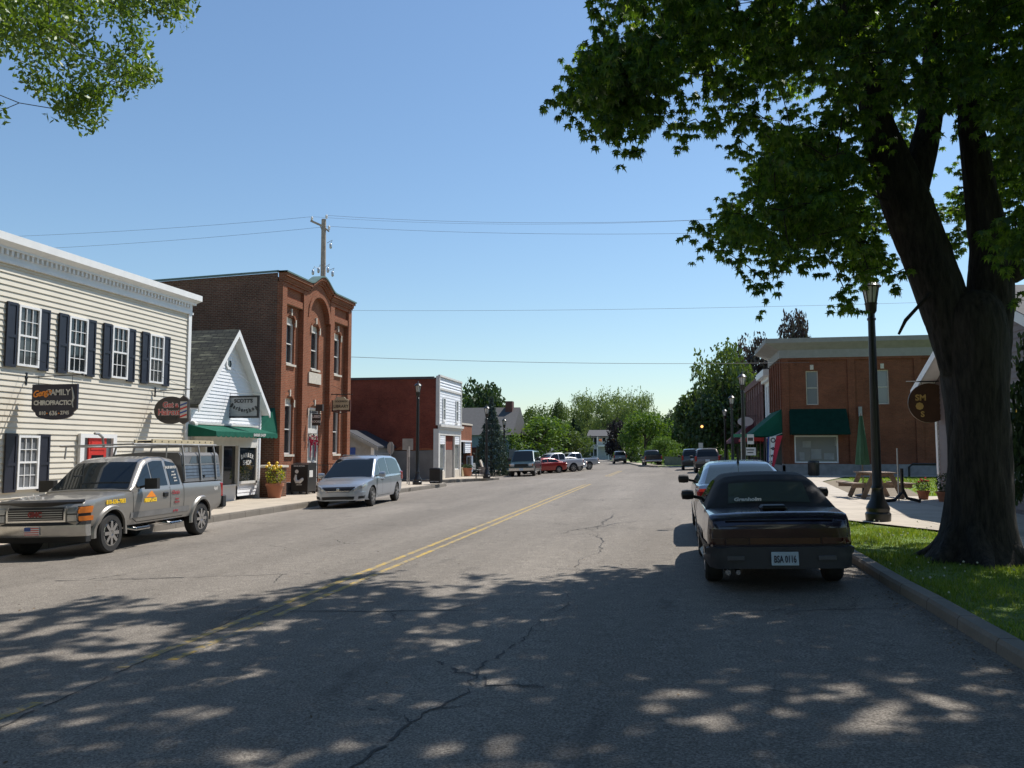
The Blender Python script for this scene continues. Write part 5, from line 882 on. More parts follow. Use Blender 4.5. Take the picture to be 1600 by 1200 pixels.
# OPEN flag
t = thing('open_flag', 'red, white and blue OPEN banner hanging by the corner shop', 'flag', (6.2, 54.0, 1.0))
mb = MB(); mb.tube([(6.78, 54.3, 3.0), (6.0, 53.8, 2.72)], .018, 6); mb.build('staff', MT['white'], t)
F0, F1, F2, F3 = Vector((5.85, 53.9, 2.75)), Vector((6.75, 53.9, 2.85)), Vector((6.15, 53.9, .75)), Vector((5.8, 53.9, .75))
def flagband(s0, s1, mat, nm, dy):
    mb = MB(); n = 8
    for i in range(n):
        q = []
        for k in (i, i+1):
            tt = k/n; a = F0.lerp(F3, tt); b = F1.lerp(F2, tt); w_ = .05*math.sin(tt*5)
            q.append((a.lerp(b, s0)+Vector((0, w_+dy, 0)), a.lerp(b, s1)+Vector((0, w_*1.3+dy, 0))))
        mb.add([q[0][0], q[0][1], q[1][1], q[1][0]], [(0, 1, 2, 3)])
    return mb.build(nm, mat, t)
flagband(0, .14, MT['bluep'], 'blue_band', 0); flagband(.14, .58, MT['white'], 'white_band', 0); flagband(.58, 1, MT['redcloth'], 'red_band', 0)
mb = MB()
for ch, s_ in (('O', .12), ('P', .38), ('E', .60), ('N', .8)):
    a = F0.lerp(F3, s_).lerp(F1.lerp(F2, s_), .38); mb.text(ch, .42*(1-.45*s_), FACE('Y-', a.x, a.y+.05*math.sin(s_*5)-.03, a.z) @ Matrix.Rotation(R(-70), 4, 'Z'), .003, bold=.012)
mb.build('lettering', MT['sign_navy'], t)
# white shopfront, mauve brick row, further shops
t = thing('white_shop', 'narrow white painted building beside the orange brick corner', 'building', (7.0, 63, ZR)); T = TF('X-', 6.95)
ops = [(61.0+k*1.3, 61.7+k*1.3, 4.4, 6.6) for k in range(3)]
mb = MB(); wallgrid(mb, T, 60.6, 65.2, .3, 7.3, ops, .2); mb.box(7.16, 18, 60.6, 65.2, .3, 7.3); mb.build('wall', MT['white'], t)
mb = MB(); fbox(mb, T, 60.5, 65.3, 0, .25, 6.9, 7.15); fbox(mb, T, 60.4, 65.4, -1, .6, 7.15, 7.6); mb.build('cornice', MT['white'], t)
for o_ in ops: window(t, T, *o_, MT['white'], MT['glass'], 1, 1, -.17, .05)
mb = MB(); fbox(mb, T, 61, 64.8, .0, .02, .8, 2.8); mb.build('shop_window', MT['glass'], t)
t = thing('brick_row', 'mauve brick two-storey row with maroon awning beyond the white shop', 'building', (7.0, 75, ZR)); T = TF('X-', 6.85)
ops = [(66.2+k*2.0, 67.0+k*2.0, 4.2, 6.4) for k in range(7)]
mb = MB(); wallgrid(mb, T, 65.3, 80, .3, 7.6, ops, .2); mb.box(7.06, 20, 65.3, 80, .3, 7.5); fbox(mb, T, 65.3, 80, 0, .15, 7.2, 7.7)
for k in range(8): fbox(mb, T, 65.3+k*2.0, 65.6+k*2.0, 0, .09, 3.7, 7.2)
mb.build('wall', MT['brick_mauve'], t)
for o_ in ops: window(t, T, *o_, MT['offwhite'], MT['glass'], 1, 1, -.17, .05)
awning(t, T, 65.6, 71.5, 3.75, 2.8, 1.4, MT['red'], .2); awning(t, T, 72, 79, 4.4, 2.7, 2.0, MT['maroon'], .2, scallop=False)
mb = MB()
for k in range(5): fbox(mb, T, 65.8+k*2.8, 68.0+k*2.8, -.0, .02, .8, 2.7)
mb.build('shop_window', MT['glass'], t)
t = thing('oval_sign', 'white oval sign projecting above the maroon awning', 'sign', (5.8, 70, 4.2)); mb = MB()
mb.lathe([(.001, -.04), (.62, -.04), (.62, .04), (.001, .04)], (5.9, 70, 4.25), 20, Matrix.Rotation(R(90), 4, 'X') @ Matrix.Diagonal((1, .62, 1, 1))); mb.build('board', MT['offwhite'], t)
mb = MB(); mb.tube([(6.85, 70, 4.7), (5.5, 70, 4.7)], .02, 6); hangers(mb, (5.7, 6.1), 70, 4.6, 4.7); mb.build('bracket', MT['black'], t)
# mauve clapboard shop behind the maple
t = thing('gabled_shop', 'mauve clapboard shop with white-trimmed gable behind the maple trunk', 'building', (8.3, 24, ZR)); T = TF('X-', 8.27)
yc, yh = 23.4, 5.1; pk = 6.1
clip = lambda z: (yc - min(yh, max(0, (pk-z)*yh/2.0)), yc + min(yh, max(0, (pk-z)*yh/2.0)))
mb = MB(); siding(mb, T, yc-yh, yc+yh, .5, pk, .16, .022, clip); mb.add([T(yc-yh, 0, .2), T(yc+yh, 0, .2), T(yc+yh, 0, 4.1), T(yc, 0, pk), T(yc-yh, 0, 4.1)], [(0, 1, 2, 3, 4)])
mb.box(8.3, 22, yc-yh, yc-yh+.1, .2, 4.1); mb.box(8.3, 22, yc+yh-.1, yc+yh, .2, 4.1); mb.box(21.9, 22, yc-yh, yc+yh, .2, 4.1); mb.build('wall', MT['pinksiding'], t)
mb = MB()
for sg in (-1, 1):
    e0, e1 = (yc, pk+.12), (yc+sg*(yh+.75), pk+.12-(yh+.75)*2.0/yh)
    mb.add([(22, e0[0], e0[1]), (7.75, e0[0], e0[1]), (7.75, e1[0], e1[1]), (22, e1[0], e1[1]), (22, e0[0], e0[1]-.14), (7.75, e0[0], e0[1]-.14), (7.75, e1[0], e1[1]-.14), (22, e1[0], e1[1]-.14)], [(0, 1, 2, 3), (7, 6, 5, 4), (1, 5, 6, 2), (2, 6, 7, 3), (0, 4, 5, 1)])
mb.build('roof', MT['greyroof'], t)
mb = MB()
for sg in (-1, 1):
    e0, e1 = (yc, pk+.11), (yc+sg*(yh+.78), pk+.11-(yh+.78)*2.0/yh)
    mb.add([(7.73, e0[0], e0[1]), (7.73, e1[0], e1[1]), (7.73, e1[0], e1[1]-.25), (7.73, e0[0], e0[1]-.27), (8.24, e1[0], e1[1]-.16), (8.24, e0[0], e0[1]-.16), (7.73, e1[0], e1[1]-.16), (7.73, e0[0], e0[1]-.16)], [(0, 1, 2, 3), (7, 6, 4, 5)])
mb.box(7.72, 8.3, yc+yh-.1, yc+yh+.75, 3.60, 3.78); fbox(mb, T, yc+yh-.16, yc+yh+.02, -.02, .05, .4, 4.0); mb.build('trim', MT['white'], t)
window(t, T, 20.9, 22.35, 1.35, 3.0, MT['white'], MT['glass'], 1, 1, .03, .07, False); window(t, T, 24.6, 26.2, 1.35, 3.0, MT['white'], MT['glass'], 1, 1, .03, .07, False)
t = thing('window_poster', 'yellow poster in the mauve shop window beside the maple trunk', 'poster', (8.22, 22, 2.5)); mb = MB(); fbox(mb, T, 21.0, 22.2, .05, .056, 2.35, 2.92); mb.build('sheet', MT['yellowp'], t)
mb = MB()
for k in range(9): fbox(mb, T, 21.08+k*.12, 21.13+k*.12, .057, .06, 2.68, 2.86); fbox(mb, T, 21.08+k*.12, 21.13+k*.12, .057, .06, 2.42, 2.6)
mb.build('print', MT['black'], t)
t = thing('round_sign', 'round brown hanging sign with gold lettering half hidden by the maple', 'sign', (7.75, 28.0, 3.4)); mb = MB()
mb.lathe([(.001, -.04), (.62, -.04), (.62, .04), (.001, .04)], (7.95, 28.1, 3.42), 28, Matrix.Rotation(R(90), 4, 'X')); mb.build('board', P('sign_brown', (.075, .035, .015), .5), t)
mb = MB(); mb.text('SM', .26, FACE('Y-', 7.70, 28.05, 3.58), bold=.008); mb.text('S', .24, FACE('Y-', 7.74, 28.05, 3.06), bold=.008)
mb.lathe([(.10, -.004), (.12, .004)], (7.66, 28.05, 3.32), 8, Matrix.Rotation(R(90), 4, 'X')); mb.build('lettering', MT['gold'], t)
mb = MB(); mb.tube([(8.27, 28.1, 4.1), (7.3, 28.1, 4.1)], .02, 6); hangers(mb, (7.75, 8.1), 28.1, 4.0, 4.1); mb.build('bracket', MT['black'], t)

# ================================================================ STREET FURNITURE
def street_lamp(x, y, z, h, label, group='street lamps along both pavements'):
    t = thing('street_lamp', label, 'street lamp', (x, y, z), None, group); k = h/5.5; c = (x, y, z)
    mb = MB(); mb.lathe([(.26, 0), (.27, .16), (.235, .2), (.25, .28), (.225, .34), (.16, .46), (.125, .62), (.115, .68), (.13, .72), (.10, .78), (.098, 1.4), (.076, h-.95), (.095, h-.94), (.095, h-.90), (.075, h-.88), (.075, h-.80), (.115, h-.74), (.125, h-.60), (.14, h-.56), (.05, h-.55)], c, 16); mb.build('post', MT['black'], t, 30)
    mb = MB(); mb.lathe([(.11, h-.55), (.17, h-.20), (.16, h-.2), (.02, h-.19)], c, 8); mb.build('lantern_glass', MT['lampglass'], t)
    mb = MB()
    for i in range(8):
        a = 2*math.pi*i/8; mb.bar((x+.115*math.cos(a), y+.115*math.sin(a), z+h-.56), (x+.178*math.cos(a), y+.178*math.sin(a), z+h-.19), .018)
    mb.lathe([(.22, h-.20), (.23, h-.18), (.12, h-.06), (.05, h-.03), (.03, h), (.045, h+.03), (.01, h+.09)], c, 16); mb.build('lamp_cap', MT['black'], t, 30)
    return t
street_lamp(4.42, 19.6, ZR, 5.38, 'tall black street lamp on the grass verge, its lantern up among the maple leaves')
street_lamp(-14.15, 45.4, 0, 5.78, 'black street lamp standing at the grey painted brick side wall next to the bin')
street_lamp(-12.55, 56.2, 0, 5.0, 'black street lamp at the island tip before the blue spruce')
street_lamp(-14.4, 71.5, 0, 4.7, 'dark street lamp between the blue spruce and the parked green van')
street_lamp(3.35, 41, ZR, 5.2, 'black street lamp rising above the sedan roof by the corner awning')
street_lamp(3.75, 54.2, ZR, 5.0, 'small far street lamp in front of the dark tree, before the maroon awning')
street_lamp(4.3, 70.5, ZR, 4.9, 'smallest far street lamp against the dark tree, left of its neighbours')
def litter_bin(x, y, z, label, sq=True, h=.92, r=.33):
    t = thing('litter_bin', label, 'litter bin', (x, y, z)); mb = MB(); c = (x, y, z)
    n = 16; mb.lathe([(r*.9, .06), (r*.98, .1), (r, h-.14), (r*1.06, h-.13), (r*1.06, h-.06), (r*.95, h), (r*.6, h+.02), (r*.55, h-.1), (.01, h-.12)], c, 4 if sq else n, Matrix.Rotation(R(45), 4, 'Z') @ Matrix.Diagonal((1.25, 1.25, 1, 1)) if sq else None); mb.build('body', MT['black'], t, 30)
    mb = MB()
    for k in range(22):
        a = 2*math.pi*k/22; q = r*1.01
        if sq:
            s_ = (k % 11)/11*2-1; px, py = ((s_*r*.86, -r*.90) if k < 11 else (r*.90, s_*r*.86)); 
        else: px, py = q*math.cos(a), q*math.sin(a)
        mb.box(x+px-.015, x+px+.015, y+py-.012, y+py+.012, z+.12, z+h-.16)
    mb.build('slats', MT['blackmat'], t)
    if sq:
        mb = MB(); mb.text('KEEP IT CLEAN', .075, FACE('Y-', x, y-r*.945, z+.17), bold=.003); mb.build('lettering', MT['offwhite'], t)
    return t
litter_bin(-13.15, 45.75, 0, 'square black litter bin with pale lettering near the kerb corner', True, .92, .33)
litter_bin(8.05, 50.9, ZR, 'dark litter bin before the brick corner building', False, .92, .30)
# book drop
t = thing('book_drop', 'black metal library book return box with white reader symbol', 'book drop', (-16.1, 34.9, 0))
mb = MB(); mb.prism([(34.45, .12), (35.35, .12), (35.35, 1.38), (34.95, 1.38), (34.45, 1.30)], lambda p, q, d: (d, p, q), -16.55, -15.75)
for x in (-16.5, -15.8):
    for y in (34.5, 35.3): mb.box(x-.04, x+.04, y-.04, y+.04, 0, .12)
mb.build('box', MT['black'], t)
mb = MB(); yf = 34.44; mb.lathe([(.001, -.004), (.085, -.004), (.085, .004), (.001, .004)], (-16.27, yf, 1.0), 16, Matrix.Rotation(R(90), 4, 'X'))
mb.tube([(-16.30, yf, .86), (-16.33, yf, .68), (-16.27, yf, .56), (-16.12, yf, .55), (-16.0, yf, .66), (-15.98, yf, .72)], [.05, .075, .085, .085, .07, .03], 8)
mb.build('reader_symbol', MT['offwhite'], t); mb = MB(); mb.text('BOOK RETURN', .075, FACE('Y-', -16.15, yf, 1.24), bold=.002); mb.text('LIBRARY', .07, FACE('Y-', -16.15, yf, .42), bold=.002); mb.build('lettering', MT['offwhite'], t)
mb = MB(); mb.box(-15.752, -15.74, 34.6, 34.95, .75, 1.05); mb.build('notice', MT['offwhite'], t)
# brick planter wall
t = thing('brick_pier', 'low brown brick pier with stone cap beside the flower pot', 'pier', (-16.4, 32.5, 0)); mb = MB(); mb.box(-17.0, -16.05, 32.1, 33.0, -.2, 1.22); mb.build('wall', MT['brick_side'], t)
mb = MB(); mb.box(-17.05, -15.98, 32.06, 33.05, 1.22, 1.31); mb.build('cap', MT['stone'], t)
flower_pot((-15.95, 31.75, 0), .36, .58, 'big terracotta pot of yellow blooming shrub outside the barber shop', (MT['flower_leaf'], MT['yellowp'], 14), .8, 5)
flower_pot((-14.9, 60.2, 0), .36, .62, 'square terracotta pot at the end of the white storefront', (MT['leaf_dark'], None, 0), .3, 6)
flower_pot((7.75, 28.35, ZR), .19, .27, 'small red pot with red flowers standing on the paved corner', (MT['leaf_dark'], MT['flower_red'], 9), .38, 7)
flower_pot((8.05, 27.2, ZR), .26, .3, 'dark leafy potted bush partly behind the maple trunk', (MT['leaf_dark'], None, 0), .62, 8)
def bench(x, y, z, rot, label, mat):
    t = thing('park_bench', label, 'bench', (x, y, z), (0, 0, R(rot))); mb = MB()
    for k in range(4): mb.box(-.7, .7, -.18+k*.11, -.09+k*.11, .43, .46)
    mb.build('seat', mat, t); mb = MB()
    for k in range(4): mb.obox(Matrix.Translation((0, .27+k*.025, .55+k*.115)) @ Matrix.Rotation(R(-12), 4, 'X'), 1.4, .03, .095)
    mb.build('backrest', mat, t)
    for s_ in (-.62, .62):
        mb = MB(); mb.tube([(s_, -.22, 0), (s_, -.18, .42), (s_, .24, .42), (s_, .30, .0)], .03, 6); mb.tube([(s_, .24, .42), (s_, .36, .98)], .025, 6); mb.tube([(s_, -.2, .43), (s_, -.22, .64), (s_, .28, .66)], .022, 6); mb.build('leg', MT['black'], t)
bench(-16.2, 36.1, 0, 90, 'park bench against the library front behind the minivan', MT['wood'])
bench(-14.6, 62.2, 0, 90, 'park bench with pale back beside the square terracotta pot', MT['signback'])
def post_sign(x, y, z, h, label, kind, cat='road sign', name='road_sign', group=None):
    t = thing(name, label, cat, (x, y, z), None, group); mb = MB(); mb.box(x-.03, x+.03, y-.02, y+.02, z, z+h); mb.build('post', MT['steel'] if kind != 'post' else P('green_post', (.03, .045, .035), .6), t); return t
t = post_sign(-14.9, 42.9, 0, 2.35, 'octagonal stop sign seen from behind above the minivan roof', 'stop'); mb = MB()
mb.prism([(.36*math.cos(R(22.5+45*k)), .36*math.sin(R(22.5+45*k))) for k in range(8)], lambda p, q, d: (-14.9+p*.55+d*.9, 42.94+d+p*.75*.0, 2.05+q), 0, .012); mb.build('plate', MT['signback'], t)
t = post_sign(-15.0, 46.2, 0, 2.6, 'square road sign seen from behind near the street lamp', 'sq'); mb = MB(); mb.box(-15.3, -14.66, 46.17, 46.178, 1.95, 2.6); mb.build('plate', MT['signback'], t)
t = post_sign(-14.5, 45.0, 0, 2.15, 'thin marker post with slim white strip beside the lamp', 'thin'); mb = MB(); mb.box(-14.54, -14.46, 44.97, 44.98, 1.55, 2.15); mb.build('plate', MT['offwhite'], t)
t = post_sign(-13.15, 55.6, 0, 2.05, 'bare dark green post on the pavement island', 'post', 'post', 'steel_post')
t = post_sign(-13.35, 70.6, 0, 2.1, 'pentagon sign seen from behind beside the green van', 'pent'); mb = MB(); mb.prism([(-.35, -.45), (.3, -.45), (.62, -.05), (.3, .38), (-.35, .38)], lambda p, q, d: (-13.45+p, 70.56+d, 1.6+q), 0, .012); mb.build('plate', MT['signback'], t)
t = post_sign(4.15, 52.6, ZR, 2.6, 'green street name sign on a post beside two white plates', 'name', 'street sign', 'street_sign'); mb = MB(); mb.box(3.7, 4.5, 52.57, 52.58, 2.72, 2.92); mb.build('name_plate', P('sign_green', (.02, .16, .09), .5), t)
mb = MB(); mb.box(4.5, 4.9, 52.56, 52.57, 2.3, 2.9); mb.build('plate', MT['offwhite'], t); mb = MB(); mb.box(4.35, 5.0, 52.56, 52.57, 1.62, 2.1); mb.build('plate', MT['offwhite'], t)
mb = MB(); mb.box(4.45, 4.9, 52.55, 52.557, 1.92, 1.98); mb.box(4.5, 4.85, 52.55, 52.557, 1.76, 1.82); mb.box(4.55, 4.85, 52.55, 52.557, 2.5, 2.7); mb.build('marking', MT['sign_dark'], t)
t = post_sign(5.9, 53.2, ZR, 2.25, 'pale slender post beside the lamp and the corner awning', 'thin', 'post', 'steel_post')
t = post_sign(2.6+.0, 78.5, .4, 2.2, 'small white sign above the far dark hatchback', 'sq'); mb = MB(); mb.box(2.4, 2.8, 78.47, 78.478, 2.1, 2.6); mb.build('plate', MT['offwhite'], t)
# lit signal lamp far down the street
t = thing('signal_lamp', 'lit orange warning lamp hanging before the dark tree', 'signal', (3.0, 86, 4.2)); mb = MB(); mb.lathe([(.001, -.2), (.13, -.1), (.13, .1), (.001, .2)], (3.0, 86, 4.3), 12, Matrix.Rotation(R(90), 4, 'X'))
m, nt, b = newmat('lit_lamp'); b.inputs['Base Color'].default_value = (1, .5, .15, 1); b.inputs['Emission Color'].default_value = (1, .5, .15, 1); b.inputs['Emission Strength'].default_value = 1.6
mb.build('lens', m, t, 40); mb = MB(); mb.box(2.8, 3.2, 86.1, 86.35, 4.05, 4.55); mb.build('housing', MT['black'], t); mb = MB(); mb.tube([(3.0, 86.2, 4.5), (3.0, 86.2, 7.4)], .02, 5); mb.build('hanger', MT['black'], t)
# picnic table and folded parasol
t = thing('picnic_table', 'weathered A-frame picnic table on the paved corner', 'picnic table', (6.48, 29.0, ZR), (0, 0, R(8))); mb = MB()
for k in range(5): mb.box(-.38+k*.155, -.24+k*.155, -.85, .85, .80, .84)
mb.build('tabletop', MT['wood'], t)
for s_ in (-1, 1):
    mb = MB(); mb.box(s_*.82-.15, s_*.82+.15, -.85, .85, .46, .50); mb.build('seat', MT['wood'], t)
for y in (-.6, .6):
    for s_ in (-1, 1): mb = MB(); mb.bar((s_*.26, y, .80), (s_*.62, y, 0), .04, .15); mb.build('leg', MT['wood'], t)
    mb = MB(); mb.box(-.95, .95, y+.045, y+.085, .34, .46); mb.box(-.36, .36, y+.045, y+.085, .70, .80); mb.build('crossbeam', MT['wood'], t)
t = thing('parasol', 'folded green parasol standing by the picnic table', 'parasol', (6.3, 29.9, ZR)); c = (6.3, 29.9, ZR)
mb = MB(); mb.lathe([(.02, 0), (.02, 2.75), (.005, 2.8)], c, 8); mb.build('pole', MT['wood'], t)
mb = MB(); n = 16
for i in range(10):
    z0, z1 = 1.05+i*.165, 1.05+(i+1)*.165
    ring = lambda z: [(c[0]+(.19-.085*(z-1.05))*(1+.28*math.cos(4*a+z))*math.cos(a), c[1]+(.19-.085*(z-1.05))*(1+.28*math.cos(4*a+z))*math.sin(a), c[2]+z) for a in [2*math.pi*k/n for k in range(n)]]
    mb.add(ring(z0)+ring(z1), [(k, (k+1) % n, n+(k+1) % n, n+k) for k in range(n)])
mb.build('canopy', P('parasol_green', (.03, .10, .05), .8), t, 50)
mb = MB(); mb.lathe([(.28, 0), (.27, .05), (.05, .09), (.04, .3)], c, 14); mb.build('base', MT['black'], t)
t = thing('bike_rack', 'dark looped metal rack on the grass before the brick wall', 'bike rack', (14.3, 52.0, .36)); mb = MB(); mb.tube([(13.5, 52, .3), (13.5, 52, .95), (13.7, 52, 1.12), (15.2, 52, 1.12), (15.4, 52, .95), (15.4, 52, .3)], .07, 8); mb.build('loop', MT['black'], t)
t = thing('downspout', 'white downspout on the brick corner wall near the parasol', 'pipe', (11.55, 54.2, ZR)); mb = MB(); mb.box(11.3, 11.5, 54.18, 54.32, 4.0, 4.6); mb.tube([(11.4, 54.25, .5), (11.4, 54.25, 4.0)], .05, 8); mb.build('pipe', MT['signback'], t)
# iron stand near the table
t = thing('iron_stand', 'dark curved iron stand between the lamp post and picnic table', 'stand', (7.0, 27.0, ZR)); mb = MB(); mb.tube([(6.05, 26.6, .42), (6.5, 26.7, .46), (6.72, 26.7, .7), (6.72, 26.7, 1.4)], .05, 7); mb.tube([(6.72, 26.7, .8), (6.85, 26.7, .52), (7.2, 26.6, .44)], .05, 7); mb.build('frame', MT['black'], t)
mb = MB(); mb.tube([(6.62, 26.72, .42), (6.62, 26.72, 2.0)], .022, 6); mb.build('post', MT['steel'], t)
# concrete block wall far right by the cross street, and a stone ledge
t = thing('low_wall', 'low pale concrete wall beside the far road and bushes', 'wall', (0, 101, .3)); mb = MB(); mb.box(-.9, 6.5, 100.5, 100.9, .1, 1.15)
mb.build('wall', MT['found'], t)
t = thing('newspaper_box', 'blue and white box standing by the low brick shop bench', 'box', (-15.0, 61.3, 0)); mb = MB(); mb.box(-15.2, -14.8, 61.1, 61.5, .3, 1.5); mb.box(-15.1, -14.9, 61.2, 61.4, 0, .3); mb.build('cabinet', P('pale_blue', (.32, .38, .46), .5), t); mb = MB(); mb.box(-15.12, -14.88, 61.085, 61.1, .9, 1.4); mb.build('window', MT['glass'], t)
# tarmac-level planter far left
t = thing('planter', 'low stone planter with pale board beside the far street lamp', 'planter', (-15.1, 66.6, 0)); mb = MB(); mb.lathe([(.35, 0), (.5, .55), (.42, .55), (.38, .45), (.01, .45)], (-15.1, 66.6, 0), 14); mb.build('pot', MT['found'], t); mb = MB(); mb.obox(Matrix.Translation((-15.3, 66.6, .85)) @ Matrix.Rotation(R(-20), 4, 'Y'), .1, .7, .6); mb.build('board', MT['stone'], t)
t = thing('utility_pole', 'slim far utility pole beside the purple tree', 'utility pole', (-7.3, 130, 0)); mb = MB(); mb.tube([(-7.3, 130, 0), (-7.25, 130, 5.9)], [.16, .11], 8); mb.build('pole', MT['pole'], t); mb = MB(); mb.box(-7.7, -6.8, 129.95, 130.05, 5.2, 5.32); mb.build('crossarm', MT['pole'], t)
# ================================================================ VEHICLES
def lerp(tab, x): return float(np.interp(x, [p[0] for p in tab], [p[1] for p in tab]))
class Car:
    """x forward, y left, z up, ground at 0"""
    def __init__(s, name, label, cat, x, y, heading, sp, paint_m, group=None):
        s.sp = sp; rot = (TILT @ Matrix.Rotation(heading, 4, 'Z')).to_euler()
        s.root = thing(name, label, cat, (x, y, rz(x)), rot, group); s.paint = paint_m
        s.deck = sorted(sp['deck']); s.plan = sorted(sp['plan']); s.roof = sorted(sp['roof']) if sp.get('roof') else None
        s.x0, s.x1 = s.deck[0][0], s.deck[-1][0]; s.belt = sp.get('belt', 1.0); s.body(); 
        if s.roof: s.house()
        s.wheels()
    def W(s, x, z):
        zs = lerp(s.sp['sill'], x); t = (z-zs)/max(.05, s.belt-zs)
        return lerp(s.plan, x)*float(np.interp(t, [-.2, 0, .12, .45, .62, .9, 1.05, 1.3], s.sp.get('g', [.9, .94, .975, .995, 1.0, .985, .96, .93])))
    def body(s):
        sp = s.sp; ra = sp['r']*1.17; xs = set(np.linspace(s.x0, s.x1, 46)) | {p[0] for p in s.deck} | {p[0] for p in s.plan} | {p[0] for p in sp['sill']}
        for xa in sp['ax']: xs |= {xa+ra*math.cos(a) for a in np.linspace(0, math.pi, 15)} | {xa-ra-.004, xa+ra+.004}
        xs = sorted(x for x in xs if s.x0 <= x <= s.x1); xs = [x for i, x in enumerate(xs) if i == 0 or x-xs[i-1] > .002]
        K = 9; vs = []; fs = []; mi = []
        for x in xs:
            zb = lerp(sp['sill'], x); zt = lerp(s.deck, x)
            for xa in sp['ax']:
                if abs(x-xa) < ra: zb = max(zb, sp['r'] + math.sqrt(ra*ra-(x-xa)**2)*1.0)
            zb = min(zb, zt-.12); e = min(.05, (zt-zb)*.3); row = []
            for j in range(K): z = zb+(zt-e-zb)*j/(K-1); row.append((s.W(x, z), z))
            w_ = s.W(x, zt-e); row += [(w_-.012, zt-e*.35), (w_-.05, zt-.004), (w_*.6, zt+sp.get('crown', .02)*.7), (0, zt+sp.get('crown', .02))]
            full = row + [(-a, b) for a, b in row[-2::-1]]; vs += [(x, a, b) for a, b in full]; m = len(full)
        n = len(xs)
        for i in range(n-1):
            for j in range(m-1): fs.append((i*m+j, (i+1)*m+j, (i+1)*m+j+1, i*m+j+1)); mi.append(0)
            fs.append((i*m+m-1, (i+1)*m+m-1, (i+1)*m, i*m)); mi.append(1)
        fs.append(tuple(range(m))); mi.append(0); fs.append(tuple((n-1)*m+j for j in range(m))[::-1]); mi.append(0)
        mb = MB(); mb.v = vs; mb.f = fs; mb.m = mi; s.body_o = mb.build('body', [s.paint, MT['dark']], s.root, 32)
    def wz(s, x, z):
        sp = s.sp; zr = max(p[1] for p in s.roof); return sp['wb'] + (sp['wr']-sp['wb'])*min(1.05, max(-.1, (z-s.belt)/(zr-s.belt)))
    def house(s):
        sp = s.sp; a, b = s.roof[0][0], s.roof[-1][0]; xs = sorted(set(np.linspace(a, b, 40)) | {p[0] for p in s.roof}); vs = []; fs = []
        for x in xs:
            zt = lerp(s.roof, x); zb = min(lerp(s.deck, x), s.belt)-.03; zb = min(zb, zt-.01); h_ = zt-zb; row = []
            for t in (0, .3, .6, .85): z = zb+(h_-min(.09, h_*.4))*t/.85; row.append((s.wz(x, z), z))
            w_ = s.wz(x, zt); row += [(w_-.02, zt-.035 if h_ > .1 else zt-.002), (w_-.08, zt-.006), (w_*.55, zt+.014), (0, zt+.02)]
            full = row + [(-p, q) for p, q in row[-2::-1]]; vs += [(x, p, q) for p, q in full]; m = len(full)
        n = len(xs)
        for i in range(n-1):
            for j in range(m-1): fs.append((i*m+j, (i+1)*m+j, (i+1)*m+j+1, i*m+j+1))
        fs.append(tuple(range(m))); fs.append(tuple((n-1)*m+j for j in range(m))[::-1])
        mb = MB(); mb.add(vs, fs); s.house_o = mb.build(sp.get('house_name', 'cabin'), sp.get('house_mat', s.paint), s.root, 34)
    def topglass(s, xa, xb, name, f=.86, off=.007, mat=None, parent=None, f2=None, n=9):
        f2 = f2 or f; mb = MB(); vs = []; m = 9
        sg = 1 if lerp(s.roof, xb) < lerp(s.roof, xa) else -1
        for i in range(n):
            x = xa+(xb-xa)*i/(n-1); zt = lerp(s.roof, x); w_ = s.wz(x, zt)*(f+(f2-f)*i/(n-1))
            for j in range(m):
                u = -1+2*j/(m-1); vs.append((x+sg*off, w_*u, zt+off+.018*(1-abs(u)**1.6)))
        mb.add(vs, [(i*m+j, (i+1)*m+j, (i+1)*m+j+1, i*m+j+1) for i in range(n-1) for j in range(m-1)])
        return mb.build(name, mat or MT['carglass'], parent or s.root, 40)
    def sideglass(s, xa, xb, side, zlo=.035, zhi=.085, mat=None, name='window', off=.007, n=9, slope=(0, 0)):
        mb = MB(); vs = []
        for i in range(n):
            t = i/(n-1); x = xa+(xb-xa)*t; z0 = min(lerp(s.deck, x), s.belt)+zlo; z1 = max(z0+.01, lerp(s.roof, x)-zhi)
            for k in (0, .5, 1): z = z0+(z1-z0)*k; vs.append((x+slope[0]*(1-t)*k+slope[1]*t*k, side*(s.wz(x, z)+off), z))
        mb.add(vs, [(i*3+j, (i+1)*3+j, (i+1)*3+j+1, i*3+j+1) for i in range(n-1) for j in range(2)])
        return mb.build(name, mat or MT['carglass'], s.root, 40)
    def sidestrip(s, pts, wd, side, mat, name, off=.004, parent=None, both=False):
        mb = MB()
        for sd_ in ((1, -1) if both else (side,)):
            for (xa, za), (xb, zb) in zip(pts, pts[1:]):
                n = max(2, int(math.hypot(xb-xa, zb-za)/.12)); d = Vector((xb-xa, zb-za)).normalized(); px, pz = -d.y*wd/2, d.x*wd/2
                for i in range(n):
                    q = []
                    for t in (i/n, (i+1)/n):
                        x, z = xa+(xb-xa)*t, za+(zb-za)*t; q += [(x+px, z+pz), (x-px, z-pz)]
                    q = [q[0], q[1], q[3], q[2]]; mb.add([(x, sd_*(s.W(x, z)+off), z) for x, z in q], [(0, 1, 2, 3)])
        return mb.build(name, mat, parent or s.root)
    def sidebox(s, xa, xb, za, zb, side, dep, mat, name, parent=None):
        mb = MB(); n = 6; vs = []
        for i in range(n+1):
            x = xa+(xb-xa)*i/n; y0, y1 = s.W(x, za), s.W(x, zb); k = min(i, n-i)/n*4; dd = dep*min(1, .5+k)
            vs += [(x, side*(y0-.01), za), (x, side*(y0+dd), za+.01), (x, side*(y1+dd), zb-.01), (x, side*(y1-.01), zb)]
        f = [(i*4+j, (i+1)*4+j, (i+1)*4+j+1, i*4+j+1) for i in range(n) for j in range(3)] + [(0, 1, 2, 3), (n*4+3, n*4+2, n*4+1, n*4)]
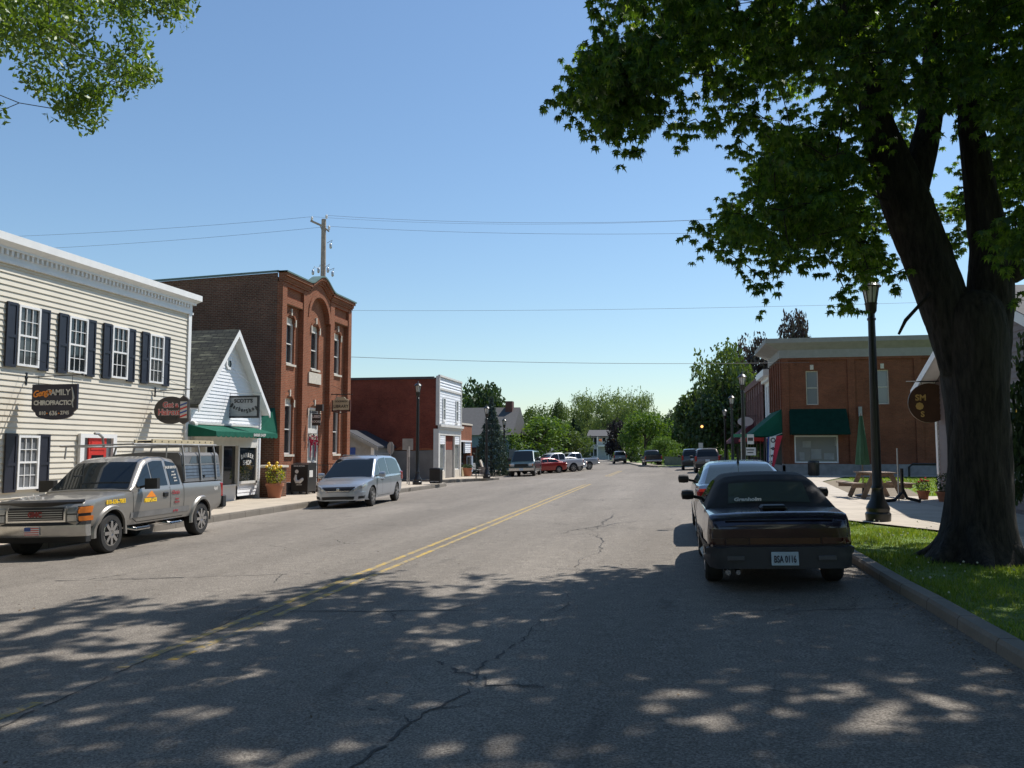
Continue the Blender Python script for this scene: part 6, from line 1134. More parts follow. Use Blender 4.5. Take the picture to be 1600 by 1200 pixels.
        mb.add(vs, f); return mb.build(name, mat, parent or s.root)
    def wheels(s):
        sp = s.sp; r, tw = sp['r'], sp.get('tw', .22)
        for xa in sp['ax']:
            for sd_ in (1, -1):
                yo = lerp(s.plan, xa)*.985; c = (xa, sd_*(yo-tw/2), r); M_ = Matrix.Rotation(R(-90*sd_), 4, 'X')
                mb = MB(); mb.lathe([(r*.62, -tw/2), (r*.9, -tw/2), (r*.985, -tw*.38), (r, -tw*.25), (r, tw*.25), (r*.985, tw*.38), (r*.9, tw/2), (r*.66, tw/2), (r*.64, tw*.40)], c, 30, M_); wh = mb.build('wheel', MT['rubber'], s.root, 30)
                mb = MB(); mb.lathe([(r*.66, tw*.30), (r*.655, tw*.46), (r*.60, tw*.47), (r*.56, tw*.28), (.01, tw*.2)], c, 30, M_)
                ns = sp.get('spokes', 7)
                for k in range(ns):
                    a = 2*math.pi*k/ns; d = Vector((math.cos(a), math.sin(a), 0)); p0 = M_ @ (d*r*.14 + Vector((0, 0, tw*.38))); p1 = M_ @ (d*r*.60 + Vector((0, 0, tw*.40)))
                    mb.bar(Vector(c)+p0, Vector(c)+p1, sp.get('sw', .055))
                mb.lathe([(.01, tw*.3), (r*.2, tw*.34), (r*.19, tw*.46), (.01, tw*.48)], c, 14, M_)
                mb.build('rim', sp.get('rim', MT['alloy']), wh, 30)
    def block(s, name, mat, x0, x1, y0, y1, z0, z1, bev=.02, parent=None):
        mb = MB(); b = min(bev, abs(x1-x0)*.45, abs(y1-y0)*.45, abs(z1-z0)*.45); p = []
        for x, e in ((x0, b), (x0+b, 0), (x1-b, 0), (x1, b)):
            p.append([(x, y0+e, z0+b+e*.0), (x, y0+b+e*.0, z0+e), (x, y1-b, z0+e), (x, y1-e, z0+b), (x, y1-e, z1-b), (x, y1-b, z1-e), (x, y0+b, z1-e), (x, y0+e, z1-b)])
        vs = [q for r_ in p for q in r_]; f = [(i*8+j, i*8+(j+1) % 8, (i+1)*8+(j+1) % 8, (i+1)*8+j)[::-1] for i in range(3) for j in range(8)] + [tuple(range(8)), tuple(range(24, 32))[::-1]]
        mb.add(vs, f); return mb.build(name, mat, parent or s.root)
    def curvebar(s, name, mat, prof, xf, half, n=17, parent=None):
        """bumper: prof = list of (dx, z) outline, pushed along a plan curve xf(y)"""
        mb = MB(); m = len(prof); vs = []
        for i in range(n):
            y = -half+2*half*i/(n-1); vs += [(xf(y)+dx, y, z) for dx, z in prof]
        mb.add(vs, [(i*m+j, (i+1)*m+j, (i+1)*m+(j+1) % m, i*m+(j+1) % m) for i in range(n-1) for j in range(m)] + [tuple(range(m))[::-1], tuple((n-1)*m+j for j in range(m))])
        return mb.build(name, mat, parent or s.root, 35)
    def S(s, y, z, end):
        xs = np.linspace(s.x1, 0, 160) if end > 0 else np.linspace(s.x0, 0, 160)
        for x in xs:
            if s.W(x, z) >= abs(y) and lerp(s.deck, x)-.015 >= z: return float(x)
        return 0.0
    def panel(s, name, mat, quad, end=1, off=.010, parent=None, n=9, m=6):
        """patch lying on the nose or tail: quad = inner-bottom, outer-bottom, outer-top, inner-top as (y, z)"""
        q = [np.array(p, float) for p in quad]; G_ = np.zeros((n, m, 3))
        for i in range(n):
            for j in range(m):
                a, b = i/(n-1), j/(m-1); p = (q[0]*(1-a)+q[1]*a)*(1-b)+(q[3]*(1-a)+q[2]*a)*b; G_[i, j] = (s.S(p[0], p[1], end), p[0], p[1])
        du = np.gradient(G_, axis=0); dv = np.gradient(G_, axis=1); nn = np.cross(du, dv); nn /= np.linalg.norm(nn, axis=2, keepdims=True)+1e-9
        nn *= np.where(nn[..., :1]*end < 0, -1, 1); V = (G_+nn*off).reshape(-1, 3); mb = MB()
        B = (G_-nn*.02).reshape(-1, 3); fs = [(i*m+j, (i+1)*m+j, (i+1)*m+j+1, i*m+j+1) for i in range(n-1) for j in range(m-1)]
        ring = [i*m for i in range(n)]+[(n-1)*m+j for j in range(1, m)]+[i*m+m-1 for i in range(n-2, -1, -1)]+[j for j in range(m-2, 0, -1)]; k = n*m
        fs += [(a, b, b+k, a+k) for a, b in zip(ring, ring[1:]+ring[:1])]
        mb.add(np.concatenate([V, B]), fs); return mb.build(name, mat, parent or s.root, 40)
    def mirror(s, x, side, z, mat, sz=(.12, .22, .16)):
        y = side*(lerp(s.plan, x)*.97); mb = MB(); mb.bar((x, y-side*.06, z-.03), (x-.02, y+side*.08, z), .05); 
        o = Vector((x-.03, y+side*(.06+sz[1]/2), z+.03)); k = 10
        mb.lathe([(.02, -sz[1]/2), (sz[2]*.5, -sz[1]*.42), (sz[2]*.56, 0), (sz[2]*.5, sz[1]*.42), (.02, sz[1]/2)], o, 12, Matrix.Rotation(R(90), 4, 'X') @ Matrix.Diagonal((sz[0]/sz[2], 1, 1, 1)))
        return mb.build('mirror', mat, s.root, 35)
    def end_text(s, body, size, x, y, z, mat, end=-1, parent=None, bold=.004, name='lettering', sx=1.0):
        M_ = Matrix.Translation((x, y, z)) @ Matrix.Rotation(R(-90 if end < 0 else 90), 4, 'Z') @ Matrix.Rotation(R(90), 4, 'X') @ Matrix.Diagonal((sx, 1, 1, 1))
        mb = MB(); mb.text(body, size, M_, .003, bold=bold); return mb.build(name, mat, parent or s.root)
    def side_text(s, lines, side, mat, parent=None, on_house=False, name='lettering', off=.006):
        mb = MB()
        for body, size, x, z, bold in lines:
            y = side*((s.wz(x, z) if on_house else s.W(x, z))+off); M_ = Matrix.Translation((x, y, z)) @ Matrix.Rotation(R(180 if side > 0 else 0), 4, 'Z') @ Matrix.Rotation(R(90), 4, 'X'); mb.text(body, size, M_, .002, bold=bold)
        return mb.build(name, mat, parent or s.root)
    def plate(s, x, z, end, body=None, y=0, mat=None):
        o = s.block('number_plate', mat or MT['plate'], x-.006, x+.006, y-.155, y+.155, z-.08, z+.08, .01)
        if body: s.end_text(body, .115, x+end*.009, y, z-.008, MT['sign_navy'], end, o, .002, sx=.56)
        return o
SEAM = P('panel_gap', (.02, .02, .02), .8)
SILVER = paint('pewter_paint', (.31, .29, .262), .55, .36, .3); SILVERV = paint('silver_van_paint', (.37, .41, .46), .55, .28, .1)

# ---------------- pickup with camper shell and ladder rack
sp = dict(deck=[(-3.02, 1.30), (-1.05, 1.31), (-1.0, 1.26), (1.05, 1.23), (1.2, 1.20), (2.0, 1.16), (2.55, 1.10), (2.72, 1.03), (2.78, .94)], belt=1.24,
          plan=[(-3.02, .97), (-2.9, 1.0), (0, 1.0), (1.9, 1.0), (2.4, .97), (2.65, .92), (2.78, .86)], sill=[(-3.02, .66), (-2.5, .55), (-1.2, .50), (1.2, .50), (2.4, .58), (2.78, .62)],
          ax=(1.87, -1.88), r=.40, tw=.27, roof=[(-1.0, 1.24), (-.97, 1.75), (-.86, 1.89), (-.5, 1.94), (.05, 1.94), (.32, 1.89), (.5, 1.80), (1.16, 1.24)], wb=.96, wr=.76, crown=.03, spokes=8, sw=.07, rim=MT['chrome'])
hd = math.atan2(-3.75, .28)
pk_ = Car('pickup_truck', 'pewter pickup with camper shell, ladder rack and fireplace lettering at the left kerb', 'pickup truck', -12.28, 17.0, hd, sp, SILVER)
pk_.topglass(.47, 1.13, 'windshield', .88, f2=.93)
pk_.sideglass(.30, .93, 1, .04, .10); pk_.sideglass(-.34, .30-.05, 1, .04, .10); pk_.sideglass(-.90, -.46, 1, .04, .11)
pk_.sideglass(-.9, .9, -1, .04, .10); pk_.topglass(-.985, -.93, 'rear_window', .8)
for pts in ([(1.12, 1.2), (1.12, .62), (.95, .54), (-.38, .54), (-.4, 1.24)], [(-.4, .54), (-.98, .54), (-1.02, 1.28)]): pk_.sidestrip(pts, .014, 1, SEAM, 'door_seam')
pk_.sidestrip([(.2+.0, 1.24), (.2, 1.24)], .01, 1, SEAM, 'seam')
pk_.sidestrip([(1.22, .70), (-1.25, .70)], .12, 1, P('moulding_grey', (.22, .215, .21), .4, .3), 'side_moulding', .012, both=True)
for xa in sp['ax']:
    for sd_ in (1, -1):
        mb = MB(); vs = []; n = 20; ra = .47
        for i in range(n+1):
            a = -.12+(math.pi+.24)*i/n
            for rr_, oy in ((ra-.012, .0), (ra-.005, .045), (ra+.055, .04), (ra+.085, .0)):
                x, z = xa+rr_*math.cos(a), .40+rr_*math.sin(a)*1.02; vs.append((x, sd_*(pk_.W(x, max(z, .55))+oy), z))
        mb.add(vs, [(i*4+j, (i+1)*4+j, (i+1)*4+j+1, i*4+j+1) for i in range(n) for j in range(3)]); mb.build('fender_flare', SILVER, pk_.root, 40)
pk_.block('door_handle', MT['black'], -.27, -.07, pk_.W(-.2, 1.08)-.02, pk_.W(-.2, 1.08)+.035, 1.02, 1.13); 
mb = MB(); y = .96; mb.bar((.78, y-.03, 1.27), (.74, y+.16, 1.31), .05); mb.box(.68, .80, y+.10, y+.38, 1.23, 1.46); mb.build('mirror', MT['blackmat'], pk_.root)
mb = MB(); mb.bar((.78, -y+.03, 1.27), (.74, -y-.16, 1.31), .05); mb.box(.66, .80, -y-.44, -y-.10, 1.22, 1.47); mb.build('mirror', MT['blackmat'], pk_.root)
# front: grille, lamps, bumper, bug deflector
fx = lambda y: 2.80 - .10*(y/1.0)**2
pk_.panel('grille', MT['chrome'], [(-.62, .70), (.62, .70), (.62, .99), (-.62, .99)], 1, .025, n=13); g_ = pk_.panel('grille_mesh', MT['black'], [(-.575, .735), (.575, .735), (.575, .965), (-.575, .965)], 1, .032, n=13); mb = MB()
for k in range(5):
    z = .765+k*.042
    for i in range(12): y0, y1 = -.56+i*1.12/12, -.56+(i+1)*1.12/12; mb.bar((pk_.S(y0, z, 1)+.040, y0, z), (pk_.S(y1, z, 1)+.040, y1, z), .012)
mb.build('bars', MT['steel'], g_); pk_.end_text('GMC', .13, pk_.S(0, .85, 1)+.05, 0, .85, P('emblem_red', (.25, .02, .02), .5), 1, g_, .008)
for sd_ in (1, -1):
    pk_.panel('headlight_bezel', MT['blackmat'], [(sd_*.635, .695), (sd_*.93, .695), (sd_*.945, .995), (sd_*.635, .985)], 1, .012)
    pk_.panel('headlight', P('headlight_lens', (.32, .33, .34), .1, .5, coat=.9), [(sd_*.65, .86), (sd_*.84, .86), (sd_*.85, .975), (sd_*.65, .97)], 1, .022); pk_.panel('headlight', P('headlight_lens_low', (.36, .37, .37), .1, .5, coat=.9), [(sd_*.65, .71), (sd_*.84, .71), (sd_*.84, .835), (sd_*.65, .835)], 1, .022)
    pk_.panel('indicator', MT['amber'], [(sd_*.85, .86), (sd_*.945, .86), (sd_*.955, .985), (sd_*.86, .975)], 1, .022); pk_.panel('indicator', MT['amber'], [(sd_*.85, .71), (sd_*.94, .71), (sd_*.945, .80), (sd_*.85, .80)], 1, .022)
pk_.curvebar('bug_deflector', MT['black'], [(-.06, 1.03), (.03, 1.0), (.05, 1.08), (-.02, 1.12)], lambda y: 2.74-.14*(y/.95)**2, .88)
pk_.curvebar('bumper', P('bumper_chrome', (.5, .49, .47), .25, .85, var=.15), [(-.08, .42), (.05, .42), (.09, .50), (.09, .64), (-.08, .64)], lambda y: 2.80-.16*(y/1.0)**2, .99)
pk_.curvebar('bumper_pad', MT['blackmat'], [(-.1, .64), (.08, .645), (.04, .70), (-.1, .70)], lambda y: 2.80-.16*(y/1.0)**2, .98)
pk_.curvebar('air_dam', MT['blackmat'], [(-.2, .30), (-.06, .30), (.0, .42), (-.2, .42)], lambda y: 2.80-.16*(y/1.0)**2, .92)
pl = pk_.block('number_plate', MT['white'], 2.895, 2.91, -.155, .155, .46, .62, .01); mb = MB()
for k in range(4): mb.box(2.911, 2.914, -.15, .15, .47+k*.04, .487+k*.04)
mb.build('red_stripe', MT['red'], pl); mb = MB(); mb.box(2.9145, 2.916, -.15, -.02, .545, .615); mb.build('blue_canton', MT['bluep'], pl)
pk_.block('rear_bumper', MT['chrome'], -3.2, -3.02, -.95, .95, .55, .75, .04); pk_.block('step_pad', MT['blackmat'], -3.22, -3.0, .6, 1.0, .60, .92, .03)
for sd_ in (1, -1): pk_.block('tail_light', MT['redlens'], -3.04, -2.9, sd_*.93-.06, sd_*.93+.06, .88, 1.24, .02)
mb = MB(); mb.tube([(1.15, .70, .47), (1.0, .98, .40), (.5, .98, .40), (.4, .72, .48)], .04, 8); mb.tube([(-.25, .70, .47), (-.4, 1.0, .40), (-.85, 1.0, .40), (-.95, .72, .48)], .04, 8); mb.build('step_bar', MT['chrome'], pk_.root)
mb = MB(); mb.box(-2.9, 2.4, -.4, .4, .38, .6); mb.tube([(-1.88, -.85, .40), (-1.88, .85, .40)], .06, 8); mb.tube([(1.87, -.85, .40), (1.87, .85, .40)], .06, 8); mb.build('chassis', MT['dark'], pk_.root)
pk_.side_text([('810-636-7083', .12, 1.75, 1.02, .004)], 1, MT['yellowp']); pk_.side_text([('FIREPLACE', .105, .46, .98, .007)], 1, MT['yellowp'])
mb = MB(); yv = pk_.W(.45, 1.12)+.006; mb.prism([(.62, 1.045), (.22, 1.045), (.32, 1.12), (.40, 1.185), (.50, 1.13)], lambda p, q, d: (p, d, q), yv, yv+.004); mb.build('logo', MT['orange'], pk_.root)
pk_.side_text([("Chris's", .12, -.62, 1.10, .003), ('Stove', .065, -.66, .95, .002), ('Shop Inc', .065, -.66, .88, .002), ('gas logs', .07, -.62, .69+.0, .002)], 1, P('faded_red', (.35, .05, .06), .6), off=.016)
pk_.side_text([('SALES SERVICE', .075, -.64, 1.68, .004), ('wood', .055, -.70, 1.58, .003), ('gas pellet', .05, -.70, 1.51, .003), ('stoves', .05, -.72, 1.44, .003), ('inserts', .05, -.72, 1.37, .003)], 1, MT['offwhite'], on_house=True, off=.014)
pk_.side_text([('4x4', .13, -2.62, 1.10, .004)], 1, MT['offwhite'])
# camper shell
SH = P('shell_grey', (.16, .155, .15), .45, .3, var=.15); mb = MB(); vs = []
for x in (-3.04, -1.08):
    for y, z in ((.95, 1.315), (.93, 1.42), (.86, 1.95), (.80, 2.02), (0, 2.06), (-.80, 2.02), (-.86, 1.95), (-.93, 1.42), (-.95, 1.315)): vs.append((x, y, z))
mb.add(vs, [(j, j+1, 9+j+1, 9+j)[::-1] for j in range(8)] + [tuple(range(9)), tuple(range(9, 18))[::-1]]); sh = mb.build('camper_shell', SH, pk_.root)
yy = lambda z: .95-.02*(z-1.315)/.105 if z < 1.42 else .93-.07*(z-1.42)/.53
for sd_ in (1, -1):
    mb = MB(); mb.add([(-2.98, sd_*(yy(1.40)+.006), 1.40), (-1.14, sd_*(yy(1.40)+.006), 1.40), (-1.15, sd_*(yy(1.70)+.006), 1.70), (-2.97, sd_*(yy(1.70)+.006), 1.70)], [(0, 1, 2, 3)]); h2 = mb.build('hatch', P('shell_hatch', (.12, .15, .19), .3, .2, var=.25, scale=6), sh)
    mb = MB()
    for k in range(3): z = 1.46+k*.08; mb.box(-2.96, -1.17, sd_*(yy(z)+.004), sd_*(yy(z)+.014), z, z+.012)
    mb.build('rib', P('hatch_rib', (.09, .11, .14), .35, .2), h2)
    mb = MB(); mb.lathe([(.01, -.02), (.04, -.01), (.03, .02), (.01, .02)], (-2.1, sd_*.945, 1.44), 8, Matrix.Rotation(R(90), 4, 'X')); mb.build('latch', MT['black'], h2)
    mb = MB(); mb.box(-3.0, -1.12, sd_*(yy(1.73)-.01), sd_*(yy(1.73)+.012), 1.715, 1.745); mb.build('trim_rail', MT['steel'], sh)
    mb = MB(); mb.add([(-2.92, sd_*(yy(1.76)+.006), 1.76), (-1.45, sd_*(yy(1.76)+.006), 1.76), (-1.62, sd_*(yy(1.93)+.006), 1.93), (-2.86, sd_*(yy(1.93)+.006), 1.93)], [(0, 1, 2, 3)]); mb.build('window', glass('shell_glass', (.05, .055, .06), .12), sh)
mb = MB()
for x in (-2.75, -1.95, -1.15):
    for sd_ in (1, -1): mb.tube([(x+.05, sd_*.97, 1.34), (x, sd_*.90, 1.95), (x-.03, sd_*.84, 2.20)], .024, 7)
    mb.tube([(x-.03, .84, 2.20), (x-.03, -.84, 2.20)], .022, 7)
for sd_ in (1, -1): mb.tube([(-2.95, sd_*.84, 2.21), (.9, sd_*.84, 2.21)], .024, 7); mb.tube([(.7, sd_*.84, 2.21), (.75, sd_*.84, 1.93)], .02, 6) if sd_ < 0 else mb.tube([(-.5, sd_*.84, 2.21), (-.5, sd_*.82, 1.9)], .02, 6)
mb.tube([(.9, .84, 2.21), (.9, -.84, 2.21)], .018, 7); mb.tube([(-.3, -.6, 2.2), (-.25, -.6, 2.42), (-.1, -.6, 2.5), (.05, -.6, 2.5)], .03, 6); mb.build('ladder_rack', P('rack_tube', (.30, .295, .285), .5, .4, var=.3), pk_.root)
lt = thing('ladder', 'cream fibreglass ladder lying on the pickup roof rack', 'ladder', pk_.root.location, pk_.root.rotation_euler)
for sd_ in (.70, .28): mb = MB(); mb.box(-3.05, -.1, sd_-.02, sd_+.02, 2.235, 2.335); mb.build('rail', MT['cream_board'], lt)
mb = MB()
for k in range(10): mb.tube([(-2.9+k*.3, .26, 2.285), (-2.9+k*.3, .725, 2.285)], .022, 6)
mb.build('rungs', MT['blackmat'], lt)

# ---------------- minivan
sp = dict(deck=[(-2.75, .92), (-2.68, 1.05), (-2.3, 1.12), (1.25, 1.06), (1.55, 1.04), (2.2, .93), (2.5, .83), (2.68, .70), (2.72, .60)], belt=1.08,
          plan=[(-2.75, .90), (-2.6, .98), (-1.8, 1.03), (1.7, 1.03), (2.2, .96), (2.5, .82), (2.66, .62), (2.72, .45)], sill=[(-2.75, .42), (-2.3, .30), (2.2, .28), (2.72, .26)],
          ax=(1.72, -1.72), r=.36, tw=.24, roof=[(-2.72, 1.06), (-2.58, 1.55), (-2.35, 1.78), (-1.8, 1.86), (-.5, 1.88), (.2, 1.84), (.6, 1.74), (1.62, 1.05)], wb=.98, wr=.76, crown=.03, spokes=7, sw=.07)
hd = math.atan2(-4.02, .28)
vn = Car('minivan', 'silver minivan parked before the brick library', 'minivan', -11.98, 31.1, hd, sp, SILVERV)
vn.topglass(.55, 1.58, 'windshield', .90, f2=.94); vn.topglass(-2.68, -2.42, 'rear_window', .8)
for sd_ in (1, -1):
    vn.sideglass(.55, 1.28, sd_, .03, .10); vn.sideglass(-.60, .47, sd_, .03, .10); vn.sideglass(-2.42, -.70, sd_, .04, .11, slope=(.12, 0))
for pts in ([(1.22, 1.05), (1.22, .45), (1.05, .36), (.50, .36), (.50, 1.06)], [(.50, .36), (-.66, .36), (-.72, .7), (-.68, 1.06)]): vn.sidestrip(pts, .012, 1, SEAM, 'door_seam')
vn.sidestrip([(.50, 1.0), (-2.3, 1.04)], .012, 1, SEAM, 'slide_rail')
for x in (.60, .38): vn.block('door_handle', SILVERV, x-.09, x+.09, vn.W(x, .98)-.01, vn.W(x, .98)+.035, .955, 1.0, .012)
vn.mirror(1.12, 1, 1.12, SILVERV, (.16, .26, .19)); vn.mirror(1.12, -1, 1.12, SILVERV, (.16, .26, .19))
fx = lambda y: 2.73 - .62*abs(y/1.0)**2.6
vn.panel('bumper', SILVERV, [(-.93, .285), (.93, .285), (.90, .56), (-.90, .56)], 1, .05, n=25)
vn.panel('lower_grille', MT['black'], [(-.55, .31), (.55, .31), (.60, .42), (-.60, .42)], 1, .065, n=13); vn.panel('grille', MT['black'], [(-.42, .585), (.42, .585), (.60, .72), (-.60, .72)], 1, .045, n=13)
g_ = vn.panel('grille_bar', MT['chrome'], [(-.44, .60), (.44, .60), (.46, .618), (-.46, .618)], 1, .055, n=13); vn.panel('badge', MT['chrome'], [(-.05, .64), (.05, .64), (.05, .69), (-.05, .69)], 1, .055); vn.panel('hood_gap', SEAM, [(-.60, .722), (.60, .722), (.62, .742), (-.62, .742)], 1, .022, n=13)  # chrome bar and badge, then a dark seam strip at the hood edge
for sd_ in (1, -1):
    vn.panel('headlight', P('van_headlight', (.5, .5, .5), .1, .5, coat=.9), [(sd_*.50, .60), (sd_*.84, .68), (sd_*.955, .90), (sd_*.62, .735)], 1, .016, n=11); vn.panel('fog_lamp', MT['blackmat'], [(sd_*.68, .33), (sd_*.84, .35), (sd_*.86, .44), (sd_*.70, .42)], 1, .065)
    vn.block('tail_light', MT['redlens'], -2.74, -2.5, sd_*.93-.07, sd_*.93+.07, .85, 1.2, .03)
mb = MB()
for sd_ in (1, -1): mb.tube([(-1.9, sd_*.68, 1.86), (-1.8, sd_*.68, 1.91), (.0, sd_*.68, 1.91), (.1, sd_*.68, 1.86)], .02, 6)
mb.build('roof_rail', MT['blackmat'], vn.root)

# ---------------- dark convertible seen from behind
DB = paint('midnight_blue_paint', (.017, .012, .030), .2, .25, .06)
sp = dict(deck=[(-2.38, .80), (-2.33, .87), (-2.2, .935), (-1.25, .965), (.75, .95), (.95, .93), (2.0, .80), (2.3, .68), (2.36, .6)], belt=.95,
          g=[.88, .92, .965, 1.0, 1.0, .97, .925, .89], plan=[(-2.38, .70), (-2.34, .785), (-2.24, .835), (-1.3, .87), (1.3, .87), (2.0, .82), (2.36, .66)], sill=[(-2.38, .36), (-2.2, .27), (2.1, .26), (2.36, .32)],
          ax=(1.30, -1.34), r=.315, tw=.22, roof=[(-1.50, .95), (-1.30, 1.10), (-1.02, 1.28), (-.85, 1.345), (-.5, 1.375), (0, 1.37), (.30, 1.31), (1.0, .94)], wb=.81, wr=.58, crown=.018, house_name='soft_top', house_mat=P('black_canvas', (.025, .025, .028), .85, var=.2), spokes=10, sw=.04)
cv = Car('convertible_car', 'dark blue convertible with black soft top parked at the right kerb', 'car', 1.265, 12.85, R(90), sp, DB)
rw = cv.topglass(-1.43, -1.07, 'rear_window', .66, off=.010, f2=.74, mat=glass('rear_glass', (.07, .085, .08), .10)); cv.topglass(.36, .96, 'windshield', .9)
for sd_ in (1, -1): cv.sideglass(-.55, .72, sd_, .02, .09)
mb = MB(); M_ = Matrix.Translation((-1.425, .27, 1.05)) @ Matrix.Rotation(R(-90), 4, 'Z') @ Matrix.Rotation(R(41), 4, 'X') @ Matrix.Translation((0, 0, .016)); mb.text('Granholm', .085, M_, .002, bold=.004, shear=.2); mb.build('sticker', MT['offwhite'], rw)
xr = lambda y: -2.40 + .10*abs(y/.9)**3
cv.panel('bumper', P('bumper_charcoal', (.035, .036, .042), .45), [(-.835, .30), (.835, .30), (.825, .555), (-.825, .555)], -1, .055, n=25)
tl = cv.panel('tail_light', P('smoked_red_lens', (.035, .008, .007), .2, coat=.7), [(-.80, .575), (.80, .575), (.795, .765), (-.795, .765)], -1, .014, n=23)
for y0, y1, mt_ in ((-.46, .34, P('smoked_amber_lens', (.085, .03, .010), .25, coat=.6)), (.36, .62, P('smoked_tan_lens', (.055, .022, .010), .25, coat=.6)), (-.80, -.70, P('smoked_deep_lens', (.07, .008, .006), .25, coat=.6)), (-.70, -.48, P('smoked_dark_lens', (.07, .022, .012), .25, coat=.6)), (.64, .80, P('smoked_rust_lens', (.05, .015, .009), .25, coat=.6))):
    cv.panel('lens', mt_, [(y0, .585), (y1, .585), (y1, .655), (y0, .655)], -1, .020, parent=tl)
cv.sidestrip([(-2.28, .545), (1.1, .50)], .07, 1, MT['blackmat'], 'side_moulding', .012, both=True)
pl = cv.plate(-2.465, .42, -1, 'BSA 0116', -.04, P('plate_blue_white', (.42, .50, .56), .5))
for y in (.52, -.52): cv.block('reflector', P('reversing_lens', (.09, .09, .10), .3), -2.463, -2.45, y-.10, y+.10, .40, .455, .01)
mb = MB(); mb.tube([(-2.42, .62, .255), (-2.1, .62, .26)], .035, 8); mb.tube([(-2.42, .50, .255), (-2.1, .50, .26)], .03, 8); mb.build('exhaust', MT['chrome'], cv.root)
o = cv.block('brake_lamp', MT['black'], -2.02, -1.72, -.16, .16, .955, 1.015, .03)
cv.mirror(.68, 1, 1.0, MT['black'], (.12, .20, .14)); cv.mirror(.68, -1, 1.0, MT['black'], (.12, .20, .14))
cv.sidestrip([(.78, .93), (.72, .35), (-.55, .33), (-.62, .93)], .012, 1, SEAM, 'door_seam', both=True)
mb = MB(); mb.box(-2.37, -2.34, -.62, .62, .86, .868); mb.build('boot_seam', SEAM, cv.root)
# ---------------- dark sedan ahead of it
SB = paint('slate_blue_paint', (.03, .045, .075), .45, .25, .06)
sp = dict(deck=[(-2.45, .86), (-2.40, .98), (-2.2, 1.06), (-1.5, 1.08), (.8, .98), (1.1, .95), (2.0, .82), (2.35, .66), (2.42, .56)], belt=1.02,
          plan=[(-2.45, .72), (-2.36, .84), (-1.9, .91), (0, .925), (1.4, .92), (2.1, .82), (2.42, .55)], sill=[(-2.45, .38), (-2.2, .28), (2.1, .26), (2.42, .3)],
          ax=(1.38, -1.36), r=.335, tw=.22, roof=[(-1.98, 1.05), (-1.1, 1.37), (-.75, 1.445), (-.2, 1.475), (.2, 1.44), (.5, 1.36), (1.35, .95)], wb=.86, wr=.62, crown=.03)
sdn = Car('sedan', 'slate blue sedan with shark-fin aerial parked ahead of the dark convertible', 'car', 1.35, 18.35, R(90), sp, SB)
sdn.topglass(-1.92, -.95, 'rear_window', .86, mat=glass('sedan_rear_glass', (.02, .03, .033), .05, .22)); sdn.topglass(.45, 1.3, 'windshield', .9)
for sd_ in (1, -1): sdn.sideglass(-1.5, -.35, sd_, .03, .09); sdn.sideglass(-.28, 1.0, sd_, .03, .09)
for sd_ in (1, -1): o = sdn.block('tail_light', MT['redlens'], -2.42, -2.15, sd_*.76-.12, sd_*.76+.12, .80, 1.0, .05)
sdn.mirror(.85, 1, 1.06, MT['blackmat'], (.15, .24, .17)); sdn.mirror(.85, -1, 1.06, MT['blackmat'], (.15, .24, .17))
mb = MB(); mb.prism([(-.95, 1.435), (-.72, 1.455), (-.90, 1.53)], lambda p, q, d: (p, d, q), -.02, .02); mb.tube([(-.86, 0, 1.5), (-1.12, 0, 1.72)], .006, 5); mb.build('aerial', MT['black'], sdn.root)
sdn.curvebar('bumper', SB, [(.1, .34), (-.02, .34), (-.05, .45), (-.04, .66), (.1, .68)], lambda y: -2.45+.18*abs(y/.9)**3, .86); sdn.plate(-2.5, .78, -1)
sdn.sidestrip([(.98, .97), (.95, .38), (-.30, .36), (-.32, 1.0)], .012, 1, SEAM, 'door_seam', both=True); sdn.sidestrip([(-.30, .36), (-1.0, .5), (-1.35, .9)], .012, 1, SEAM, 'door_seam', both=True)
# ---------------- others down the street
SUV = dict(deck=[(-2.4, 1.0), (-2.35, 1.1), (1.1, 1.08), (1.3, 1.06), (2.2, .98), (2.4, .8)], belt=1.08, plan=[(-2.4, .86), (-2.3, .93), (1.9, .93), (2.4, .75)], sill=[(-2.4, .45), (-2, .36), (2, .36), (2.4, .42)],
           ax=(1.42, -1.40), r=.37, tw=.24, roof=[(-2.38, 1.06), (-2.25, 1.5), (-2.05, 1.72), (-1.6, 1.78), (0, 1.78), (.3, 1.72), (1.2, 1.06)], wb=.89, wr=.70)
def suv(label, x, y, hd, pm, name='suv', cat='car'):
    c = Car(name, label, cat, x, y, hd, SUV, pm); c.topglass(-2.35, -2.08, 'rear_window', .86); c.topglass(.35, 1.15, 'windshield', .9)
    for sd_ in (1, -1): c.sideglass(-2.0, -1.2, sd_, .03, .1); c.sideglass(-1.12, -.1, sd_, .03, .1); c.sideglass(-.02, .9, sd_, .03, .1); c.block('tail_light', MT['redlens'], -2.43, -2.25, sd_*.83-.08, sd_*.83+.08, .85, 1.22, .03); c.mirror(.8, sd_, 1.14, MT['blackmat'], (.14, .24, .18))
    c.curvebar('bumper', MT['blackmat'], [(.1, .42), (-.06, .42), (-.06, .66), (.1, .68)], lambda y: -2.4+.1*abs(y)**3, .88); c.plate(-2.42, .9, -1); return c
suv('brown-grey SUV parked tail towards us beyond the sedan', 2.55, 64.5, R(90), paint('taupe_paint', (.14, .11, .10), .4, .3))
suv('dark hatchback half hidden left of the parked brown SUV', 1.72, 74.0, R(90), paint('graphite_paint', (.04, .042, .045), .4, .3), 'hatchback')
suv('small grey car driving away down the middle distance', -7.45, 121, R(97), paint('mid_grey_paint', (.17, .17, .175), .4, .35), 'hatchback')
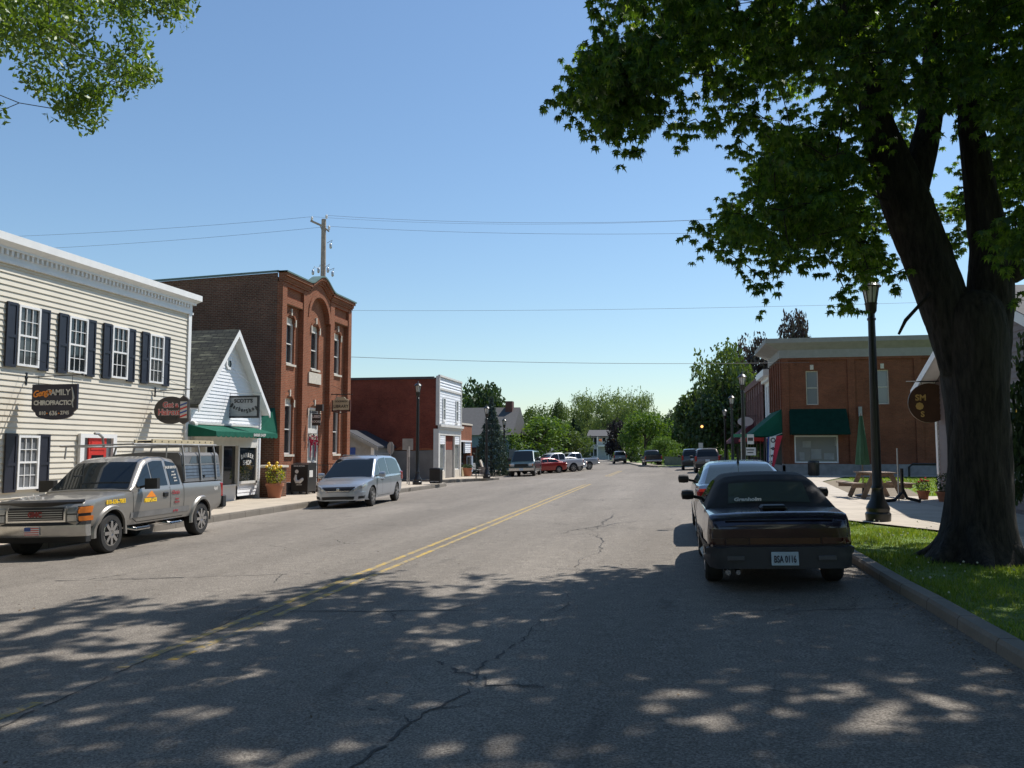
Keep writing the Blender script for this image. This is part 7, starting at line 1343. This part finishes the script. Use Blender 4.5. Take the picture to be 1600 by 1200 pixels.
VAN = dict(deck=[(-2.7, 1.0), (-2.65, 1.2), (1.6, 1.18), (1.8, 1.16), (2.45, 1.02), (2.62, .9), (2.66, .8)], belt=1.18, plan=[(-2.7, .92), (-2.5, 1.0), (2.1, 1.0), (2.5, .94), (2.66, .85)], sill=[(-2.7, .5), (-2.2, .4), (2.2, .4), (2.66, .5)],
           ax=(1.75, -1.75), r=.37, tw=.25, roof=[(-2.66, 1.2), (-2.6, 1.9), (-2.4, 2.03), (.6, 2.06), (1.0, 2.0), (1.85, 1.17)], wb=.96, wr=.78, spokes=6)
c = Car('van', 'dark teal full-size van parked facing us beyond the island', 'van', -11.72, 67.3, R(-88), VAN, paint('teal_paint', (.02, .05, .06), .3, .3, .1)); c.topglass(1.03, 1.82, 'windshield', .9)
for sd_ in (1, -1): c.sideglass(.9, 1.55, sd_, .03, .14); c.sideglass(-.6, .75, sd_, .03, .14); c.sideglass(-2.3, -.75, sd_, .03, .14); c.block('headlight', MT['lens'], 2.58, 2.70, sd_*.72-.16, sd_*.72+.16, .80, 1.0, .03); c.block('indicator', MT['amber'], 2.5, 2.68, sd_*.90-.03, sd_*.90+.03, .82, .98, .02); c.mirror(1.4, sd_, 1.32, MT['blackmat'], (.12, .25, .26))
c.block('grille', MT['black'], 2.6, 2.69, -.52, .52, .78, 1.0, .02); c.curvebar('bumper', MT['chrome'], [(-.1, .46), (.06, .46), (.08, .66), (-.1, .68)], lambda y: 2.66-.1*abs(y)**2, .98); c.plate(2.76, .56, 1); c.sidestrip([(1.6, .45), (-2.6, .45)], .25, 1, MT['alloy'], 'lower_trim', .01, both=True)
REDS = dict(deck=[(-2.2, .85), (-2.1, .95), (-1.5, .98), (.8, .92), (1.9, .78), (2.2, .6)], belt=.95, plan=[(-2.2, .72), (-2, .86), (1.6, .86), (2.2, .6)], sill=[(-2.2, .4), (-1.9, .28), (1.9, .27), (2.2, .32)], ax=(1.3, -1.3), r=.31, tw=.2,
            roof=[(-1.75, .97), (-1.0, 1.3), (-.4, 1.38), (.2, 1.34), (1.1, .92)], wb=.80, wr=.6)
def sedan2(label, x, y, hd, pm, cat='car'):
    c = Car('sedan', label, cat, x, y, hd, REDS, pm); c.topglass(-1.68, -.98, 'rear_window', .86); c.topglass(.28, 1.05, 'windshield', .88)
    for sd_ in (1, -1): c.sideglass(-1.3, -.25, sd_, .03, .09); c.sideglass(-.18, .85, sd_, .03, .09); c.block('tail_light', MT['redlens'], -2.2, -2.0, sd_*.7-.12, sd_*.7+.12, .66, .86, .04); c.mirror(.6, sd_, .98, pm, (.12, .2, .13))
    c.curvebar('bumper', pm, [(.1, .34), (-.03, .34), (-.05, .5), (.1, .6)], lambda y: -2.2+.15*abs(y/.8)**3, .8); c.plate(-2.25, .6, -1); return c
AN = math.atan2(-.62, -.78)
sedan2('red sedan parked nose-in beside the teal van', -11.35, 73.2, AN, paint('red_car_paint', (.34, .018, .012), .1, .3, .05))
sedan2('red car roof showing behind the grey pickup', -11.4, 89.5, AN, paint('crimson_car_paint', (.30, .012, .02), .1, .3, .05))
sedan2('small white car between the two angled pickups', -10.2, 79.5, AN, paint('white_car_paint', (.62, .62, .6), .0, .3, .05))
PU = dict(deck=[(-2.75, 1.18), (-.9, 1.18), (-.85, 1.12), (1.1, 1.1), (2.3, 1.0), (2.6, .85)], belt=1.12, plan=[(-2.75, .9), (-2.6, .96), (2.2, .96), (2.6, .8)], sill=[(-2.75, .6), (-2.3, .48), (2.2, .46), (2.6, .5)], ax=(1.72, -1.65), r=.39, tw=.26,
          roof=[(-.88, 1.12), (-.82, 1.65), (-.6, 1.78), (.2, 1.78), (.5, 1.68), (1.15, 1.1)], wb=.91, wr=.72)
def pickup2(label, x, y, hd, pm, ext=0):
    c = Car('pickup_truck', label, 'pickup truck', x, y, hd, PU, pm)
    for sd_ in (1, -1): c.sideglass(-.1, .9, sd_, .03, .1); c.sideglass(-.75, -.18, sd_, .03, .1); c.block('tail_light', MT['redlens'], -2.77, -2.65, sd_*.87-.06, sd_*.87+.06, .82, 1.12, .02); c.mirror(.75, sd_, 1.2, MT['blackmat'], (.1, .24, .2))
    c.topglass(-.86, -.78, 'rear_window', .8); c.topglass(.55, 1.1, 'windshield', .9); c.block('bumper', MT['chrome'], -2.9, -2.74, -.9, .9, .52, .70, .03); mb = MB(); mb.box(-2.65, -.98, -.78, .78, 1.19, 1.20); mb.build('bed', MT['dark'], c.root); return c
pickup2('white pickup parked nose-in behind the red sedan', -10.75, 76.2, AN, paint('white_pickup_paint', (.55, .56, .57), .1, .3, .08))
pickup2('silver-grey pickup, farthest of the nose-in row', -10.0, 83.4, AN, paint('silver_pickup_paint', (.36, .38, .41), .4, .3, .08))
pickup2('black pickup driving away near the low concrete wall', -2.25, 95, R(96), paint('black_paint', (.012, .012, .014), .1, .3, .05))
t = thing('delivery_truck', 'pale box truck top seen behind the nose-in pickups', 'truck', (-13.2, 97, rz(-13)), (0, 0, AN)); mb = MB(); mb.box(-2.6, 1.0, -1.05, 1.05, .9, 2.05); mb.build('box', MT['cream_board'], t); mb = MB(); mb.box(-2.75, .2, -1.1, 1.1, 2.05, 2.35); mb.build('roof', MT['white'], t)
mb = MB(); mb.box(1.05, 2.7, -.95, .95, .6, 1.5); mb.box(1.05, 2.0, -.9, .9, 1.5, 1.95); mb.build('cab', MT['offwhite'], t)
for x in (1.9, -1.7):
    for sd_ in (1, -1): mb = MB(); mb.lathe([(.01, -.12), (.4, -.12), (.42, 0), (.4, .12), (.01, .12)], (x, sd_*.9, .42), 18, Matrix.Rotation(R(90), 4, 'X')); mb.build('wheel', MT['rubber'], t)
sedan2('blue car half hidden behind the trees near the far road bend', -.7, 118, R(185), paint('blue_car_paint', (.02, .07, .22), .2, .3, .05))
sedan2('black car crossing far away before the pale house', -22.0, 205, R(0), paint('black_car_paint', (.014, .014, .016), .1, .3, .05))
# ================================================================ TREES
def maple_leaves(c, r, g, per, size, flat=.85):
    """lobed, drooping maple leaves filled into the boughs (centres c, radii r): one 11-gon per leaf"""
    B_, A_, T_ = [], [], []
    for k in range(len(c)):      # each bough: a few drooping twigs carrying whorls of hanging leaves
        nw = max(4, int(per/7*(r[k]/.45)**1.6)); m = 6; d = g.normal(0, 1, (m, 3)); d[:, 2] = d[:, 2]*.5-.1; d /= np.linalg.norm(d, axis=1)[:, None]
        i = g.integers(0, m, nw); tt = g.uniform(.15, 1.3, nw); q = c[k] + d[i]*tt[:, None]*r[k] + g.normal(0, .05, (nw, 3)); q[:, 2] -= .30*tt**2*r[k]
        nl = 7; az = g.uniform(0, 6.28, (nw, 1)) + np.arange(nl)*6.28/nl + g.normal(0, .25, (nw, nl)); dn = g.uniform(.8, 2.2, (nw, nl))
        a = np.stack([np.cos(az), np.sin(az), -dn], 2); a /= np.linalg.norm(a, axis=2, keepdims=True)
        tg = np.stack([-np.sin(az), np.cos(az), g.normal(0, .35, az.shape)], 2); b0 = np.repeat(q[:, None], nl, 1) + a*.03
        B_.append(b0.reshape(-1, 3)); A_.append(a.reshape(-1, 3)); T_.append(tg.reshape(-1, 3))
    p = np.concatenate(B_); a = np.concatenate(A_); b = np.concatenate(T_); n = len(p)
    b -= a*(a*b).sum(1, keepdims=True); b /= np.linalg.norm(b, axis=1)[:, None]; nn = np.cross(a, b)
    s = (size*g.uniform(.6, 1.25, n))[:, None]
    shp = [(0, -.06), (.10, .12), (.36, .10), (.17, .30), (.46, .56), (.13, .50), (0, 1.05), (-.13, .50), (-.46, .56), (-.17, .30), (-.36, .10), (-.10, .12)]
    V = np.stack([p + a*s*v + b*s*u + nn*s*(.16*abs(u) - .10*v*v) for u, v in shp], 1)
    return V
def tuft_leaves(c, r, g, per, size, droop=.3, asp=.55, flat=.85):
    P_ = []
    for k in range(len(c)):
        n = int(per*(r[k]/.48)**2); q = g.normal(0, 1, (n, 3)); q /= np.linalg.norm(q, axis=1)[:, None]; q *= (g.uniform(0, 1, n)**.45)[:, None]*r[k]; q[:, 2] *= flat; P_.append(q+c[k])
    out = []; leafs(np.concatenate(P_), g, size, out, droop, asp); return out[0]
def boughs(s): a = np.array([[float(v)/100 for v in t.split(',')] for t in s.split(';')]); return a[:, :3], a[:, 3]
def limbtree(mb, limbs, n=44, amp=.035):
    """limbs with a furrowed surface: plates and ridges that wander up the wood"""
    rr = np.random.default_rng(5)
    for l in limbs:
        P_ = np.array(l, float); d = np.concatenate([[0], np.cumsum(np.linalg.norm(np.diff(P_[:, :3], axis=0), axis=1))]); m = max(6, int(d[-1]/.09)); t = np.linspace(0, d[-1], m)
        # rounded interpolation of the path
        pth = np.stack([np.interp(t, d, P_[:, k]) for k in range(4)], 1)
        for _ in range(3): pth[1:-1] = (pth[:-2]+2*pth[1:-1]+pth[2:])/4
        o = len(mb.v); ph = rr.uniform(0, 6.28, 8); ref = Vector((.13, .21, 1))
        for i in range(m):
            p = Vector(pth[i, :3]); tt = Vector(pth[min(i+1, m-1), :3]-pth[max(i-1, 0), :3]).normalized(); u = tt.cross(Vector((0, 1, .1))).normalized(); v = tt.cross(u); r_ = pth[i, 3]; s_ = t[i]
            for j in range(n):
                a = 2*math.pi*j/n; w_ = a + .16*math.sin(s_*1.9+ph[0]) + .08*math.sin(s_*5.1+ph[1])
                rid = abs(math.sin(w_*7+ph[2]+.5*math.sin(s_*3+ph[3])))*.6 + abs(math.sin(w_*11+ph[4]+.8*math.sin(s_*2.2)))*.4
                lump = .06*math.sin(2*a+s_*.9+ph[5]) + .035*math.sin(3*a-s_*1.7+ph[6]) + .02*math.sin(5*a+s_*4+ph[7]); brk = .25*math.sin(s_*9+j*2.1)
                q = r_*(1+lump) + min(amp, r_*.12)*(rid-.6+brk*.3); mb.v.append(tuple(p+(u*math.cos(a)+v*math.sin(a))*q))
        for i in range(m-1):
            for j in range(n): mb.f.append((o+i*n+j, o+i*n+(j+1) % n, o+(i+1)*n+(j+1) % n, o+(i+1)*n+j)); mb.m.append(0)
        mb.f.append(tuple(o+j for j in range(n))[::-1]); mb.f.append(tuple(o+(m-1)*n+j for j in range(n))); mb.m += [0, 0]
def twigs(mb, nodes, centres, g, r0=.05):
    """one bent branch from the nearest limb point to each bough"""
    N_ = [np.array(p) for p in nodes]
    order = sorted(range(len(centres)), key=lambda i: min(np.linalg.norm(centres[i]-n[:3]) for n in N_)); pool = list(N_)
    for i in order:
        c = centres[i]; k = min(range(len(pool)), key=lambda j: np.linalg.norm(c-pool[j][:3]) + max(0, pool[j][2]-c[2])*.6); a = pool[k]
        d = np.linalg.norm(c-a[:3]); r_ = min(a[3]*.6, r0*(.35+d*.16)); m = (a[:3]+c)/2 + np.array([0, 0, .10*d]) + g.normal(0, .05*d, 3)
        mb.tube([tuple(a[:3]), tuple(m), tuple(c)], [max(.008, r_), max(.007, r_*.65), .005], 5, cap=False); pool.append(np.array([*m, max(.012, r_*.65)])); pool.append(np.array([*c, .012]))
def finish(t, Vs, mat, nm='crown'):
    k = Vs.shape[1]; V = Vs.reshape(-1, 3) - np.array(t.location); o = rawmesh(nm, V, np.arange(len(V)).reshape(-1, k), mat); o.parent = t; return o
g = np.random.default_rng(21)
# --- the big maple
t = thing('maple_tree', 'big dark maple with forked trunk on the grass verge', 'tree', (4.33, 13.2, .36))
LM = [[(4.32, 13.2, .20, .80), (4.33, 13.2, .36, .64), (4.34, 13.2, .6, .50), (4.35, 13.2, 1.0, .43), (4.37, 13.2, 1.8, .41), (4.38, 13.2, 2.6, .43), (4.37, 13.2, 3.2, .48), (4.36, 13.2, 3.7, .52), (4.36, 13.2, 4.1, .46), (4.36, 13.2, 4.25, .3)],
      [(4.22, 13.2, 3.1, .32), (4.05, 13.17, 3.9, .33), (3.80, 13.1, 4.7, .32), (3.54, 13.05, 5.5, .32), (3.3, 12.98, 6.1, .28), (3.10, 12.9, 6.7, .22), (2.85, 12.6, 8, .18), (2.3, 12.2, 10, .12), (1.6, 11.8, 13, .05)],
      [(3.5, 13.05, 5.5, .2), (3.75, 13.2, 6.3, .2), (3.97, 13.4, 7.0, .17), (4.15, 13.7, 8.5, .13), (4.3, 14.0, 11, .08), (4.2, 14, 14, .04)],
      [(4.53, 13.22, 3.3, .32), (4.66, 13.25, 4.2, .31), (4.69, 13.26, 4.9, .26), (4.58, 13.24, 5.7, .21), (4.48, 13.25, 6.8, .165), (4.6, 13.5, 8.5, .14), (5.2, 13.9, 11, .09), (5.8, 14.2, 14.5, .04)]]
mb = MB(); limbtree(mb, LM)
mb.lathe([(.02, -.16), (.13, -.1), (.17, .02), (.12, .14), (.02, .18)], (4.98, 13.2, 4.55), 10)
# root flare running into the grass
limbtree(mb, [[(4.33+.20*math.cos(a), 13.2+.20*math.sin(a), 1.0, .17), (4.33+.38*math.cos(a), 13.2+.38*math.sin(a), .62, .17), (4.33+.58*math.cos(a+.1), 13.2+.58*math.sin(a+.1), .42, .12), (4.33+.95*math.cos(a+.15), 13.2+.95*math.sin(a+.15), .30, .05)] for a in (0.2, 1.5, 2.6, 3.5, 4.4, 5.4)], 18, .02)
nodes = [p for l in LM[1:] for p in l[2:]]
cv_, rv_ = boughs(BOUGHS_MAPLE); cs_, rs_ = boughs(SHADE_MAPLE); ct_, rt_ = boughs(TOP_MAPLE)
twigs(mb, nodes, np.concatenate([ct_, cs_, cv_]), g)
mb.tube([(4.3, 13.1, 3.9), (3.75, 12.9, 4.25), (3.35, 12.8, 3.82), (3.25, 12.8, 3.62)], [.05, .035, .03, .018], 6)
o = mb.build('trunk', MT['bark'], t, 60)
V1 = maple_leaves(cv_, rv_, g, 290, .102, .8); V2 = maple_leaves(np.concatenate([cs_, ct_]), np.concatenate([rs_, rt_]), g, 210, .17, .7)
finish(t, np.concatenate([V1, V2]), MT['leaf_maple'])
# --- ash on the left pavement whose branch tip hangs in at the top left
t = thing('ash_tree', 'sunlit leafy branch of an ash tree reaching in at the top left corner', 'tree', (-14.6, 6.0, 0))
LM = [[(-14.6, 6, -.3, .55), (-14.6, 6, .4, .4), (-14.5, 6.1, 3, .34), (-14.3, 6.3, 5, .3)], [(-14.3, 6.3, 4.8, .26), (-13.2, 7.6, 7.0, .18), (-11.9, 9.3, 9.0, .12), (-10.4, 10.8, 9.8, .07), (-9.0, 11.8, 9.6, .03)], [(-14.3, 6.3, 4.8, .26), (-14.2, 6.5, 8, .18), (-13.5, 7, 12, .08), (-12, 8, 15, .03)],
      [(-14.3, 6.3, 5, .2), (-16.5, 5.5, 8, .12), (-18, 5, 11, .04)]]
mb = MB(); limbtree(mb, LM); cb, rb = boughs(BOUGHS_ASH); c1, r1 = boughs(SHADE_ASH); c2, r2 = boughs(TOP_ASH)
twigs(mb, [p for l in LM[1:] for p in l[1:]], np.concatenate([c2, c1, cb]), g); mb.build('trunk', MT['bark2'], t, 60)
V1 = tuft_leaves(cb, rb, g, 270, .115, .6, .42); V2 = tuft_leaves(np.concatenate([c1, c2]), np.concatenate([r1, r2]), g, 60, .25, .4, .6, .7)
finish(t, np.concatenate([V1, V2]), MT['leaf_ash'])
# --- generic crowns, each kind grown once per size class then copied
def crown_pts(g, kind, n):
    if kind == 'conifer':
        z = g.uniform(0, 1, n)**1.3; a = g.uniform(0, 6.28, n); rr_ = (1-z)*.5*g.uniform(.55, 1.05, n); lay = np.round(z*11)/11
        return np.stack([rr_*np.cos(a), rr_*np.sin(a), .06+.92*(lay*.65+z*.35) - rr_*.12], 1), (1-z)*.11+.03
    if kind == 'tall':
        k = 9; cc = np.stack([g.normal(0, .22, k), g.normal(0, .22, k), g.uniform(.35, .95, k)], 1); i = g.integers(0, k, n); p = cc[i]+g.normal(0, 1, (n, 3))*np.array([.11, .11, .075]); return p, np.full(n, .055)
    k = 14; cc = g.normal(0, 1, (k, 3)); cc /= np.linalg.norm(cc, axis=1)[:, None]; cc *= g.uniform(.25, .36, k)[:, None]; cc[:, 2] = cc[:, 2]*.95+.56; cc[:, 2] = np.clip(cc[:, 2], .2, .92)
    i = g.integers(0, k, n); q = g.normal(0, 1, (n, 3)); q /= np.linalg.norm(q, axis=1)[:, None]; p = cc[i]+q*(g.uniform(.2, 1, n)**.5)[:, None]*.20; return p, np.full(n, .05)
PROT = {}
def far_tree(x, y, base, top, wd, kind, label, variant, n=1500, cat='tree', group=None):
    if kind == 'crimson': n = 3000; wd *= 1.25
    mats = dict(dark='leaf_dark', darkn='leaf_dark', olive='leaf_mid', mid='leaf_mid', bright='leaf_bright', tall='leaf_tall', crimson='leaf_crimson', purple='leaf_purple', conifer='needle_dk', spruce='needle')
    shape = {'conifer': 'conifer', 'spruce': 'conifer', 'tall': 'tall'}.get(kind, 'round'); key = (kind, variant, n)
    name = {'conifer': 'conifer_tree', 'spruce': 'spruce_tree'}.get(kind, 'leafy_tree'); h = top-base
    if key not in PROT:
        g_ = np.random.default_rng(sum(map(ord, kind))*7+variant); p, r_ = crown_pts(g_, shape, n); out = []
        lv = []; 
        for k in range(3): leafs(p+g_.normal(0, 1, p.shape)*.018, g_, 1.0, lv, .25, .6)
        V = np.concatenate(lv); c = V.mean(1, keepdims=True); sz = ((.066 if kind in ('crimson', 'dark', 'darkn', 'purple') else .052) if shape == 'round' else .044) if n < 2500 else (.048 if kind == 'crimson' else .040); V = c+(V-c)*sz*(.9 if shape != 'conifer' else 1.0)
        me = rawmesh('crown', V.reshape(-1, 3), np.arange(len(V)*4).reshape(-1, 4), MT[mats[kind]], False)
        mb = MB(); mb.tube([(0, 0, 0), (.01, 0, .3), (0, .01, .6), (0, 0, .85)], [.035, .026, .014, .004], 7)
        if shape != 'conifer':
            for k in range(7): a = g_.uniform(0, 6.28); z = g_.uniform(.25, .55); mb.tube([(0, 0, z), (.12*math.cos(a), .12*math.sin(a), z+.12), (.25*math.cos(a), .25*math.sin(a), z+.25)], [.014, .009, .003], 5)
        o = mb.build('trunk', MT['bark2'], None); tm = o.data; bpy.data.objects.remove(o); PROT[key] = (me, tm)
    me, tm = PROT[key]; t = thing(name, label, cat, (x, y, base), (0, 0, random.uniform(0, 6.28)), group); s_ = (wd/.95 if shape != 'conifer' else wd/1.0)
    for nm, m_ in (('crown', me), ('trunk', tm)):
        o = bpy.data.objects.new(nm, m_); COL.objects.link(o); o.parent = t; o.scale = (s_, s_, h)
    return t
FT = [(-23.6,100,10.3,7.5,'dark'),(-25.0,118,8.9,6.5,'dark'),(-29.2,112,10.6,5.3,'olive'),(-13.6,84,5.5,8.6,'bright'),(-15.9,81,4.3,4.6,'bright'),(-11.9,92,4.9,5.2,'olive'),(-24.3,150,10.2,6.6,'mid'),(-22.2,165,11.4,5.1,'mid'),(-15.8,135,6.4,7.3,'olive'),
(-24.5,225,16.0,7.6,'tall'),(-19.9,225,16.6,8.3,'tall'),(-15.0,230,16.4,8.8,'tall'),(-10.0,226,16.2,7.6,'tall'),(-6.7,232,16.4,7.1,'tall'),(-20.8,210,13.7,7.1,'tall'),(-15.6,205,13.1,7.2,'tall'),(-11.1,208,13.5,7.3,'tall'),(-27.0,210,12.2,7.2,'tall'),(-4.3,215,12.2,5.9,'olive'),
(-13.9,120,6.4,5.2,'conifer'),(-12.7,116,5.1,4.6,'conifer'),(-9.7,150,7.4,5.0,'purple'),(-3.6,118,7.5,7.4,'bright'),(-6.0,125,5.8,4.8,'mid'),(-0.9,108,3.8,4.1,'bright'),(0.9,104,2.9,2.9,'bright'),(-2.1,112,2.7,2.9,'bright'),
(-0.2,160,9.2,6.0,'darkn'),(2.6,150,9.5,6.3,'darkn'),(1.1,140,7.0,5.3,'dark'),(4.0,96,12.2,6.6,'olive'),(5.7,92,13.6,7.0,'olive'),(2.8,98,8.9,5,'dark'),(4.2,90,7.6,6.0,'dark'),(6.8,90,9.0,5,'dark'),(9.8,104,16.0,5.6,'crimson'),(15.8,113,19.6,5.2,'crimson'),(7.9,100,12.6,4.6,'crimson'),(-40,170,11,14,'mid'),(-52,150,10,14,'dark'),(16,150,12,12,'mid'),(28,140,13,13,'dark'),(-36,225,14,10,'olive'),(8,215,12,10,'mid')]
KL_ = {'dark': 'dark green tree', 'darkn': 'deep green tree against the sky', 'olive': 'olive green tree', 'mid': 'mid green tree', 'bright': 'bright green tree', 'tall': 'tall airy pale skyline tree', 'crimson': 'dark crimson-leaved maple', 'conifer': 'dark narrow conifer', 'purple': 'near-black purple tree'}
WH = ['behind the white storefront building', 'behind the white storefront, farther back and right', 'behind the grey brick building roof, leftmost', 'with broad crown above the white pickup and red sedan', 'beside the blue spruce and far lamp', 'right of the broad bright tree above the box truck', 'rounded, rising behind the broad bright tree', 'on the skyline just left of the tall row', 'low in front of the tall row, left of the conifers',
'leftmost of the tall back row', 'second from the left of the tall back row', 'tallest in the middle above the far house', 'above the purple tree, right of the middle', 'rightmost of the tall back row', 'in the nearer row above the far house roof', 'in the nearer row left of the purple tree', 'in the nearer row directly behind the purple tree', 'at the left end of the nearer row', 'closing the right end of the skyline row',
'left of the far pale house', 'slightly nearer one left of the far house', 'standing right of the far pale house', 'with full crown above the black pickup', 'left of the full bright crown, above the grey car', 'small, above the low concrete wall', 'tiny bush-like, at the end of the low wall', 'small, directly above the black pickup roof', 'in the notch of sky right of the bright crown', 'right of the notch of sky', 'below the notch of sky, lower one',
'left of the tall olive crown, feathery edge against the sky', 'tallest olive crown left of the crimson maples', 'lowest of the right group, at its left edge', 'behind the far street lamps', 'behind the mauve brick row', 'rising behind the white shop cornice', 'whose top alone shows above the corner building roof', 'lower one left of the white shop cornice', 'outermost at far left', 'far left by the road bend', 'behind the brick row, middle one', 'far right behind the corner building', 'far behind the box truck', 'far behind the notch of sky']
for i, (x, y, top, wd, k) in enumerate(FT):
    far_tree(x, y, -.4 if x < -5 else .2, top, wd, k, (KL_[k]+' '+WH[i]), i % 2, 1500 if y > 90 or True else 0, group='trees closing the far end of the street')
far_tree(-14.9, 68.6, -.1, 6.3, 3.6, 'spruce', 'blue spruce standing on the grass between two street lamps', 0, 3200)
far_tree(7.25, 17.4, 1.1, 6.6, 2.5, 'conifer', 'dark evergreen at the right edge before the mauve shop', 1, 3200)
far_tree(13.6, 9.5, .36, 13, 7, 'dark', 'dark leafy tree beyond the right edge behind the maple', 1, 3200)
# hedge-like shrubs
def shrub(x, y, z, w_, h, mat, label, seed):
    t = thing('shrub', label, 'shrub', (x, y, z)); g_ = np.random.default_rng(seed); n = 700; q = g_.normal(0, 1, (n, 3)); q /= np.linalg.norm(q, axis=1)[:, None]; q *= (g_.uniform(.2, 1, n)**.4)[:, None]*np.array([w_/2, w_/2, h*.5]); q[:, 2] += h*.52
    out = []; leafs(q + np.array([x, y, z]), g_, .22, out, .2, .6); finish(t, out[0], MT[mat], 'foliage'); mb = MB()
    for k in range(4): a = g_.uniform(0, 6.28); mb.tube([(x, y, z-.05), (x+w_*.2*math.cos(a), y+w_*.2*math.sin(a), z+h*.5)], [.03, .01], 5)
    mb.build('stem', MT['bark2'], t)
for i, (x, y, w_, h, m_, lb) in enumerate([(.6, 101.8, 2.6, 1.9, 'leaf_bright', 'pale green shrub behind the low wall, left end'), (2.9, 102.2, 3.0, 2.2, 'leaf_mid', 'rounded shrub behind the middle of the low wall'), (5.2, 101.9, 2.8, 2.6, 'leaf_bright', 'taller bright shrub behind the right end of the low wall'), (-5.2, 122, 2.2, 1.0, 'leaf_dark', 'low dark shrub right of the small grey car'), (-8.8, 165, 2.6, 1.6, 'leaf_mid', 'round shrub at the foot of the far utility pole')]):
    shrub(x, y, .2, w_, h, m_, lb, i)

# unseen trees added behind the viewer: their crowns cut sky light on the foreground
for x, y, top, wd, lb in ((6.2, -1.5, 15, 13, 'unseen leafy tree added for shade on the right verge behind the viewer'), (-15.2, -6, 15, 14, 'unseen leafy tree added for shade on the left pavement behind the viewer'), (4.8, -13, 16, 15, 'second unseen leafy tree added for shade on the right verge farther behind the viewer'), (-3.5, -22, 17, 16, 'unseen leafy tree added for shade well behind the viewer')):
    far_tree(x, y, .0, top, wd, 'dark', lb, 0, 1500)
g_ = np.random.default_rng(77); n = 16000; xx = g_.uniform(-170, 110, n); dd = g_.uniform(0, 1, n); yy = 268+dd*60-np.abs(xx+20)*.35
zz = g_.uniform(0, 1, n)**.8*(8.5+2.5*np.sin(xx*.16)+1.5*np.sin(xx*.43+1)); out = []; leafs(np.stack([xx, yy, zz-.4], 1), g_, 1.7, out, .2, .7)
stuff(rawmesh('far_wood', out[0].reshape(-1, 3), np.arange(n*4).reshape(-1, 4), MT['leaf_mid']))
g_ = np.random.default_rng(78); n = 6000; xx = g_.uniform(-9, 30, n); yy = 104+g_.uniform(0, 26, n)+np.maximum(0, -xx)*3.2; zz = g_.uniform(0, 1, n)*(1.7+.8*np.sin(xx*.9)+.5*np.sin(yy*.7)); keep = xx > np.interp(yy, [94, 110, 128, 150], [0, -2.0, -4.0, -6.5]); out = []
leafs(np.stack([xx, yy, zz+.1], 1)[keep], g_, .5, out, .2, .7); m_ = len(out[0])
stuff(rawmesh('undergrowth', out[0].reshape(-1, 3), np.arange(m_*4).reshape(-1, 4), MT['leaf_bright']))

# grit, seed wings and leaf litter along the right gutter and on the road
g_ = np.random.default_rng(91); n = 1500; xx = np.concatenate([2.52-np.abs(g_.normal(0, .16, 1000)), g_.uniform(-9, 2.4, 500)]); yy = np.concatenate([g_.uniform(3.5, 22, 1000), g_.uniform(4, 18, 500)])
c_ = np.stack([xx, yy, .21+.03*xx+.008], 1); a_ = g_.uniform(0, 6.28, n); s_ = g_.uniform(.006, .02, n)[:, None]; u_ = np.stack([np.cos(a_), np.sin(a_), g_.normal(0, .2, n)], 1); v_ = np.stack([-np.sin(a_), np.cos(a_), g_.normal(0, .3, n)], 1)
V_ = np.stack([c_-u_*s_, c_+v_*s_*.5, c_+u_*s_, c_-v_*s_*.5], 1); stuff(rawmesh('gutter_litter', V_.reshape(-1, 3), np.arange(n*4).reshape(-1, 4), P('dry_litter', (.16, .11, .06), .9, var=.5, scale=9)))
